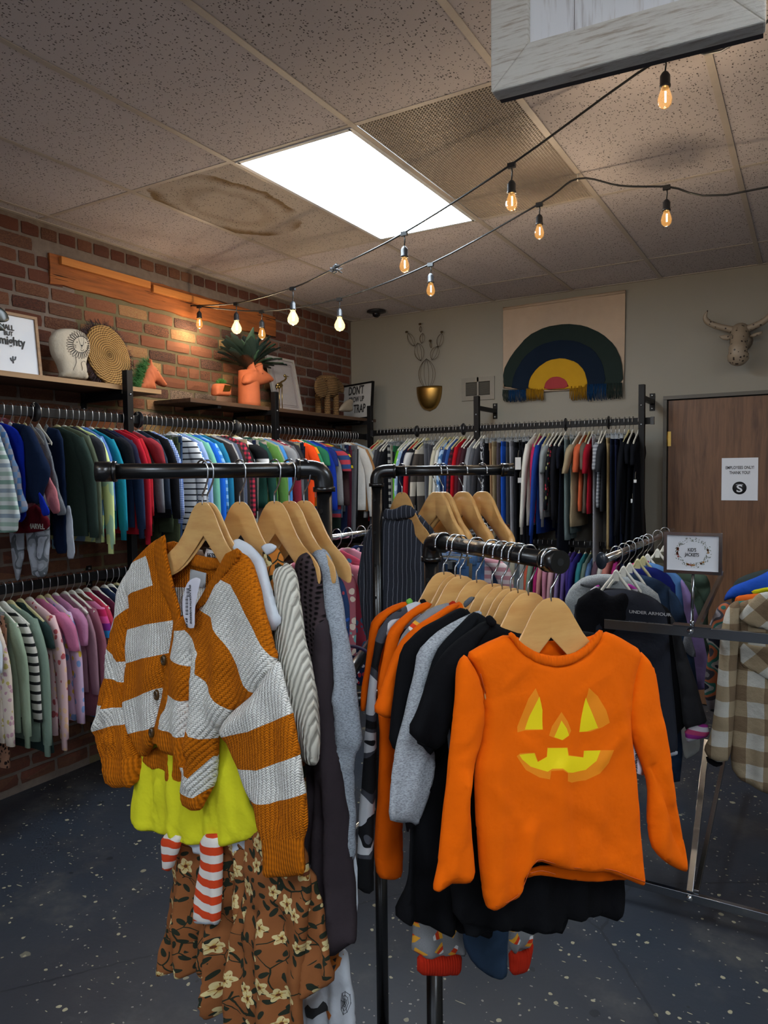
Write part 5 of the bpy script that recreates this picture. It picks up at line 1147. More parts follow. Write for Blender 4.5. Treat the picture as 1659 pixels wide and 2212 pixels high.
# ================================================================ FOREGROUND BLACK PIPE RACK
M_PIPE = plain('black_pipe', '0b0b0c', .27, 0, .6, .02); M_HOLE = plain('pin_hole', '020202', .9)
def project(P):
    P = np.array(P, float) - CAM; y = P @ _F; u = (P @ _R) / y; v = -(P @ _U) / y
    return W_PX / 2 + FOC * (math.cos(ROL) * u - math.sin(ROL) * v), H_PX / 2 + FOC * (math.sin(ROL) * u + math.cos(ROL) * v)
def online(a, b, px):
    lo, hi = -.3, 1.3
    for _ in range(40):
        m = (lo + hi) / 2
        if (project(a + (b - a) * m)[0] < px) == (project(a)[0] < project(b)[0]): lo = m
        else: hi = m
    return a + (b - a) * lo
A0 = dep(212, 1019, 1.235); A1 = dep(684, 1013, 1.31); A1[2] = A0[2]
B0 = dep(824, 1018, 1.90); B1 = dep(1106, 1019, 1.90); B1[2] = B0[2]
C0 = dep(938, 1169, 1.40); C1 = dep(1207, 1211, 1.05); C1[2] = C0[2]
PR = .0134
rk = thing('pipe_clothes_rack', 'black iron pipe clothing rack with three arms holding wooden hangers', 'clothes rack', ((A1[0] + B0[0] + C0[0]) / 3, (A1[1] + B0[1] + C0[1]) / 3, 0)); rk0 = np.array(rk.location)
def arm(free, elbow):
    d = (elbow - free) / np.linalg.norm(elbow - free); z = np.array((0, 0, 1.)); q = free - rk0; e = elbow - rk0
    m = MB().tube([q, e - d * .022], PR, 20); m.build('arm_pipe', M_PIPE, rk)
    m = MB().tube([q - d * .004, q + d * .028], [PR * 1.28, PR * 1.28], 20).tube([q + d * .024, q + d * .030], [PR * 1.36, PR * 1.3], 20).tube([q - d * .004, q - d * .0045], [PR * .42] * 2, 12, 1)
    m.build('end_cap', [M_PIPE, M_HOLE], rk)
    pts = [e - d * .035, e - d * .02, e - d * .006 - z * .001, e + d * .006 - z * .006, e + d * .012 - z * .018, e + d * .013 - z * .034]; m = MB().tube(catmull(pts, 4), PR * 1.30, 20)
    m.tube([e - d * .037, e - d * .030], PR * 1.45, 20).tube([e + d * .013 - z * .031, e + d * .013 - z * .040], PR * 1.50, 20); m.build('elbow_fitting', M_PIPE, rk)
    b = e + d * .013; zt = b[2]; m = MB().tube([(b[0], b[1], zt - .035), (b[0], b[1], .62)], PR * 1.04, 20).tube([(b[0], b[1], .70), (b[0], b[1], .01)], PR * 1.22, 20)
    m.build('post', M_PIPE, rk)
    h = MB(); c = CAM - elbow; c[2] = 0; c /= np.linalg.norm(c); sd = np.cross(c, z)
    for k in range(9):
        nrm = c * .86 - sd * -.5; nrm /= np.linalg.norm(nrm); p = np.array((b[0], b[1], zt - .075 - .085 * k)); h.tube([p + nrm * PR * .9, p + nrm * (PR * 1.06)], .0042, 12)
    tag(h.build('pin_holes', M_HOLE, rk), kind='stuff'); return np.array((b[0], b[1]))
pa = arm(A0, A1); pb_ = arm(B1, B0); pc = arm(C1, C0)
for a, b in ((pa, pb_), (pb_, pc), (pc, pa)):
    MB().tube([(a[0], a[1], 1.175), (b[0], b[1], 1.175)], PR, 16).build('cross_pipe', M_PIPE, rk)
    MB().tube([(a[0], a[1], .10), (b[0], b[1], .10)], PR, 16).build('base_pipe', M_PIPE, rk)
for p in (pa, pb_, pc): MB().lathe((p[0], p[1], 0), [(.0001, 0), (.045, 0), (.045, .008), (.022, .012), (.020, .04), (.0001, .04)], 24).build('foot_flange', M_PIPE, rk)

# ---- wooden hanger
g = G('maple_wood'); v = g.coord('Object', (5, 40, 40)); oi = g.N.new('ShaderNodeObjectInfo'); rr_ = S(g, oi.outputs['Random'])
vv = g.vadd(g.coord('Object', (5, 40, 46)), g.vec(rr_ * 30., rr_ * 9., rr_ * 7.)); n1 = g.noise(vv, 1.1, 4, .6)
M_WOOD = g.done(g.mix(rr_ * .4, g.ramp(n1, [(.3, hx('b98850')), (.6, hx('cfa468')), (.8, hx('c08e52'))]), hx('bd884a')), .3, 0, .5, coat=.35)
def half(sd):
    X = [0, .012, .026, .042, .06, .08, .105, .13, .155, .178, .196, .206, .211]
    T = [-.055, -.0552, -.0568, -.062, -.072, -.088, -.107, -.1215, -.131, -.139, -.147, -.154, -.163]
    Bt = [-.107, -.113, -.120, -.128, -.1365, -.146, -.1565, -.165, -.1715, -.176, -.179, -.178, -.172]
    Y = [0, 0, 0, -.0005, -.001, -.003, -.006, -.010, -.015, -.020, -.025, -.028, -.030]; Th = [.0065] * 6 + [.007, .0075, .009, .0105, .0105, .009, .005]
    R = []
    for x, t, b, y, w in zip(X, T, Bt, Y, Th):
        e = min(.0035, w * .5, (t - b) * .3); q = [(y - w, t - e), (y - w + e, t), (y + w - e, t), (y + w, t - e), (y + w, b + e), (y + w - e, b), (y - w + e, b), (y - w, b + e)]
        R.append([(sd * x * .93, a, c) for a, c in q])
    m = MB(); vs, fs = loft(R); m.add(vs, fs if sd > 0 else [tuple(reversed(f)) for f in fs], 0, True); return m
WH = half(1); w2 = half(-1); WH.add(w2.v, w2.f, 0, True)
WMESH = WH.mesh('wood_shoulders'); WMESH.materials.append(M_WOOD)
try: WMESH.set_sharp_from_angle(angle=.9)
except Exception: pass
def whook(sd):
    P = [(0, 0, -.060), (0, 0, -.042), (sd * .006, 0, -.034), (sd * .0155, 0, -.016), (sd * .0172, 0, .003), (sd * .009, 0, .0165), (-sd * .006, 0, .017), (-sd * .0155, 0, .008), (-sd * .0175, 0, -.006)]
    m = MB(); m.tube(catmull(P, 4), .0016, 8); m.ball((-sd * .0175, 0, -.007), .0024, 8, 6); me = m.mesh('hook'); me.materials.append(M_CHROME); return me
WHK = {1: whook(1), -1: whook(-1)}
wb = MB().tube([(-.150, -.012, -.1655), (.150, -.012, -.1655)], .0055, 10); WBAR = wb.mesh('trouser_bar'); WBAR.materials.append(M_WOOD)
def whanger(p, phi, label, group, hk=1, bar=False, worn=True):
    h = math.cos(phi) * _R + math.sin(phi) * _F0; t = thing('wooden_hanger', label, 'hanger', p, math.atan2(h[1], h[0]), group)
    o = link('wood_shoulders', WMESH, t); o.scale = (.60, .18, 1.12) if worn else (.68, 1, 1.18); o.location = (0, 0, .055 * (.12 if worn else .18)); link('hook', WHK[hk], t)
    if bar: o = link('trouser_bar', WBAR, t); o.scale = (.58 if worn else .68, 1, 1); o.location = (0, .004, -.012 if worn else -.018)
    return t
PHA, PHC, PHB = math.radians(-40), math.radians(24), math.radians(-52)
HA = {k: online(A0, A1, x) for k, x in enumerate((436, 447, 517, 592, 624, 656))}
LA = ['wooden hanger of the orange striped cardigan', 'wooden hanger just behind the cardigan hanger, holding the white tee', 'third wooden hanger, holding the floral collar dress', 'wooden hanger of the dark crochet sweater, with trouser bar', 'wooden hanger of the grey heather sweatshirt', 'rightmost wooden hanger beside the elbow, with a patterned strap']
for k in range(6): whanger(HA[k], PHA + (.06 if k == 1 else 0), LA[k], 'wooden hangers on the left arm', 1, k == 3)
HCX = (1190, 1141, 1118, 1103, 1084, 1063, 1029, 994, 983, 958); HCp = [online(C0, C1, x) for x in HCX]
LC = ['wooden hanger of the orange pumpkin face shirt, nearest on the lower arm', 'second wooden hanger on the lower arm, holding the front black tee', 'third wooden hanger on the lower arm, holding the second black top', 'fourth wooden hanger on the lower arm, holding the grey raglan shirt', 'fifth wooden hanger on the lower arm, holding the deep black tee', 'sixth wooden hanger on the lower arm, holding the plain orange tee', 'wooden hanger of the candy corn pyjama top', 'wooden hanger of the orange long-sleeve shirt', 'wooden hanger of the ghost camouflage shirt', 'last wooden hanger on the lower arm, holding the green-collared shirt']
for k in range(10): whanger(HCp[k], PHC, LC[k], 'wooden hangers on the lower arm', 1)
HBX = (868, 944, 957, 1000, 1042); HBp = [online(B0, B1, x) for x in HBX]
LB2 = ['wooden hanger inside the pinstripe jacket collar', 'bare wooden hanger right of the pinstripe jacket', 'bare wooden hanger pressed behind another on the far arm', 'bare wooden hanger with trouser bar, second from the end cap', 'bare wooden hanger nearest the end cap of the far arm']
for k in range(5): whanger(HBp[k], PHB, LB2[k], 'wooden hangers on the far arm', -1, k in (1, 3), k == 0)

# ================================================================ FOREGROUND CLOTHES
def knit(name, h, rot=0., col=.0072, row=.0042, flat=False):
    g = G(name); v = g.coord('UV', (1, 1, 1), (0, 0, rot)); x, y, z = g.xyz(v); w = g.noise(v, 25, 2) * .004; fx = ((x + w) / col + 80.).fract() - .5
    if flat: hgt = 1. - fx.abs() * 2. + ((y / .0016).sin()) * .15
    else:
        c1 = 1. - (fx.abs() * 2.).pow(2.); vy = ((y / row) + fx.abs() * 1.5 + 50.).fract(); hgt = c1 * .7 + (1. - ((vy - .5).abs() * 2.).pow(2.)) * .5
    g.bump(hgt, .0032 if not flat else .002, 1.); c = hx(h); d = tuple(q * .62 for q in c[:3]) + (1,)  # darker tone for the stitch grooves, shade put into the colour
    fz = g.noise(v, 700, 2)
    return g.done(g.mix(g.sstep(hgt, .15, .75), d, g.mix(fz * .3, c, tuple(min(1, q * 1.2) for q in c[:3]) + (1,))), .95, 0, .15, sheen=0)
RU, WH_ = 'c46a08', 'e6e3dc'
def gar(name, label, cat, P0, phi, group='clothes on the black pipe rack'):
    return thing(name, label, cat, P0, 0, group), Plane(P0, phi=phi)
def seam(c, pts, parent, mat, r=.0007, lift=.0003, name='stitching'):
    m = MB(); m.tube(rel(catmull([c.front(x, y, lift) for x, y in pts], 3), parent), r, 4); return m.build(name, mat, parent)
# ---- cardigan
t, pl = gar('striped_cardigan', 'chunky knit cardigan in wide burnt orange and white stripes with buttons', 'cardigan', HA[0], PHA)
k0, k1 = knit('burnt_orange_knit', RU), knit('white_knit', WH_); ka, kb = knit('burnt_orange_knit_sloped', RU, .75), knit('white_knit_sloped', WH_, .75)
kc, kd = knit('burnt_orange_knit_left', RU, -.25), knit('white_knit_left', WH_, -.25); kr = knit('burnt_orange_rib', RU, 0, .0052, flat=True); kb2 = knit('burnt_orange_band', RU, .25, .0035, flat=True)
LEFT = [(345, 1160), (318, 1183), (290, 1212), (277, 1245), (285, 1300), (281, 1350), (279, 1422), (278, 1516), (280, 1554), (288, 1590), (302, 1640), (318, 1628), (342, 1606), (362, 1500), (380, 1400), (390, 1335), (365, 1240), (356, 1165)]
Cloth(pl, [(300, 1640), (345, 1608), (410, 1640), (406, 1697), (380, 1690), (357, 1686), (356, 1664), (325, 1660)], off=-.02, thick=.004, fold=.003).build('back_hem', [kr], t)
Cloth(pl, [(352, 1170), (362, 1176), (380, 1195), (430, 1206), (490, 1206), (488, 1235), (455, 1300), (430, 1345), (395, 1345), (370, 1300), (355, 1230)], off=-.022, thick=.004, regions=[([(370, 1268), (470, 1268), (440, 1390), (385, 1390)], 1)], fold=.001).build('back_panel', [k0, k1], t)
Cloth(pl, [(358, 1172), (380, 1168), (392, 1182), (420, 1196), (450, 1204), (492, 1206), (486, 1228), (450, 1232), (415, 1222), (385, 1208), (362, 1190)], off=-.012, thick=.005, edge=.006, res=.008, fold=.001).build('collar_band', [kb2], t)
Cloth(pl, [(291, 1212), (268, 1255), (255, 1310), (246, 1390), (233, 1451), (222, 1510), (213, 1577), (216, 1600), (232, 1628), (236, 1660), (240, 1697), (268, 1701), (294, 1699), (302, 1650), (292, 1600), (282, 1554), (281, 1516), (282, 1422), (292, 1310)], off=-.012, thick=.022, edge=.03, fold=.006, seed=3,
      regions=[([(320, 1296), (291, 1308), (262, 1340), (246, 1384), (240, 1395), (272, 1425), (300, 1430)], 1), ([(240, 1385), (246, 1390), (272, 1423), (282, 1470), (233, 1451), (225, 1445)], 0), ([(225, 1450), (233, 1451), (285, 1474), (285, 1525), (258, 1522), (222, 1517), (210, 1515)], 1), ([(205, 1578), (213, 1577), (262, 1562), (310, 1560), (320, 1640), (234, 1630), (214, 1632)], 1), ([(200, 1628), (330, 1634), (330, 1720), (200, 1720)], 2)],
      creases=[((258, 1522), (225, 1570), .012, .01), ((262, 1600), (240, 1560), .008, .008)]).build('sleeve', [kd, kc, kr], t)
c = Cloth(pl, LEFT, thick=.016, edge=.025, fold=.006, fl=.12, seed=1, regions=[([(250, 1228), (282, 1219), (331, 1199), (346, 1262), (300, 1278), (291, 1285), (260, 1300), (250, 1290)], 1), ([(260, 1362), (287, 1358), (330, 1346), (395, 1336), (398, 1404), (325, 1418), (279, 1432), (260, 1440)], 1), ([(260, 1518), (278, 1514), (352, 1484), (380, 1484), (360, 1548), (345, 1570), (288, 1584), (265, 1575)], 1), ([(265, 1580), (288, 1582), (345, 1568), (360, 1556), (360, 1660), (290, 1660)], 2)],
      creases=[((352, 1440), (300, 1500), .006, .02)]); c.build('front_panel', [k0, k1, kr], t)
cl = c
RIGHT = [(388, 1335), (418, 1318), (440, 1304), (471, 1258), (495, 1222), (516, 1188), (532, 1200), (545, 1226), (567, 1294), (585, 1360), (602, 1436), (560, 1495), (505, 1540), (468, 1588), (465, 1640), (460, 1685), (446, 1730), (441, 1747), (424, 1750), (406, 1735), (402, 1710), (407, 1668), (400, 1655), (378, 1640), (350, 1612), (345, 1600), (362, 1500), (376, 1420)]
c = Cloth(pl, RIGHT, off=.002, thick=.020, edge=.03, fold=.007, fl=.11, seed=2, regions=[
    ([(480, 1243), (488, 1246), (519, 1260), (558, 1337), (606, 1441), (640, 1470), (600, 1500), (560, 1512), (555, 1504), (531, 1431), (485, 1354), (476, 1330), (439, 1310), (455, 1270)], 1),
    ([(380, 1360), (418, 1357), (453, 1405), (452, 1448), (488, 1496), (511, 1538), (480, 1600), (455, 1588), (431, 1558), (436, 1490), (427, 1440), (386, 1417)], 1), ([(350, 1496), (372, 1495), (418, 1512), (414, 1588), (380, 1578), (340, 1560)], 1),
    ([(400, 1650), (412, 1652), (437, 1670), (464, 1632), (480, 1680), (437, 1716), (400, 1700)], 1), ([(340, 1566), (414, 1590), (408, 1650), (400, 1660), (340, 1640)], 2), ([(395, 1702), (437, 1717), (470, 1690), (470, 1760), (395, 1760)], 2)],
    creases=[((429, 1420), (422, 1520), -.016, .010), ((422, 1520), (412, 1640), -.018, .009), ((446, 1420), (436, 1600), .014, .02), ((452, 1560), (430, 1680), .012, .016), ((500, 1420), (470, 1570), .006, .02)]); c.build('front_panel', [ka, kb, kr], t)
cr_ = c
Cloth(pl, [(604, 1425), (609, 1450), (622, 1498), (634, 1543), (650, 1628), (661, 1709), (668, 1770), (666, 1795), (659, 1812), (660, 1850), (659, 1892), (622, 1896), (580, 1892), (577, 1850), (575, 1806), (560, 1786), (540, 1725), (516, 1655), (491, 1593), (470, 1584), (500, 1540), (555, 1490), (585, 1440)], off=.006, thick=.015, edge=.03, fold=.005, fl=.09, seed=5,
      regions=[([(470, 1592), (555, 1574), (640, 1537), (660, 1626), (572, 1657), (500, 1656)], 1), ([(510, 1729), (539, 1724), (595, 1730), (680, 1708), (690, 1812), (540, 1812)], 1), ([(540, 1806), (700, 1806), (700, 1910), (540, 1910)], 2)],
      creases=[((560, 1520), (545, 1700), .006, .018), ((480, 1590), (560, 1530), .008, .014), ((600, 1560), (610, 1760), -.005, .012)]).build('sleeve', [kb if False else k1, k0, kr], t)
band = [(340, 1165), (356, 1155), (358, 1190), (365, 1226), (375, 1270), (389, 1320), (388, 1345), (379, 1395), (367, 1490), (354, 1560), (341, 1608), (331, 1606), (336, 1570), (352, 1500), (362, 1440), (372, 1380), (377, 1345), (372, 1320), (352, 1275), (341, 1230), (334, 1185)]
cp = Cloth(pl, band, off=.014, thick=.005, edge=.004, res=.008, fold=.001, smooth=0); cp.build('button_band', [kb2], t)
Cloth(pl, [(490, 1195), (512, 1184), (522, 1192), (511, 1214), (473, 1262), (443, 1305), (420, 1322), (400, 1352), (396, 1380), (388, 1392), (388, 1350), (405, 1330), (425, 1306), (461, 1246)], off=.018, thick=.005, edge=.004, res=.008, fold=.001, smooth=0).build('neck_band', [kb2], t)
M_HORN = plain('horn_button', '4a3416', .25, 0, .6, .25)
for i, q in enumerate(((363, 1424), (347, 1499), (335, 1580))):
    p = cp.front(q[0], q[1], .002) - np.array(t.location); P = Plane(p, h=pl.h); nn = pl.n; m = MB(); vs = []
    for rr2, hh in ((.0001, .004), (.0045, .0035), (.0060, .0055), (.0085, .0055), (.0100, .003), (.0100, 0)):
        for k in range(20): a = 2 * math.pi * k / 20; vs.append(p + pl.h * rr2 * math.cos(a) * .62 + _Z * rr2 * math.sin(a) + nn * hh)
    m.add(vs, [(a * 20 + k, a * 20 + (k + 1) % 20, (a + 1) * 20 + (k + 1) % 20, (a + 1) * 20 + k) for a in range(5) for k in range(20)], 0, True); bo = m.build('button', M_HORN, t)
    h = MB()
    for dz in (-.002, .002): h.ball(p + nn * .004 + _Z * dz, (.0013, .0013, .0013), 8, 5)
    h.build('thread_hole', M_HOLE, bo)
Cloth(pl, [(411, 1229), (446, 1238), (443, 1270), (409, 1264)], off=-.010, thick=.0012, edge=.003, fold=0, smooth=0).build('care_label', plain('grey_label', '9a9c9e', .6), t)
ct = Cloth(pl, [(413, 1251), (424, 1247), (434, 1251), (431, 1266), (425, 1290), (420, 1320), (420, 1356), (411, 1358), (402, 1354), (395, 1325), (394, 1295), (399, 1272), (405, 1258)], off=.036, thick=.001, edge=.003, fold=.001, smooth=1, res=.008); ct.build('price_tag', plain('label_white', 'c4c2cc', .6, var=0), t)
m = MB(); r0 = np.array(t.location)
for i in range(22): y = 1272 + i * 2.6; w_ = (.0012 if i % 3 else .0022); a = ct.front(401.5 if y > 1290 else 404, y, .0003) - r0; b = ct.front(407 if y > 1290 else 410, y, .0003) - r0; m.tube([a, b], .0004 if i % 3 else .0008, 4)
m.build('barcode', M_INKP, t)
text('OLS NORTH RIVERSIDE', .0065, ct.front(413, 1305, .0012), -_Z, pl.h, M_INKP, t, ext=.0002); text('$7.49', .0075, ct.front(404, 1345, .0012), -_Z, pl.h, M_INKP, t, ext=.0002)
m = MB(); m.tube(rel([pl.px(374, 1262, -.0), pl.px(405, 1266, .03), pl.px(412, 1262, .037)], t), .0006, 4); m.build('tag_string', plain('red_thread', '6c1c18', .6), t)
# ---- white tee and lime tee under the cardigan
t, pl = gar('white_tee', 'plain white short-sleeve tee peeking out behind the striped cardigan', 'tee', HA[1], PHA); W1 = fabric('c6cbd2')
Cloth(pl, [(395, 1180), (440, 1190), (500, 1182), (510, 1165), (540, 1180), (560, 1250), (575, 1400), (577, 1816), (576, 1824), (540, 1834), (480, 1848), (421, 1844), (400, 1820), (350, 1500), (352, 1260), (365, 1200)], thick=.006, off=-.038, fold=.004, seed=7).build('body', W1, t)
Cloth(pl, [(498, 1176), (510, 1162), (537, 1173), (556, 1192), (569, 1211), (580, 1250), (594, 1300), (611, 1342), (592, 1366), (575, 1352), (560, 1300), (530, 1230)], thick=.010, off=-.012, fold=.003, creases=[((515, 1170), (585, 1330), .004, .012), ((568, 1211), (545, 1225), -.003, .004)]).build('sleeve', W1, t)
Cloth(pl, [(388, 1168), (396, 1178), (430, 1188), (480, 1190), (482, 1199), (440, 1204), (405, 1197), (386, 1180)], thick=.005, off=-.026, res=.007, fold=0).build('back_collar', W1, t)
Cloth(pl, [(437, 1180), (462, 1186), (462, 1206), (444, 1203), (438, 1192)], off=-.018, thick=.001, edge=.003, fold=0).build('printed_size_mark', M_INKP, t)
cq = Cloth(pl, [(446, 1185), (480, 1196), (478, 1206), (440, 1206)], off=-.014, thick=.001, edge=.002, fold=0, smooth=0); cq.build('price_tag', M_PAPER, t); text('$3.99', .011, cq.front(458, 1199, .001), -pl.h, -_Z, M_INKP, t, ext=.0002)
t, pl = gar('yellow_tee', 'lime yellow cotton tee hanging below the striped cardigan', 'tee', HA[1] + (0, 0, 0), PHA); YL = fabric('d8d428', 'soft')
Cloth(pl, [(298, 1640), (296, 1662), (291, 1720), (288, 1774), (306, 1790), (352, 1805), (398, 1820), (445, 1830), (499, 1824), (565, 1805), (550, 1760), (537, 1728), (520, 1640), (505, 1560), (470, 1500), (400, 1490), (330, 1520), (310, 1580)], off=-.022, thick=.009, edge=.012, fold=.006, fl=.13, seed=11, res=.009,
      creases=[((345, 1690), (333, 1760), .005, .006), ((420, 1700), (400, 1790), .005, .008), ((450, 1650), (470, 1780), .004, .008), ((330, 1700), (345, 1780), -.004, .005), ((292, 1762), (398, 1806), -.002, .0025), ((398, 1806), (560, 1795), -.002, .0025), ((500, 1660), (510, 1790), .005, .01), ((360, 1740), (385, 1800), .004, .006)]).build('body', YL, t)
# ---- orange striped pyjama sleeves
t, pl = gar('striped_pyjamas', 'red-orange and white striped pyjama top sleeves below the lime tee', 'pyjamas', HA[1] + (HA[2] - HA[1]) * .35, PHA)
g = G('wavy_stripe_cloth'); v = g.coord('UV'); x, y, z = g.xyz(v); f = ((y + (x * 90.).sin() * .003) / .031 + 40.).fract() > .5; g.bump(g.noise(v, 700, 2), .0004, .5); M_STR = g.done(g.mix(f, hx('d0c9c2'), hx('c8401a')), .88, 0, .25)
Cloth(pl, [(352, 1800), (392, 1800), (390, 1830), (369, 1882), (356, 1880), (355, 1850)], thick=.012, fold=.002).build('sleeve', M_STR, t)
Cloth(pl, [(438, 1800), (480, 1800), (479, 1880), (477, 1985), (472, 1998), (437, 1994), (425, 1984), (430, 1920), (438, 1860)], thick=.014, fold=.003, regions=[([(420, 1978), (480, 1990), (480, 2010), (420, 2010)], 1)]).build('sleeve', [M_STR, W1], t)
# ---- floral dress
def floral(name, base='85502a'):
    g = G(name); v = g.coord('UV'); x, y, z = g.xyz(v)
    def pat(sc, off, den):
        vv = g.vadd(v, g.vec(off, off * 1.7, 0.)); n = g.vor(vv, sc); n.inputs['Randomness'].default_value = .75
        c = g.xyz(n.outputs['Position']); p = g.xyz(vv); r = g.xyz(n.outputs['Color']); dx, dy = p[0] - c[0], p[1] - c[1]
        return dx, dy, (dx * dx + dy * dy).sqrt(), dy.atan2(dx) + r[1] * 6.28, r[0] < den
    col = hx(base)
    # stems
    w = g.vadd(v, g.noise(v, 14, 1, .5, 1), .05); ed = g.vor(w, 17, 'DISTANCE_TO_EDGE'); col = g.mix((S(g, ed.outputs['Distance']) < .018) * (g.noise(v, 18, 1) > .45), col, hx('1f2416'))
    for sc, off, den in ((30, 3.1, .75), (27, 7.7, .6)):
        dx, dy, d, a, ok = pat(sc, off, den); ca = a; u = d * g.math('COSINE', a); q = d * a.sin(); m = ((u / .0095).pow(2.) + (q / (.0042)).pow(2.)) < 1.; col = g.mix(m * ok, col, hx('20261a'))
    for sc, off, den, R_ in ((19, 1.3, .50, .0165), (23, 5.2, .28, .0125)):
        dx, dy, d, a, ok = pat(sc, off, den); pet = (a * 5.).sin() * .2 + .8; m = d < (pet * R_)
        inner = g.mix(g.sstep(d / (pet * R_) + g.noise(v, 160, 2) * .5, .30, .95), hx('b08420'), hx('c9b784')); inner = g.mix(d < R_ * .2, inner, hx('5a2a14')); inner = g.mix(((a * 5. + 1.57).sin() > .93) * (d < R_ * .62), inner, hx('7a4a18'))
        col = g.mix(m * ok, col, inner)
    g.bump(g.noise(v, 900, 2), .0003, .5); return g.done(col, .85, 0, .25)
M_FLO = floral('floral_print_cloth')
t, pl = gar('floral_dress', 'long tiered caramel dress printed with yellow flowers and dark leaves', 'dress', HA[2], PHA)
GA = dict(thick=.012, res=.010)
Cloth(pl, [(395, 1790), (384, 1850), (375, 1913), (366, 1970), (358, 2030), (354, 2091), (362, 2102), (441, 2104), (500, 2100), (520, 1900), (500, 1800)], off=-.016, fold=.016, fl=.10, seed=21, creases=[((410, 1820), (390, 2080), .01, .012), ((450, 1850), (430, 2090), -.01, .012)], **GA).build('skirt_tier', M_FLO, t)
Cloth(pl, [(450, 1800), (445, 1900), (450, 2000), (443, 2172), (450, 2190), (500, 2185), (560, 2200), (600, 2100), (600, 1850), (560, 1780)], off=-.002, fold=.014, fl=.09, seed=22, creases=[((480, 1850), (470, 2180), .01, .012), ((505, 1850), (500, 2180), -.012, .01)], **GA).build('skirt_tier', M_FLO, t)
c = Cloth(pl, [(532, 1790), (528, 1900), (520, 1960), (508, 2010), (504, 2100), (503, 2190), (508, 2260), (560, 2275), (645, 2270), (648, 2180), (652, 2080), (665, 2000), (670, 1900), (660, 1830), (600, 1790)], off=.016, fold=.013, fl=.085, seed=23, thick=.014, res=.010, creases=[((528, 1962), (570, 1968), -.006, .005), ((570, 1968), (612, 1945), -.006, .005), ((545, 1975), (530, 2200), .008, .010), ((580, 1975), (575, 2230), .010, .012), ((610, 1960), (618, 2200), -.008, .010), ((600, 1800), (610, 1940), .006, .010)]); c.build('skirt_tier', M_FLO, t)
Cloth(pl, [(620, 1860), (672, 1880), (695, 1960), (707, 2060), (717, 2121), (700, 2136), (660, 2150), (640, 2148), (630, 2000)], off=-.006, fold=.012, fl=.08, seed=24, **GA).build('skirt_tier', M_FLO, t)
Cloth(pl, [(530, 1300), (640, 1300), (670, 1880), (400, 1860), (440, 1500)], off=-.020, fold=.006, seed=25, thick=.01, res=.014).build('bodice', M_FLO, t)
Cloth(pl, [(567, 1190), (578, 1183), (600, 1182), (614, 1210), (606, 1240), (598, 1290), (588, 1272), (575, 1230)], off=.016, fold=.001, thick=.006, res=.007).build('collar', floral('floral_collar_print', 'b06a26'), t)
Cloth(pl, [(562, 1182), (572, 1175), (585, 1173), (599, 1180), (592, 1192), (578, 1200), (572, 1192)], off=.022, fold=.001, thick=.005, res=.007).build('white_frill', W1, t)
# ---- white ribbed sweater
t, pl = gar('ribbed_sweater', 'cream white ribbed sweater with one long sleeve hanging beside the cardigan', 'sweater', HA[2] + (HA[3] - HA[2]) * .15, PHA)
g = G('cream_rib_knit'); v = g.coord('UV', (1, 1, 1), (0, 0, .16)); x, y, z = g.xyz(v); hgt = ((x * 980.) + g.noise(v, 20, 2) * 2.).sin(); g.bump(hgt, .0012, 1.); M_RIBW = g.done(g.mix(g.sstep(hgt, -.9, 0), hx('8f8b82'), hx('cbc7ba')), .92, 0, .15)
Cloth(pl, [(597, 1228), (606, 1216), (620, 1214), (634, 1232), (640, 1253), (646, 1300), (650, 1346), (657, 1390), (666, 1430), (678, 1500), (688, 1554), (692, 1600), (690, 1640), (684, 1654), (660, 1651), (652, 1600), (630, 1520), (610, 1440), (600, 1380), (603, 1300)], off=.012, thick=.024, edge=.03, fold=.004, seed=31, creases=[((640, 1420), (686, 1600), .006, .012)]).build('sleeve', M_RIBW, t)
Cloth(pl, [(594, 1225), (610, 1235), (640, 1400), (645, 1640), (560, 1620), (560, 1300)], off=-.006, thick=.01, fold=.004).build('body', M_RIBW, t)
# ---- dark crochet sweater
t, pl = gar('crochet_sweater', 'dark mauve-brown sweater with open crochet shoulder and very long sleeve', 'sweater', HA[3], PHA)
g = G('open_crochet'); v = g.coord('UV'); x, y, z = g.xyz(v); fx = ((x / .011) + 30.).fract() - .5; fy = ((y / .0085) + ((x / .011).floor() * .5) + 30.).fract() - .5; hole = (fx * fx + fy * fy).sqrt(); g.bump(g.sstep(hole, .1, .4), .004, 1.)
M_CRO = g.done(g.mix(g.sstep(hole, .16, .32), hx('0e0b0c'), hx('3c3134')), .95, 0, .15); M_MAU = fabric('352d31', 'felt')
Cloth(pl, [(640, 1215), (652, 1196), (668, 1190), (680, 1205), (690, 1228), (697, 1270), (704, 1326), (712, 1345), (716, 1400), (722, 1500), (731, 1600), (739, 1660), (750, 1800), (757, 1901), (760, 1980), (766, 2040), (750, 2044), (730, 2060), (705, 2061), (680, 2050), (672, 2017), (678, 1800), (684, 1653), (680, 1500), (660, 1400), (649, 1330), (640, 1260)],
      off=0, thick=.018, edge=.025, fold=.008, fl=.08, seed=41, regions=[([(630, 1180), (700, 1180), (715, 1320), (704, 1345), (690, 1420), (655, 1400), (635, 1300)], 1), ([(660, 1185), (672, 1186), (662, 1215), (648, 1255), (640, 1235), (648, 1200)], 0)], creases=[((705, 1350), (740, 2030), .006, .012), ((700, 1700), (715, 2050), -.008, .008)]).build('sleeve', [M_MAU, M_CRO], t)
Cloth(pl, [(600, 1260), (645, 1225), (680, 1400), (684, 1700), (670, 1900), (610, 1900)], off=-.01, thick=.01, fold=.004).build('body', M_MAU, t)
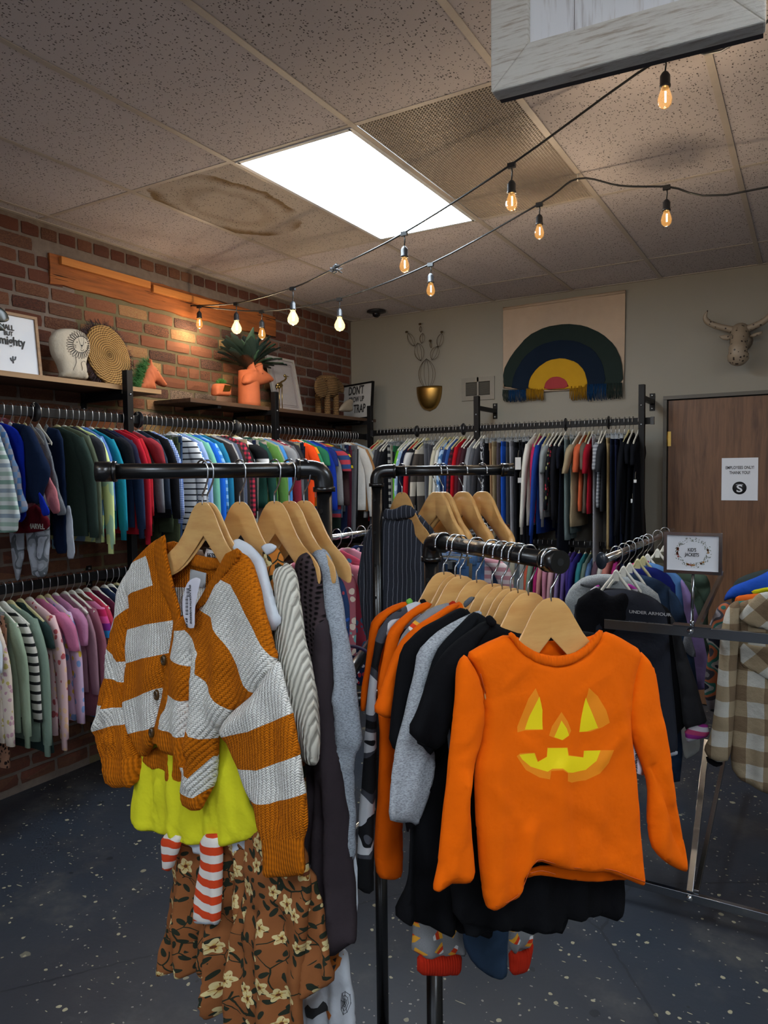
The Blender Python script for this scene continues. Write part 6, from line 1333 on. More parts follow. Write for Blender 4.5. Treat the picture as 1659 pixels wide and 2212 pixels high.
# ---- grey heather sweatshirt
t, pl = gar('heather_sweatshirt', 'light heather grey sweatshirt, sleeve seen beside the dark crochet sweater', 'sweatshirt', HA[4], PHA); M_HEA = fabric('8d939b', 'heather')
Cloth(pl, [(672, 1200), (684, 1186), (700, 1184), (712, 1200), (722, 1232), (735, 1290), (748, 1346), (758, 1400), (768, 1461), (776, 1540), (782, 1593), (778, 1615), (768, 1632), (767, 1708), (772, 1790), (775, 1840), (766, 1862), (755, 1842), (745, 1760), (732, 1620), (720, 1500), (705, 1380), (690, 1280)], off=0, thick=.016, edge=.025, fold=.008, fl=.07, seed=51, creases=[((725, 1300), (762, 1600), .008, .010), ((740, 1500), (758, 1840), .007, .010)]).build('sleeve', M_HEA, t)
Cloth(pl, [(640, 1230), (680, 1210), (720, 1500), (735, 1750), (640, 1750)], off=-.008, thick=.008, fold=.004).build('body', M_HEA, t)
Cloth(pl, [(752, 1830), (770, 1850), (771, 1978), (759, 1980), (750, 1900)], off=-.012, thick=.004, fold=.003).build('white_shirt_tail', W1, t)
# ---- halloween skirt
t, pl = gar('halloween_dress', 'white tiered dress printed with bats, pumpkins and spider webs', 'dress', HA[5], PHA); M_HW = fabric('b9bcc2')
c = Cloth(pl, [(690, 2040), (720, 2050), (748, 2050), (755, 2100), (762, 2160), (765, 2240), (700, 2260), (620, 2260), (640, 2180), (655, 2150), (700, 2130)], off=.0, thick=.012, fold=.008, fl=.07, seed=61, res=.009); c.build('skirt_tier', M_HW, t)
Cloth(pl, [(716, 1232), (728, 1240), (745, 1260), (757, 1320), (752, 1420), (740, 1400), (728, 1320)], off=-.004, thick=.01, fold=.003).build('patterned_shoulder', printed('1f3050', ['8a3038', 'a0a8b8', '24488c'], 60, .3), t)
Cloth(pl, [(690, 1400), (735, 1420), (745, 2060), (690, 2050)], off=-.012, thick=.008, fold=.004).build('bodice', M_HW, t)
def patch(name, q, mat, c, t, lift=.001):
    P = Cloth(c.pl, q, off=0, thick=.0006, edge=.002, res=.008, fold=0, smooth=0); P.wave = lambda p: c.wave(p) + c.off + c.prof(p)[0] + lift - P.off; return P.build(name, mat, t, two=False)
patch('bat_print', [(668, 2170), (680, 2158), (688, 2166), (700, 2166), (706, 2156), (716, 2168), (720, 2176), (700, 2182), (690, 2190), (672, 2186)], M_INKP, c, t)
M_PUMP = plain('pumpkin_print', 'b0621e', .8)
patch('pumpkin_print', [(706, 2062), (716, 2054), (738, 2050), (747, 2058), (744, 2078), (732, 2094), (712, 2092), (704, 2080)], M_PUMP, c, t); patch('pumpkin_print', [(711, 2178), (722, 2174), (730, 2182), (726, 2192), (714, 2192)], M_PUMP, c, t)
for q in ([(712, 2066), (718, 2060), (720, 2070)], [(730, 2064), (738, 2060), (736, 2070)], [(710, 2082), (724, 2080), (738, 2074), (734, 2086), (720, 2090)]): patch('face_print', q, M_INKP, c, t, .002)
m = MB(); cw = (755, 2160)
for k in range(8): a = k * math.pi / 4 + .2; m.tube(rel([c.front(cw[0] - 3, cw[1], .0008), c.front(cw[0] - 3 + 9 * math.cos(a), cw[1] + 26 * math.sin(a), .0008)], t), .0005, 3)
for s_ in (.35, .65, .95): m.tube(rel([c.front(cw[0] - 3 + 9 * s_ * math.cos(k * math.pi / 4 + .2), cw[1] + 26 * s_ * math.sin(k * math.pi / 4 + .2), .0008) for k in range(9)], t), .0005, 3)
m.build('web_print', M_INKP, t)

# ---- orange pumpkin face shirt
t, pl = gar('pumpkin_shirt', 'bright orange long-sleeve shirt with a yellow jack-o-lantern face', 'shirt', HCp[0], PHC); M_OR = fabric('e86200'); M_OD = fabric('de5c00', 'rib'); M_PO = plain('orange_print', 'e88206', .55, var=.03); M_PY = plain('yellow_print', 'e8cc0a', .5, var=.03)
TOR = [(1098, 1368), (1120, 1392), (1160, 1420), (1200, 1431), (1240, 1424), (1275, 1400), (1302, 1362), (1330, 1372), (1385, 1404), (1372, 1450), (1362, 1500), (1358, 1565), (1370, 1652), (1375, 1726), (1382, 1825), (1387, 1909), (1378, 1909), (1345, 1895), (1308, 1884), (1234, 1880), (1185, 1866), (1160, 1859), (1138, 1869), (1129, 1889), (1127, 1915), (1116, 1939), (1086, 1957), (1061, 1963), (1048, 1957), (1041, 1934), (1032, 1850), (1026, 1756), (1024, 1657), (1040, 1600), (1044, 1550), (1041, 1495), (1028, 1450), (1006, 1412), (1045, 1390)]
def cv(L): return [(740 + x * .49427, 1380 + y * .49427) for x, y in L]
REG = [(cv([(820, 205), (845, 275), (852, 385), (775, 390), (745, 398), (744, 375), (765, 320), (790, 250)]), 1), (cv([(835, 240), (849, 300), (850, 383), (777, 386), (795, 330)]), 2),
       (cv([(1048, 203), (1090, 240), (1125, 300), (1142, 355), (1110, 375), (1060, 395), (1012, 397), (1015, 360), (1030, 300)]), 1), (cv([(1037, 245), (1060, 300), (1080, 350), (1092, 378), (1045, 394), (1013, 396), (1018, 340)]), 2),
       (cv([(932, 308), (960, 350), (975, 390), (965, 412), (940, 430), (905, 421), (877, 410), (890, 370)]), 1), (cv([(932, 345), (955, 380), (966, 410), (935, 430), (900, 416)]), 2),
       (cv([(740, 500), (755, 488), (815, 483), (830, 522), (868, 500), (870, 462), (960, 462), (965, 495), (1030, 505), (1032, 478), (1157, 472), (1140, 530), (1100, 575), (1040, 605), (975, 613), (955, 605), (955, 570), (930, 555), (885, 562), (880, 598), (835, 590), (780, 560)]), 1),
       (cv([(752, 495), (813, 485), (829, 524), (868, 502), (872, 464), (958, 464), (962, 497), (1030, 507), (1034, 478), (1103, 475), (1085, 520), (1040, 560), (980, 570), (957, 567), (930, 548), (890, 552), (870, 565), (800, 545), (765, 515)]), 2)]
c = Cloth(pl, TOR, off=0, thick=.013, edge=.014, fold=.0035, fl=.14, grow=1.6, seed=71, res=.008, regions=REG, creases=[((1345, 1500), (1378, 1720), -.004, .006), ((1320, 1480), (1350, 1640), .003, .008), ((1200, 1650), (1195, 1840), .003, .010), ((1230, 1700), (1235, 1860), -.003, .009), ((1065, 1650), (1075, 1930), .004, .012), ((1135, 1790), (1120, 1930), .008, .012), ((1300, 1450), (1240, 1500), .002, .010), ((1060, 1700), (1110, 1760), .0025, .008), ((1160, 1700), (1290, 1760), .002, .010), ((1080, 1480), (1120, 1440), .002, .008), ((1350, 1560), (1290, 1640), .003, .008), ((1255, 1780), (1340, 1850), -.002, .008), ((1110, 1590), (1150, 1620), .002, .006)])
c.build('body', [M_OR, M_PO, M_PY], t); co = c
Cloth(pl, [(1150, 1870), (1230, 1868), (1360, 1890), (1358, 1900), (1310, 1904), (1259, 1905), (1200, 1896), (1160, 1890), (1130, 1900)], off=-.02, thick=.004, fold=.001).build('back_hem', M_OR, t)
Cloth(pl, [(1006, 1412), (993, 1426), (985, 1450), (980, 1528), (970, 1627), (957, 1756), (948, 1864), (936, 1910), (936, 1922), (944, 1927), (962, 1920), (977, 1906), (1027, 1899), (1017, 1800), (1010, 1736), (1022, 1657), (1040, 1602), (1046, 1550), (1043, 1495), (1030, 1450)], off=.004, thick=.013, edge=.018, fold=.004, fl=.09, seed=72, res=.009, creases=[((1040, 1600), (990, 1640), .004, .006), ((1000, 1680), (965, 1880), .008, .010), ((1030, 1540), (995, 1600), .003, .006)]).build('sleeve', M_OR, t)
Cloth(pl, [(1383, 1405), (1398, 1422), (1412, 1444), (1418, 1490), (1422, 1528), (1442, 1617), (1455, 1700), (1467, 1775), (1480, 1835), (1486, 1864), (1484, 1886), (1466, 1879), (1447, 1869), (1417, 1847), (1403, 1825), (1398, 1756), (1399, 1696), (1385, 1647), (1363, 1588), (1358, 1560), (1362, 1500), (1370, 1450)], off=.004, thick=.013, edge=.018, fold=.004, fl=.09, seed=73, res=.009, creases=[((1402, 1650), (1472, 1850), -.010, .005), ((1420, 1560), (1448, 1720), .004, .010), ((1372, 1580), (1400, 1620), .003, .006)]).build('sleeve', M_OR, t)
NB_ = [(1096, 1370), (1106, 1364), (1125, 1388), (1160, 1410), (1200, 1418), (1240, 1411), (1270, 1392), (1293, 1360), (1304, 1363), (1290, 1392), (1262, 1420), (1235, 1434), (1200, 1442), (1160, 1434), (1125, 1412)]
Cloth(pl, NB_, off=.010, thick=.005, edge=.004, res=.006, fold=0).build('neck_rib', M_OD, t)
Cloth(pl, [(1106, 1372), (1130, 1381), (1200, 1385), (1270, 1376), (1294, 1366), (1275, 1398), (1240, 1418), (1200, 1424), (1160, 1416), (1125, 1396)], off=-.018, thick=.004, edge=.006, res=.008, fold=0, creases=[((1120, 1396), (1285, 1388), .004, .002)]).build('back_neck', M_OR, t)
M_THR = plain('orange_thread', 'b84a08', .7)
seam(c, [(1137, 1880), (1160, 1873), (1188, 1879), (1236, 1893), (1240, 1890)][:3] + [(1234, 1872), (1308, 1874), (1345, 1885), (1380, 1898)][0:0], t, M_THR)
seam(c, [(1058, 1945), (1085, 1940), (1108, 1924), (1120, 1900), (1128, 1872), (1150, 1848), (1185, 1856), (1234, 1868), (1308, 1872), (1345, 1883), (1380, 1896)], t, M_THR)
seam(c, [(1050, 1400), (1031, 1452), (1043, 1495)][1:], t, M_THR)
ctg = Cloth(pl, [(1362, 1580), (1378, 1588), (1380, 1620), (1384, 1650), (1394, 1677), (1372, 1670), (1366, 1630)], off=-.004, thick=.0012, edge=.003, fold=0); ctg.build('price_tag', plain('label_white', 'c4c2cc', .6, var=0), t)
text('OLS NORTH RIVERSIDE', .0065, ctg.front(1372, 1622, .001), -_Z, pl.h, M_INKP, t, ext=.0002)
t_ = thing('purple_strap', 'thin purple hanging strap looped over the cross pipe between the arms', 'strap', dep(780, 1410, 1.52)); m = MB(); m.tube(rel(catmull([dep(748, 1396, 1.5), dep(768, 1397, 1.51), dep(788, 1405, 1.52), dep(801, 1418, 1.53), dep(800, 1440, 1.53)], 4), t_), [(.0008, .004)] * 17, 6); m.build('band', plain('purple_ribbon', '2a2040', .5), t_)
# ---- the tops behind it on the lower arm
BK = fabric('0c0c0f'); BK2 = fabric('101114'); O2 = fabric('dc5c02', 'jersey2')
def top(name, label, cat, k, pieces, phi=PHC, **kw):
    t, pl = gar(name, label, cat, HCp[k], phi)
    for i, (nm, mat, q, o) in enumerate(pieces): Cloth(pl, q, off=o.get('off', 0), thick=o.get('thick', .011), edge=.02, fold=o.get('fold', .006), fl=.09, seed=80 + 7 * k + i, regions=o.get('regions', ()), creases=o.get('creases', ()), res=o.get('res', .011)).build(nm, mat, t)
    return t, pl
top('black_tee', 'front black short-sleeve tee directly behind the orange pumpkin shirt', 'tee', 1, [
    ('body', BK, [(1060, 1342), (1075, 1348), (1150, 1372), (1280, 1360), (1340, 1400), (1345, 1500), (1344, 1700), (1350, 1905), (1340, 1984), (1250, 1984), (1220, 1990), (1218, 2016), (1180, 2012), (1110, 2010), (1000, 2000), (970, 1960), (975, 1700), (985, 1500), (975, 1420), (990, 1380)], {'off': -.004}),
    ('sleeve', BK, [(1048, 1338), (1060, 1352), (1020, 1400), (985, 1500), (955, 1626), (905, 1606), (877, 1577), (905, 1520), (935, 1450), (960, 1408), (995, 1375)], {'off': .004, 'thick': .016}),
    ('neck_rib', BK, [(1048, 1332), (1060, 1328), (1075, 1345), (1064, 1356), (1052, 1350)], {'off': .012, 'thick': .006, 'fold': 0, 'res': .007})])
top('black_shirt', 'second black cotton top, between the front black tee and the grey raglan', 'shirt', 2, [
    ('body', BK2, [(1030, 1322), (1045, 1330), (1100, 1370), (1200, 1370), (1230, 1700), (1222, 2012), (1165, 2022), (1110, 2005), (1060, 2016), (990, 2018), (985, 1700), (960, 1450), (965, 1400), (1000, 1355)], {'off': -.002}),
    ('sleeve', BK2, [(1018, 1320), (1036, 1325), (1010, 1380), (965, 1500), (940, 1640), (895, 1600), (915, 1500), (940, 1410), (975, 1365)], {'off': .004, 'thick': .013})])
M_HG = fabric('9a9da2', 'heather')
top('raglan_shirt', 'light heather grey long-sleeve shirt among the black tops', 'shirt', 3, [
    ('sleeve', M_HG, [(1034, 1318), (1043, 1324), (1020, 1345), (960, 1385), (935, 1420), (918, 1480), (922, 1600), (938, 1618), (940, 1660), (920, 1740), (903, 1788), (890, 1778), (865, 1783), (836, 1768), (842, 1700), (856, 1620), (880, 1520), (893, 1460), (900, 1405), (935, 1370), (985, 1340)], {'off': .006, 'thick': .014, 'creases': [((900, 1620), (870, 1760), .006, .008), ((925, 1640), (900, 1770), -.005, .006)]}),
    ('body', M_HG, [(1030, 1330), (1090, 1380), (1100, 1800), (980, 1810), (960, 1500), (940, 1430)], {'off': -.004})])
top('black_dress', 'long flared black dress hanging lowest on the lower arm', 'dress', 4, [
    ('body', BK, [(1005, 1312), (1012, 1322), (1060, 1370), (1080, 1600), (1090, 1800), (1105, 2000), (1050, 2012), (1000, 2022), (975, 2005), (940, 2008), (900, 1995), (868, 1985), (853, 1978), (870, 1900), (890, 1780), (905, 1600), (880, 1450), (905, 1395), (960, 1345)], {'off': -.002, 'fold': .012}),
    ('sleeve', BK, [(992, 1312), (1008, 1316), (980, 1360), (920, 1420), (895, 1500), (885, 1600), (872, 1633), (835, 1606), (842, 1540), (850, 1470), (865, 1400), (905, 1360), (950, 1335)], {'off': .004, 'thick': .014}),
    ('grey_neck_rib', plain('grey_rib', '4c4f55', .9), [(1000, 1302), (1016, 1288), (1028, 1290), (1014, 1306), (1004, 1314)], {'off': .012, 'thick': .006, 'fold': 0, 'res': .007})])
top('orange_tee', 'orange short-sleeve tee behind the black dress', 'tee', 5, [
    ('body', O2, [(990, 1298), (1000, 1305), (1020, 1400), (1010, 1780), (905, 1790), (880, 1600), (860, 1450), (880, 1390), (930, 1340)], {'off': -.003}),
    ('sleeve', O2, [(978, 1302), (996, 1308), (930, 1350), (885, 1390), (868, 1450), (855, 1500), (847, 1553), (826, 1548), (804, 1534), (822, 1480), (848, 1420), (872, 1375), (915, 1338)], {'off': .006, 'thick': .013})])
g = G('candy_corn_cloth'); v = g.coord('UV'); vv = v; n = g.vor(vv, 30); n.inputs['Randomness'].default_value = .55; cc_ = g.xyz(n.outputs['Position']); p_ = g.xyz(vv); r_ = g.xyz(n.outputs['Color']); dx, dy = p_[0] - cc_[0], p_[1] - cc_[1]; a_ = r_[1] * 6.28; ca, sa = g.math('COSINE', a_), a_.sin()
u_ = dx * ca + dy * sa; w_ = dy * ca - dx * sa; ins = (u_.abs() < .0095) * (w_.abs() < (.0068 - u_ * .38)) * (r_[0] < .97); q_ = (u_ + .0095) / .019
hn = g.noise(g.coord('UV', (1, 3, 1)), 420, 3, .7); col = g.mix(ins, g.mix(hn, hx('8f8f90'), hx('606063')), g.ramp(q_, [(0, hx('d89a30')), (.33, hx('c83a18')), (.72, hx('d0ccc8'))], True)); M_CC = g.done(col, .9, 0, .2)
M_REDC = fabric('a82410', 'rib')
t, pl = top('candy_corn_pyjamas', 'grey pyjamas printed with candy corn, with red neck and ankle cuffs', 'pyjamas', 6, [
    ('body', M_CC, [(950, 1306), (985, 1320), (1000, 1400), (990, 1700), (880, 1700), (860, 1450), (870, 1400), (895, 1365), (925, 1335)], {'off': -.003}),
    ('sleeve', M_CC, [(935, 1310), (972, 1300), (985, 1316), (930, 1340), (890, 1375), (872, 1430), (858, 1480), (853, 1440), (857, 1400), (872, 1365), (900, 1335)], {'off': .006, 'thick': .012}),
    ('neck_rib', M_REDC, [(968, 1304), (980, 1296), (992, 1310), (986, 1318), (975, 1316)], {'off': .012, 'thick': .006, 'fold': 0, 'res': .007}),
    ('leg', M_CC, [(892, 1960), (1003, 1960), (1003, 2050), (1000, 2065), (890, 2065), (894, 2010)], {'off': .0, 'thick': .014}),
    ('ankle_cuff', M_REDC, [(901, 2063), (925, 2062), (950, 2056), (978, 2058), (997, 2062), (996, 2085), (994, 2106), (950, 2107), (901, 2105)], {'off': .004, 'thick': .013, 'fold': .001}),
    ('leg', M_CC, [(1097, 1990), (1152, 1990), (1152, 2030), (1140, 2052), (1097, 2055)], {'off': -.004, 'thick': .012}),
    ('ankle_cuff', M_REDC, [(1098, 2052), (1125, 2056), (1138, 2050), (1147, 2028), (1152, 2040), (1143, 2085), (1135, 2100), (1100, 2106)], {'off': .0, 'thick': .012, 'fold': .001}),
    ('lower_body', M_CC, [(900, 1690), (1060, 1690), (1120, 1990), (1000, 1990), (895, 1970)], {'off': -.008})])
top('denim_jeans', 'blue denim trouser leg showing below the black clothes', 'jeans', 5, [
    ('leg', fabric('2a3b50', 'denim'), [(1002, 1980), (1098, 1995), (1095, 2060), (1096, 2105), (1080, 2118), (1060, 2112), (1020, 2080), (1000, 2040)], {'off': -.012, 'thick': .012, 'fold': .003}),
    ('upper_leg', fabric('2a3b50', 'denim'), [(1000, 1700), (1090, 1700), (1098, 1995), (1002, 1985)], {'off': -.014, 'thick': .008})])
top('orange_shirt', 'orange long-sleeve shirt with ribbed cuff between ghost camouflage and candy corn', 'shirt', 7, [
    ('sleeve', O2, [(918, 1298), (937, 1306), (880, 1345), (860, 1380), (850, 1500), (868, 1700), (872, 1840), (868, 1890), (842, 1898), (812, 1892), (808, 1840), (812, 1740), (818, 1600), (812, 1500), (825, 1420), (838, 1362), (870, 1330)], {'off': .006, 'thick': .014, 'creases': [((808, 1842), (872, 1842), -.004, .004)]}),
    ('body', O2, [(925, 1312), (960, 1400), (950, 1850), (890, 1850), (870, 1500), (860, 1400)], {'off': -.004})])
g = G('ghost_camo'); v = g.coord('UV'); w = g.vadd(v, g.noise(v, 13, 1, .5, 1), .06); f = g.noise(w, 14, .5, .3); M_GC = g.done(g.ramp(f, [(0, hx('0d0d10')), (.44, hx('3a3b42')), (.50, hx('b3b3b6')), (.60, hx('101013')), (.68, hx('4a4b52'))], True), .88, 0, .25)
t, pl = top('ghost_camo_shirt', 'black, grey and white ghost camouflage shirt with long sleeve', 'shirt', 8, [
    ('sleeve', M_GC, [(892, 1298), (922, 1305), (862, 1340), (835, 1370), (820, 1420), (812, 1500), (815, 1650), (810, 1800), (812, 1900), (812, 1932), (790, 1930), (767, 1915), (770, 1860), (776, 1760), (790, 1600), (792, 1520), (805, 1420), (812, 1368), (840, 1332)], {'off': .006, 'thick': .014, 'creases': [((790, 1600), (790, 1900), .006, .010)]}),
    ('body', M_GC, [(915, 1310), (940, 1400), (930, 1800), (870, 1800), (850, 1500), (840, 1380)], {'off': -.004}),
    ('neck_rib', BK, [(905, 1296), (917, 1293), (923, 1302), (914, 1310)], {'off': .012, 'thick': .006, 'fold': 0, 'res': .007})])
top('green_collar_shirt', 'orange shirt with a lime green neck rib, last on the lower arm', 'shirt', 9, [
    ('sleeve', O2, [(874, 1298), (888, 1306), (840, 1328), (818, 1355), (806, 1420), (798, 1500), (790, 1538), (778, 1536), (780, 1500), (792, 1430), (800, 1350), (815, 1328), (842, 1310)], {'off': .006, 'thick': .012}),
    ('body', O2, [(880, 1308), (910, 1400), (900, 1750), (840, 1750), (815, 1500), (810, 1400)], {'off': -.004}),
    ('neck_rib', plain('lime_rib', '74b848', .9), [(876, 1297), (886, 1291), (893, 1299), (888, 1310), (880, 1308)], {'off': .012, 'thick': .006, 'fold': 0, 'res': .007})])
# ---- pinstripe jacket on the far arm
g = G('pinstripe_wool'); v = g.coord('UV'); x, y, z = g.xyz(v); ln = (((x + (y * 9.).sin() * .004) / .0135 + 40.).fract() - .5).abs() < .045; M_PIN = g.done(g.mix(ln * (g.noise(v, 500, 2) * .6 + .3), g.mix(g.noise(v, 300, 3), hx('1d2028'), hx('2b2e38')), hx('8e929e')), .85, 0, .25)
t, pl = gar('pinstripe_jacket', 'charcoal pinstripe suit jacket seen from behind on the far arm', 'jacket', HBp[0], math.radians(-28))
c = Cloth(pl, [(830, 1112), (860, 1120), (905, 1108), (925, 1130), (936, 1150), (938, 1250), (930, 1420), (880, 1460), (805, 1450), (797, 1400), (791, 1350), (789, 1250), (787, 1200), (789, 1160), (805, 1135)], off=-.006, thick=.03, edge=.05, fold=.006, fl=.16, seed=95, res=.014, creases=[((856, 1130), (858, 1440), -.006, .008), ((930, 1150), (905, 1220), .006, .012), ((925, 1180), (915, 1280), .006, .010)]); c.build('body', M_PIN, t)
Cloth(pl, [(830, 1098), (850, 1101), (872, 1090), (890, 1093), (904, 1108), (902, 1114), (880, 1120), (850, 1124), (828, 1120)], off=.018, thick=.008, edge=.01, res=.010, fold=.001).build('collar', M_PIN, t)
Cloth(pl, [(925, 1130), (938, 1145), (950, 1180), (962, 1220), (968, 1300), (966, 1400), (935, 1405), (925, 1300), (928, 1220)], off=0, thick=.025, edge=.03, fold=.005, res=.014).build('sleeve', M_PIN, t)
Cloth(pl, [(800, 1140), (788, 1155), (784, 1190), (772, 1250), (778, 1290), (788, 1370), (797, 1410), (808, 1400), (805, 1250)], off=-.012, thick=.025, edge=.03, fold=.005, res=.014).build('sleeve', M_PIN, t)
# ================================================================ CHROME JACKET RACK ON THE RIGHT
YJ = 2.735; pj = Plane(ony(1490, 1360, YJ), h=(1, 0, 0)); M_CHR2 = plain('brushed_chrome', '8f9296', .2, 1, .5, .02)
kr_ = thing('chrome_jacket_rack', 'square chrome rack with braces carrying the kids jackets on the right', 'clothes rack', onz(1490, 1935, 0)); k0_ = np.array(kr_.location)
def kb_(name, a, b, w, h, mat=None):
    return MB().bar(np.array(a) - k0_, np.array(b) - k0_, w, h).build(name, mat or M_CHR2, kr_, bevel=.0015)
pa_ = pj.px(1306, 1347); pz_ = pa_[2]; kb_('cross_bar', (pa_[0], YJ, pz_), (pa_[0] + 1.3, YJ, pz_), .018, .036)
lb = onz(1490, 1937, .075); kb_('base_bar', (pa_[0] - .25, lb[1], .075), (pa_[0] + 1.3, lb[1], .075), .02, .03)
tp = pj.px(1311, 1214); kb_('post', (tp[0], YJ, pz_ - .4), (tp[0], YJ, tp[2] - .10), .022, .022); kb_('telescopic_post', (tp[0], YJ, tp[2] - .12), (tp[0], YJ, tp[2]), .017, .017)
kb_('post', (pa_[0] + 1.2, YJ, .09), (pa_[0] + 1.2, YJ, tp[2]), .022, .022)
c0 = np.array((lb[0], lb[1], .09)); kb_('brace', c0, ony(1527, 1600, 3.25), .022, .022); kb_('brace', c0 + (.02, .012, 0), ony(1566, 1630, 3.9), .018, .018)
cb0 = pj.px(1492, 1362); kb_('brace', cb0 + (.01, .02, -.01), ony(1560, 1240, 3.7), .016, .028)
for p in (cb0 - (0, .012, 0), lb - (0, .014, -.0)):
    MB().lathe(p - k0_, [(.0001, -.004), (.011, -.002), (.012, .001), (.009, .002)], 18, 0, 'y').build('bolt', M_CHROME, kr_)
rl0 = np.array((tp[0], YJ - .03, tp[2] + .012)); MB().tube([rl0 - k0_, rl0 + (0, 1.5, 0) - k0_], .0145, 16).build('hanging_rail', M_CHROME, kr_)
MB().lathe(rl0 - k0_ + (-.012, -.004, -.004), [(.0001, -.003), (.024, -.003), (.026, 0), (.024, .003), (.0001, .003)], 24, 0, 'y', (.8, 1.25)).build('rail_end_plate', plain('dark_end_plate', '1c2530', .25), kr_)
rr0 = np.array((pa_[0] + 1.2, YJ - .03, tp[2] + .012)); MB().tube([rr0 - k0_, rr0 + (0, 1.5, 0) - k0_], .0145, 16).build('hanging_rail', M_CHROME, kr_)
for x_ in (tp[0], pa_[0] + 1.2): kb_('rear_post', (x_, YJ + 1.45, 0.02), (x_, YJ + 1.45, tp[2]), .022, .022)
kb_('base_side_bar', (pa_[0] + 1.2, lb[1], .075), (pa_[0] + 1.2, YJ + 1.45, .075), .02, .03)
for x_ in (pa_[0] - .22, pa_[0] + 1.2): MB().lathe((x_ - k0_[0], lb[1] - k0_[1], 0), [(.0001, 0), (.02, 0), (.022, .03), (.02, .06), (.0001, .06)], 14).build('caster', M_PL_K, kr_)
# sign on its stand
st = thing('sign_stand', "small chrome-framed KID'S JACKETS sign with a floral wreath on a stand", 'sign', pj.px(1495, 1352)); s0 = np.array(st.location); ps = pj.shift(.0)
MB().box((0, 0, .002), (.125, .05, .003)).tube([(0, 0, .002), (0, 0, .02)], .008, 10).build('base_plate', M_CHR2, st)
fb = pj.uv((1497, 1236)); MB().tube([(0, 0, .01), (pj.at(*fb) - s0)], .0055, 10).build('stem', M_CHR2, st)
a = pj.uv((1434, 1236)); b = pj.uv((1561, 1152)); frame_uv(st, pj, a[0], a[1], b[0], b[1], .011, .014, M_CHROME, M_PAPER, .007)
cu, cv_ = (a[0] + b[0]) / 2 + .0, (a[1] + b[1]) / 2 + .002; wv_ = .0025
text("KID'S", .017, pj.at(cu - .002, cv_ + .009, wv_), (1, 0, 0), _Z, M_INKP, st, font_w=.7, ext=.0002); text('JACKETS', .017, pj.at(cu - .002, cv_ - .008, wv_), (1, 0, 0), _Z, M_INKP, st, font_w=.7, ext=.0002)
r = random.Random(3); mats_ = [plain('sage_leaf_print', '55604c', .8, var=0), plain('amber_print', 'a8762c', .8, var=0), plain('red_print', 'a0402e', .8, var=0)]
ms = [MB(), MB(), MB()]
for k in range(150):
    an = r.uniform(0, 6.283); R_ = r.uniform(.040, .056); p = pj.at(cu + R_ * math.cos(an) * 1.05, cv_ + R_ * math.sin(an) * .92, wv_ - .001) - s0; d = an + r.choice((-1, 1)) * r.uniform(.5, 1.6); L = r.uniform(.004, .009)
    q = p + np.array((math.cos(d) * L, 0, math.sin(d) * L)); n_ = np.array((-math.sin(d), 0, math.cos(d))) * L * .16; md = (p + q) / 2
    ms[0].add([p, md + n_, q, md - n_], [(0, 1, 2, 3)])
for k in range(26):
    an = r.choice((.3, .1, 3.3, 3.1, 3.6, 4.7, 5.0, 4.4, 5.4, 2.3, 2.9)) + r.uniform(-.12, .12); p = pj.at(cu + .048 * math.cos(an) * 1.05, cv_ + .048 * math.sin(an) * .92, wv_ - .0008) - s0; i = 1 + k % 2
    for j in range(5): a5 = j * 1.257 + r.random(); c_ = p + np.array((math.cos(a5), 0, math.sin(a5))) * .0022; ms[i].add([c_ + np.array((math.cos(w), 0, math.sin(w))) * .0017 for w in np.linspace(0, 6.28, 7)[:-1]], [tuple(range(6))])
for m_, ma, nm in zip(ms, mats_, ('wreath_leaves', 'amber_flowers', 'red_flowers')): tag(m_.build(nm, ma, st), kind='stuff')
# jackets hung facing the lens
def jk(name, label, Y, pieces, hang_x=None, cat='jacket', hy=None):
    P = Plane((-.3, Y, 1.2), h=(1, 0, 0)); t = thing(name, label, cat, (-.3, Y, 1.2), 0, 'kids jackets on the chrome rack')
    cl_ = None
    for i, (nm, mat, q, o) in enumerate(pieces):
        c = Cloth(P, q, off=o.get('off', 0), thick=o.get('thick', .02), edge=o.get('edge', .03), fold=o.get('fold', .006), fl=.14, seed=int(Y * 100) + i, regions=o.get('regions', ()), creases=o.get('creases', ()), res=o.get('res', .018)); c.build(nm, mat, t); cl_ = cl_ or c
    return t, cl_
CHA = fabric('24262e'); BLK = fabric('0b0b0f'); CUF = stripes(['a84068', 'b4b0b8', '8c2c7c'], .017)
t, c = jk('charcoal_hoodie', 'charcoal zip hoodie with pale lettering on its shoulder, nearest on the chrome rack', 2.87, [
    ('body', CHA, [(1236, 1312), (1262, 1290), (1300, 1276), (1340, 1272), (1372, 1276), (1402, 1286), (1425, 1300), (1440, 1325), (1446, 1380), (1450, 1450), (1458, 1530), (1465, 1610), (1462, 1626), (1440, 1632), (1400, 1630), (1300, 1618), (1250, 1600)], {'thick': .035, 'edge': .05, 'creases': [((1330, 1330), (1440, 1332), -.003, .004), ((1318, 1400), (1322, 1600), .008, .02), ((1446, 1340), (1452, 1600), -.004, .006)]}),
    ('hood', BLK, [(1240, 1300), (1285, 1268), (1300, 1275), (1320, 1290), (1350, 1278), (1362, 1300), (1352, 1345), (1300, 1390), (1250, 1380)], {'off': .028, 'thick': .014}),
    ('white_hem', fabric('9a9ca4'), [(1420, 1624), (1464, 1621), (1464, 1631), (1440, 1636), (1420, 1634)], {'off': .012, 'thick': .012, 'fold': 0, 'res': .01})])
text('UNDER ARMOUR', .016, c.front(1408, 1321, .006), (1, 0, 0), _Z, plain('reflective_print', 'a8a8ac', .5), t, font_w=1.2, ext=.0006)
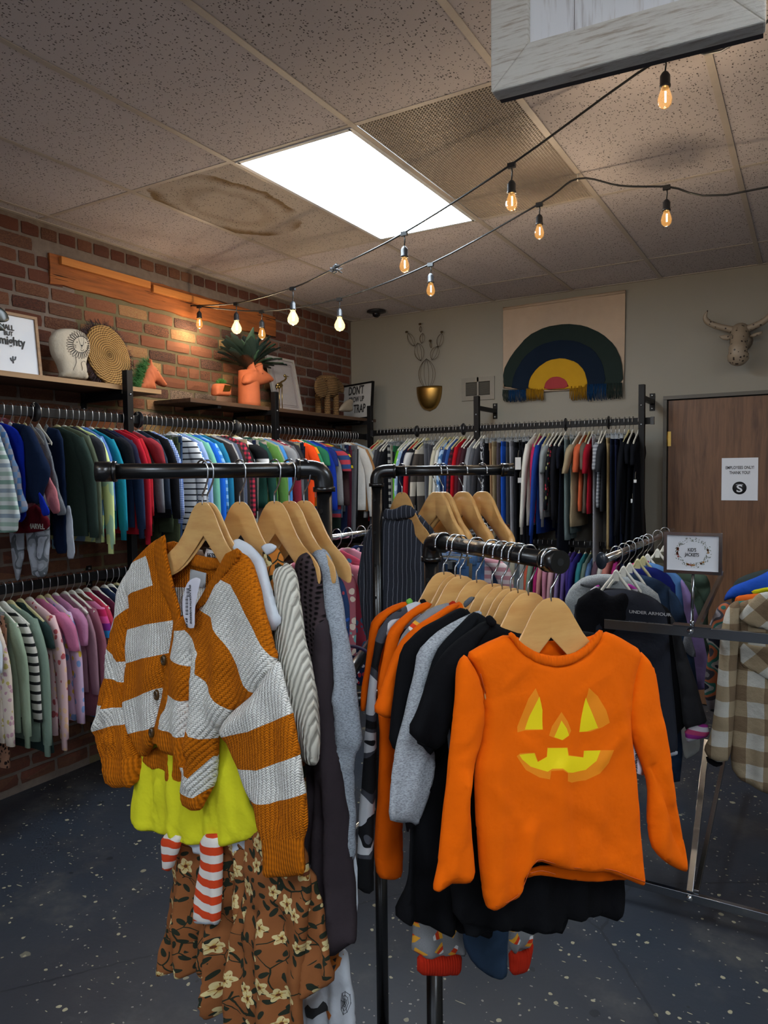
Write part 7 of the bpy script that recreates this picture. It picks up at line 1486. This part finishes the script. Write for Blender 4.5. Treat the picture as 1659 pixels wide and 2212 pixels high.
jk('striped_cuff_jacket', 'black padded jacket with pink, white and purple striped cuff and collar', 3.0, [
    ('body', BLK, [(1240, 1310), (1262, 1285), (1290, 1270), (1360, 1272), (1410, 1290), (1450, 1320), (1480, 1400), (1490, 1600), (1300, 1600), (1240, 1400)], {'thick': .025}),
    ('sleeve', fabric('17171b', 'nylon'), [(1445, 1318), (1468, 1360), (1485, 1420), (1505, 1480), (1522, 1540), (1528, 1562), (1500, 1570), (1478, 1576), (1470, 1500), (1458, 1420)], {'off': .02, 'thick': .03, 'creases': [((1462, 1420), (1510, 1440), -.01, .01), ((1470, 1500), (1515, 1505), -.01, .01)]}),
    ('striped_cuff', CUF, [(1478, 1574), (1528, 1560), (1534, 1590), (1500, 1600), (1482, 1604)], {'off': .03, 'thick': .02, 'fold': 0, 'res': .01}),
    ('striped_collar', CUF, [(1272, 1276), (1292, 1262), (1297, 1268), (1280, 1282)], {'off': .03, 'thick': .008, 'fold': 0, 'res': .008}),
    ('striped_collar', CUF, [(1350, 1264), (1360, 1260), (1380, 1274), (1374, 1282)], {'off': .03, 'thick': .008, 'fold': 0, 'res': .008})])
jk('grey_fleece', 'pale grey fleece hood and shoulders behind the black padded jacket', 3.12, [('body', fabric('8e9294', 'heather'), [(1218, 1300), (1232, 1268), (1262, 1245), (1300, 1239), (1350, 1243), (1395, 1262), (1428, 1288), (1440, 1400), (1240, 1400)], {}), ('hood', fabric('6d6f72', 'heather'), [(1250, 1262), (1270, 1250), (1310, 1246), (1340, 1256), (1310, 1270), (1270, 1272)], {'off': .02, 'thick': .012})])
jk('white_button_jacket', 'cream corduroy jacket, only its buttoned cuff showing below the striped cuff', 3.2, [('sleeve', fabric('a8a6a0'), [(1470, 1560), (1510, 1570), (1513, 1620), (1500, 1632), (1480, 1640), (1474, 1610)], {'thick': .014, 'res': .012}), ('body', fabric('a8a6a0'), [(1300, 1290), (1420, 1300), (1450, 1560), (1320, 1560)], {'thick': .012})])
jk('denim_jacket', 'dark blue denim jacket behind the grey fleece', 3.28, [('body', fabric('1e2c40', 'denim'), [(1330, 1246), (1370, 1238), (1420, 1250), (1455, 1275), (1470, 1400), (1475, 1690), (1440, 1690), (1330, 1500)], {}), ('sleeve', fabric('1e2c40', 'denim'), [(1440, 1268), (1462, 1285), (1480, 1325), (1490, 1370), (1502, 1440), (1512, 1540), (1500, 1600), (1478, 1600), (1470, 1450)], {'off': .02}), ('grey_elbow', fabric('6b6f76', 'heather'), [(1478, 1372), (1490, 1365), (1505, 1420), (1492, 1420), (1474, 1400)], {'off': .045, 'thick': .008})])
jk('royal_blue_jacket', 'royal blue fleece shoulder behind the denim jacket', 3.4, [('body', fabric('141c5c'), [(1340, 1244), (1370, 1226), (1410, 1224), (1445, 1240), (1462, 1270), (1460, 1500), (1350, 1500)], {})])
g = G('two_tone'); jk('blue_lilac_jacket', 'light blue and lilac colour-block jacket left of the sign stem', 3.5, [('body', fabric('4f78ac'), [(1375, 1225), (1395, 1212), (1430, 1222), (1462, 1238), (1482, 1262), (1486, 1300), (1480, 1500), (1400, 1500)], {}), ('sleeve', fabric('7e6c9c'), [(1468, 1246), (1488, 1272), (1502, 1310), (1516, 1360), (1530, 1430), (1524, 1490), (1505, 1490), (1484, 1400), (1476, 1300)], {'off': .025}), ('pink_collar', fabric('a83468'), [(1352, 1222), (1385, 1210), (1405, 1212), (1395, 1222), (1365, 1228)], {'off': .03, 'thick': .01})])
PUF = fabric('2f4034', 'nylon'); jk('green_puffer', 'quilted dark green puffer jacket right of the sign stem', 3.75, [('body', PUF, [(1455, 1240), (1490, 1236), (1525, 1240), (1535, 1262), (1534, 1300), (1528, 1340), (1540, 1400), (1545, 1450), (1510, 1460), (1480, 1400)], {'thick': .04, 'creases': [((1490, 1268), (1540, 1268), -.02, .012), ((1490, 1305), (1540, 1308), -.02, .012), ((1500, 1350), (1540, 1355), -.02, .012), ((1500, 1400), (1545, 1405), -.02, .012)]}), ('sleeve', PUF, [(1470, 1250), (1500, 1262), (1520, 1300), (1528, 1350), (1510, 1370), (1490, 1340)], {'off': .05, 'thick': .02, 'creases': [((1480, 1300), (1525, 1290), -.01, .01)]})])
jk('olive_puffer', 'olive brown puffer jacket farthest back on the chrome rail', 3.95, [('body', fabric('3d3a2c', 'nylon'), [(1398, 1210), (1410, 1196), (1440, 1190), (1475, 1210), (1500, 1240), (1500, 1400), (1410, 1400)], {'thick': .035, 'creases': [((1400, 1215), (1470, 1212), -.012, .01)]})])
for k, (Y, l) in enumerate(((2.84, 'white plastic hanger of the charcoal hoodie'), (2.97, 'white plastic hanger of the striped cuff jacket'), (3.09, 'white plastic hanger of the grey fleece'), (3.25, 'cream plastic hanger of the denim jacket'), (3.37, 'cream plastic hanger of the royal blue fleece'), (3.47, 'white plastic hanger of the blue and lilac jacket'), (3.72, 'white plastic hanger of the green puffer jacket'), (3.92, 'white plastic hanger of the olive puffer jacket'))):
    h = thing('clothes_hanger', l, 'hanger', (rl0[0], Y + .045, rl0[2]), .05, 'hangers on the chrome jacket rail'); link('hook', HK, h); o = link('hanger_body', HB, h); o.scale = (.42, 1, 1.1); o.material_slots[0].link = 'OBJECT'; o.material_slots[0].material = M_PL_Y if 'cream' in l else M_PL_W
# right side jackets
def gingham(name, rot):
    g = G(name); v = g.coord('UV', (1, 1, 1), (0, 0, rot)); w = g.vadd(v, g.noise(v, 6, 2, .5, 1), .014); x, y, z = g.xyz(w); fx = (x / .115 + 20.).fract() > .5; fy = (y / .115 + 20.35).fract() > .5; f = (fx + fy) * .5
    g.bump(g.noise(v, 30, 3) + g.noise(v, 300, 2) * .2, .006, .8); return g.done(g.ramp(f, [(0, hx('a9a69e')), (.4, hx('8a7a62')), (.9, hx('6a5844'))], True), .92, 0, .2)
PG, PG2 = gingham('buffalo_check', .0), gingham('buffalo_check_diagonal', .75)
jk('check_overshirt', 'quilted beige and white buffalo check overshirt at the right edge', 2.96, [
    ('body', PG, [(1588, 1312), (1605, 1298), (1640, 1290), (1690, 1285), (1760, 1300), (1780, 1700), (1720, 1730), (1659, 1713), (1625, 1699), (1595, 1680), (1578, 1655), (1580, 1560), (1590, 1420)], {'thick': .03, 'creases': [((1600, 1660), (1700, 1700), -.004, .006)]}),
    ('sleeve', PG, [(1598, 1296), (1580, 1302), (1566, 1322), (1556, 1370), (1552, 1440), (1545, 1520), (1536, 1585), (1519, 1618), (1528, 1634), (1555, 1646), (1577, 1642), (1586, 1560), (1592, 1440), (1600, 1350)], {'off': .03, 'thick': .03, 'creases': [((1570, 1340), (1568, 1560), .01, .02), ((1520, 1612), (1580, 1625), -.006, .006)]}),
    ('pocket', PG2, [(1597, 1388), (1640, 1396), (1700, 1400), (1700, 1475), (1659, 1468), (1630, 1452), (1600, 1440)], {'off': .034, 'thick': .006, 'edge': .01}),
    ('collar', PG2, [(1636, 1282), (1659, 1278), (1720, 1275), (1720, 1370), (1690, 1376), (1659, 1362), (1630, 1356), (1598, 1338), (1596, 1330), (1615, 1305)], {'off': .04, 'thick': .01, 'edge': .012}),
    ('cuff_lining', BLK, [(1524, 1632), (1560, 1644), (1562, 1652), (1545, 1656), (1528, 1646)], {'off': .01, 'thick': .01, 'res': .01})])
CM = camo(['20222e', '8c8a88', '2f6058', '9c583c', '3c3a40', '7a7478'], 11, 'bright_camo_cloth')
jk('camo_jacket', 'grey, teal and rust camouflage jacket sleeve left of the check overshirt', 3.12, [('sleeve', CM, [(1553, 1305), (1575, 1298), (1590, 1330), (1575, 1400), (1560, 1480), (1548, 1540), (1530, 1534), (1520, 1490), (1528, 1420), (1534, 1400), (1524, 1378), (1534, 1345)], {}), ('body', CM, [(1575, 1300), (1620, 1296), (1700, 1400), (1700, 1500), (1580, 1500)], {})])
jk('orange_hooded_jacket', 'orange lined hood showing between the check overshirt and the bright blue jacket', 3.2, [('hood', fabric('c05a1e'), [(1586, 1300), (1590, 1288), (1620, 1283), (1660, 1280), (1700, 1284), (1700, 1320), (1600, 1318)], {}), ('body', fabric('50504e'), [(1600, 1310), (1720, 1310), (1720, 1500), (1600, 1500)], {})])
jk('bright_blue_jacket', 'bright blue padded jacket at the right edge above the check overshirt', 3.35, [('body', fabric('0c46a8', 'nylon'), [(1562, 1300), (1568, 1282), (1582, 1266), (1610, 1256), (1640, 1244), (1662, 1232), (1720, 1225), (1720, 1300), (1640, 1296), (1600, 1288), (1575, 1294)], {}), ('yellow_lining', fabric('b0ac10'), [(1621, 1276), (1659, 1268), (1700, 1266), (1700, 1280), (1659, 1280), (1630, 1286)], {'off': .03, 'thick': .01})])
jk('slate_green_jacket', 'slate green jacket shoulder behind the bright blue jacket', 3.6, [('body', fabric('343c3c'), [(1578, 1275), (1590, 1252), (1615, 1240), (1659, 1228), (1720, 1222), (1720, 1400), (1590, 1400)], {})])
for Y, l in ((2.93, 'plastic hanger of the check overshirt'), (3.1, 'plastic hanger of the camouflage jacket'), (3.18, 'plastic hanger of the orange hooded jacket'), (3.33, 'plastic hanger of the bright blue jacket'), (3.58, 'plastic hanger of the slate green jacket')):
    h = thing('clothes_hanger', l, 'hanger', (.06, Y + .045, tp[2] + .012), .05, 'hangers on the chrome jacket rail'); link('hook', HK, h); o = link('hanger_body', HB, h); o.scale = (.42, 1, 1.1); o.material_slots[0].link = 'OBJECT'; o.material_slots[0].material = M_PL_W
MB().tube([np.array((.06, YJ - .03, tp[2] + .012)) - k0_, np.array((.06, YJ + 1.45, tp[2] + .012)) - k0_], .0145, 16).build('hanging_rail', M_CHROME, kr_)
kb_('post', (.06, YJ, pz_), (.06, YJ, tp[2]), .022, .022)
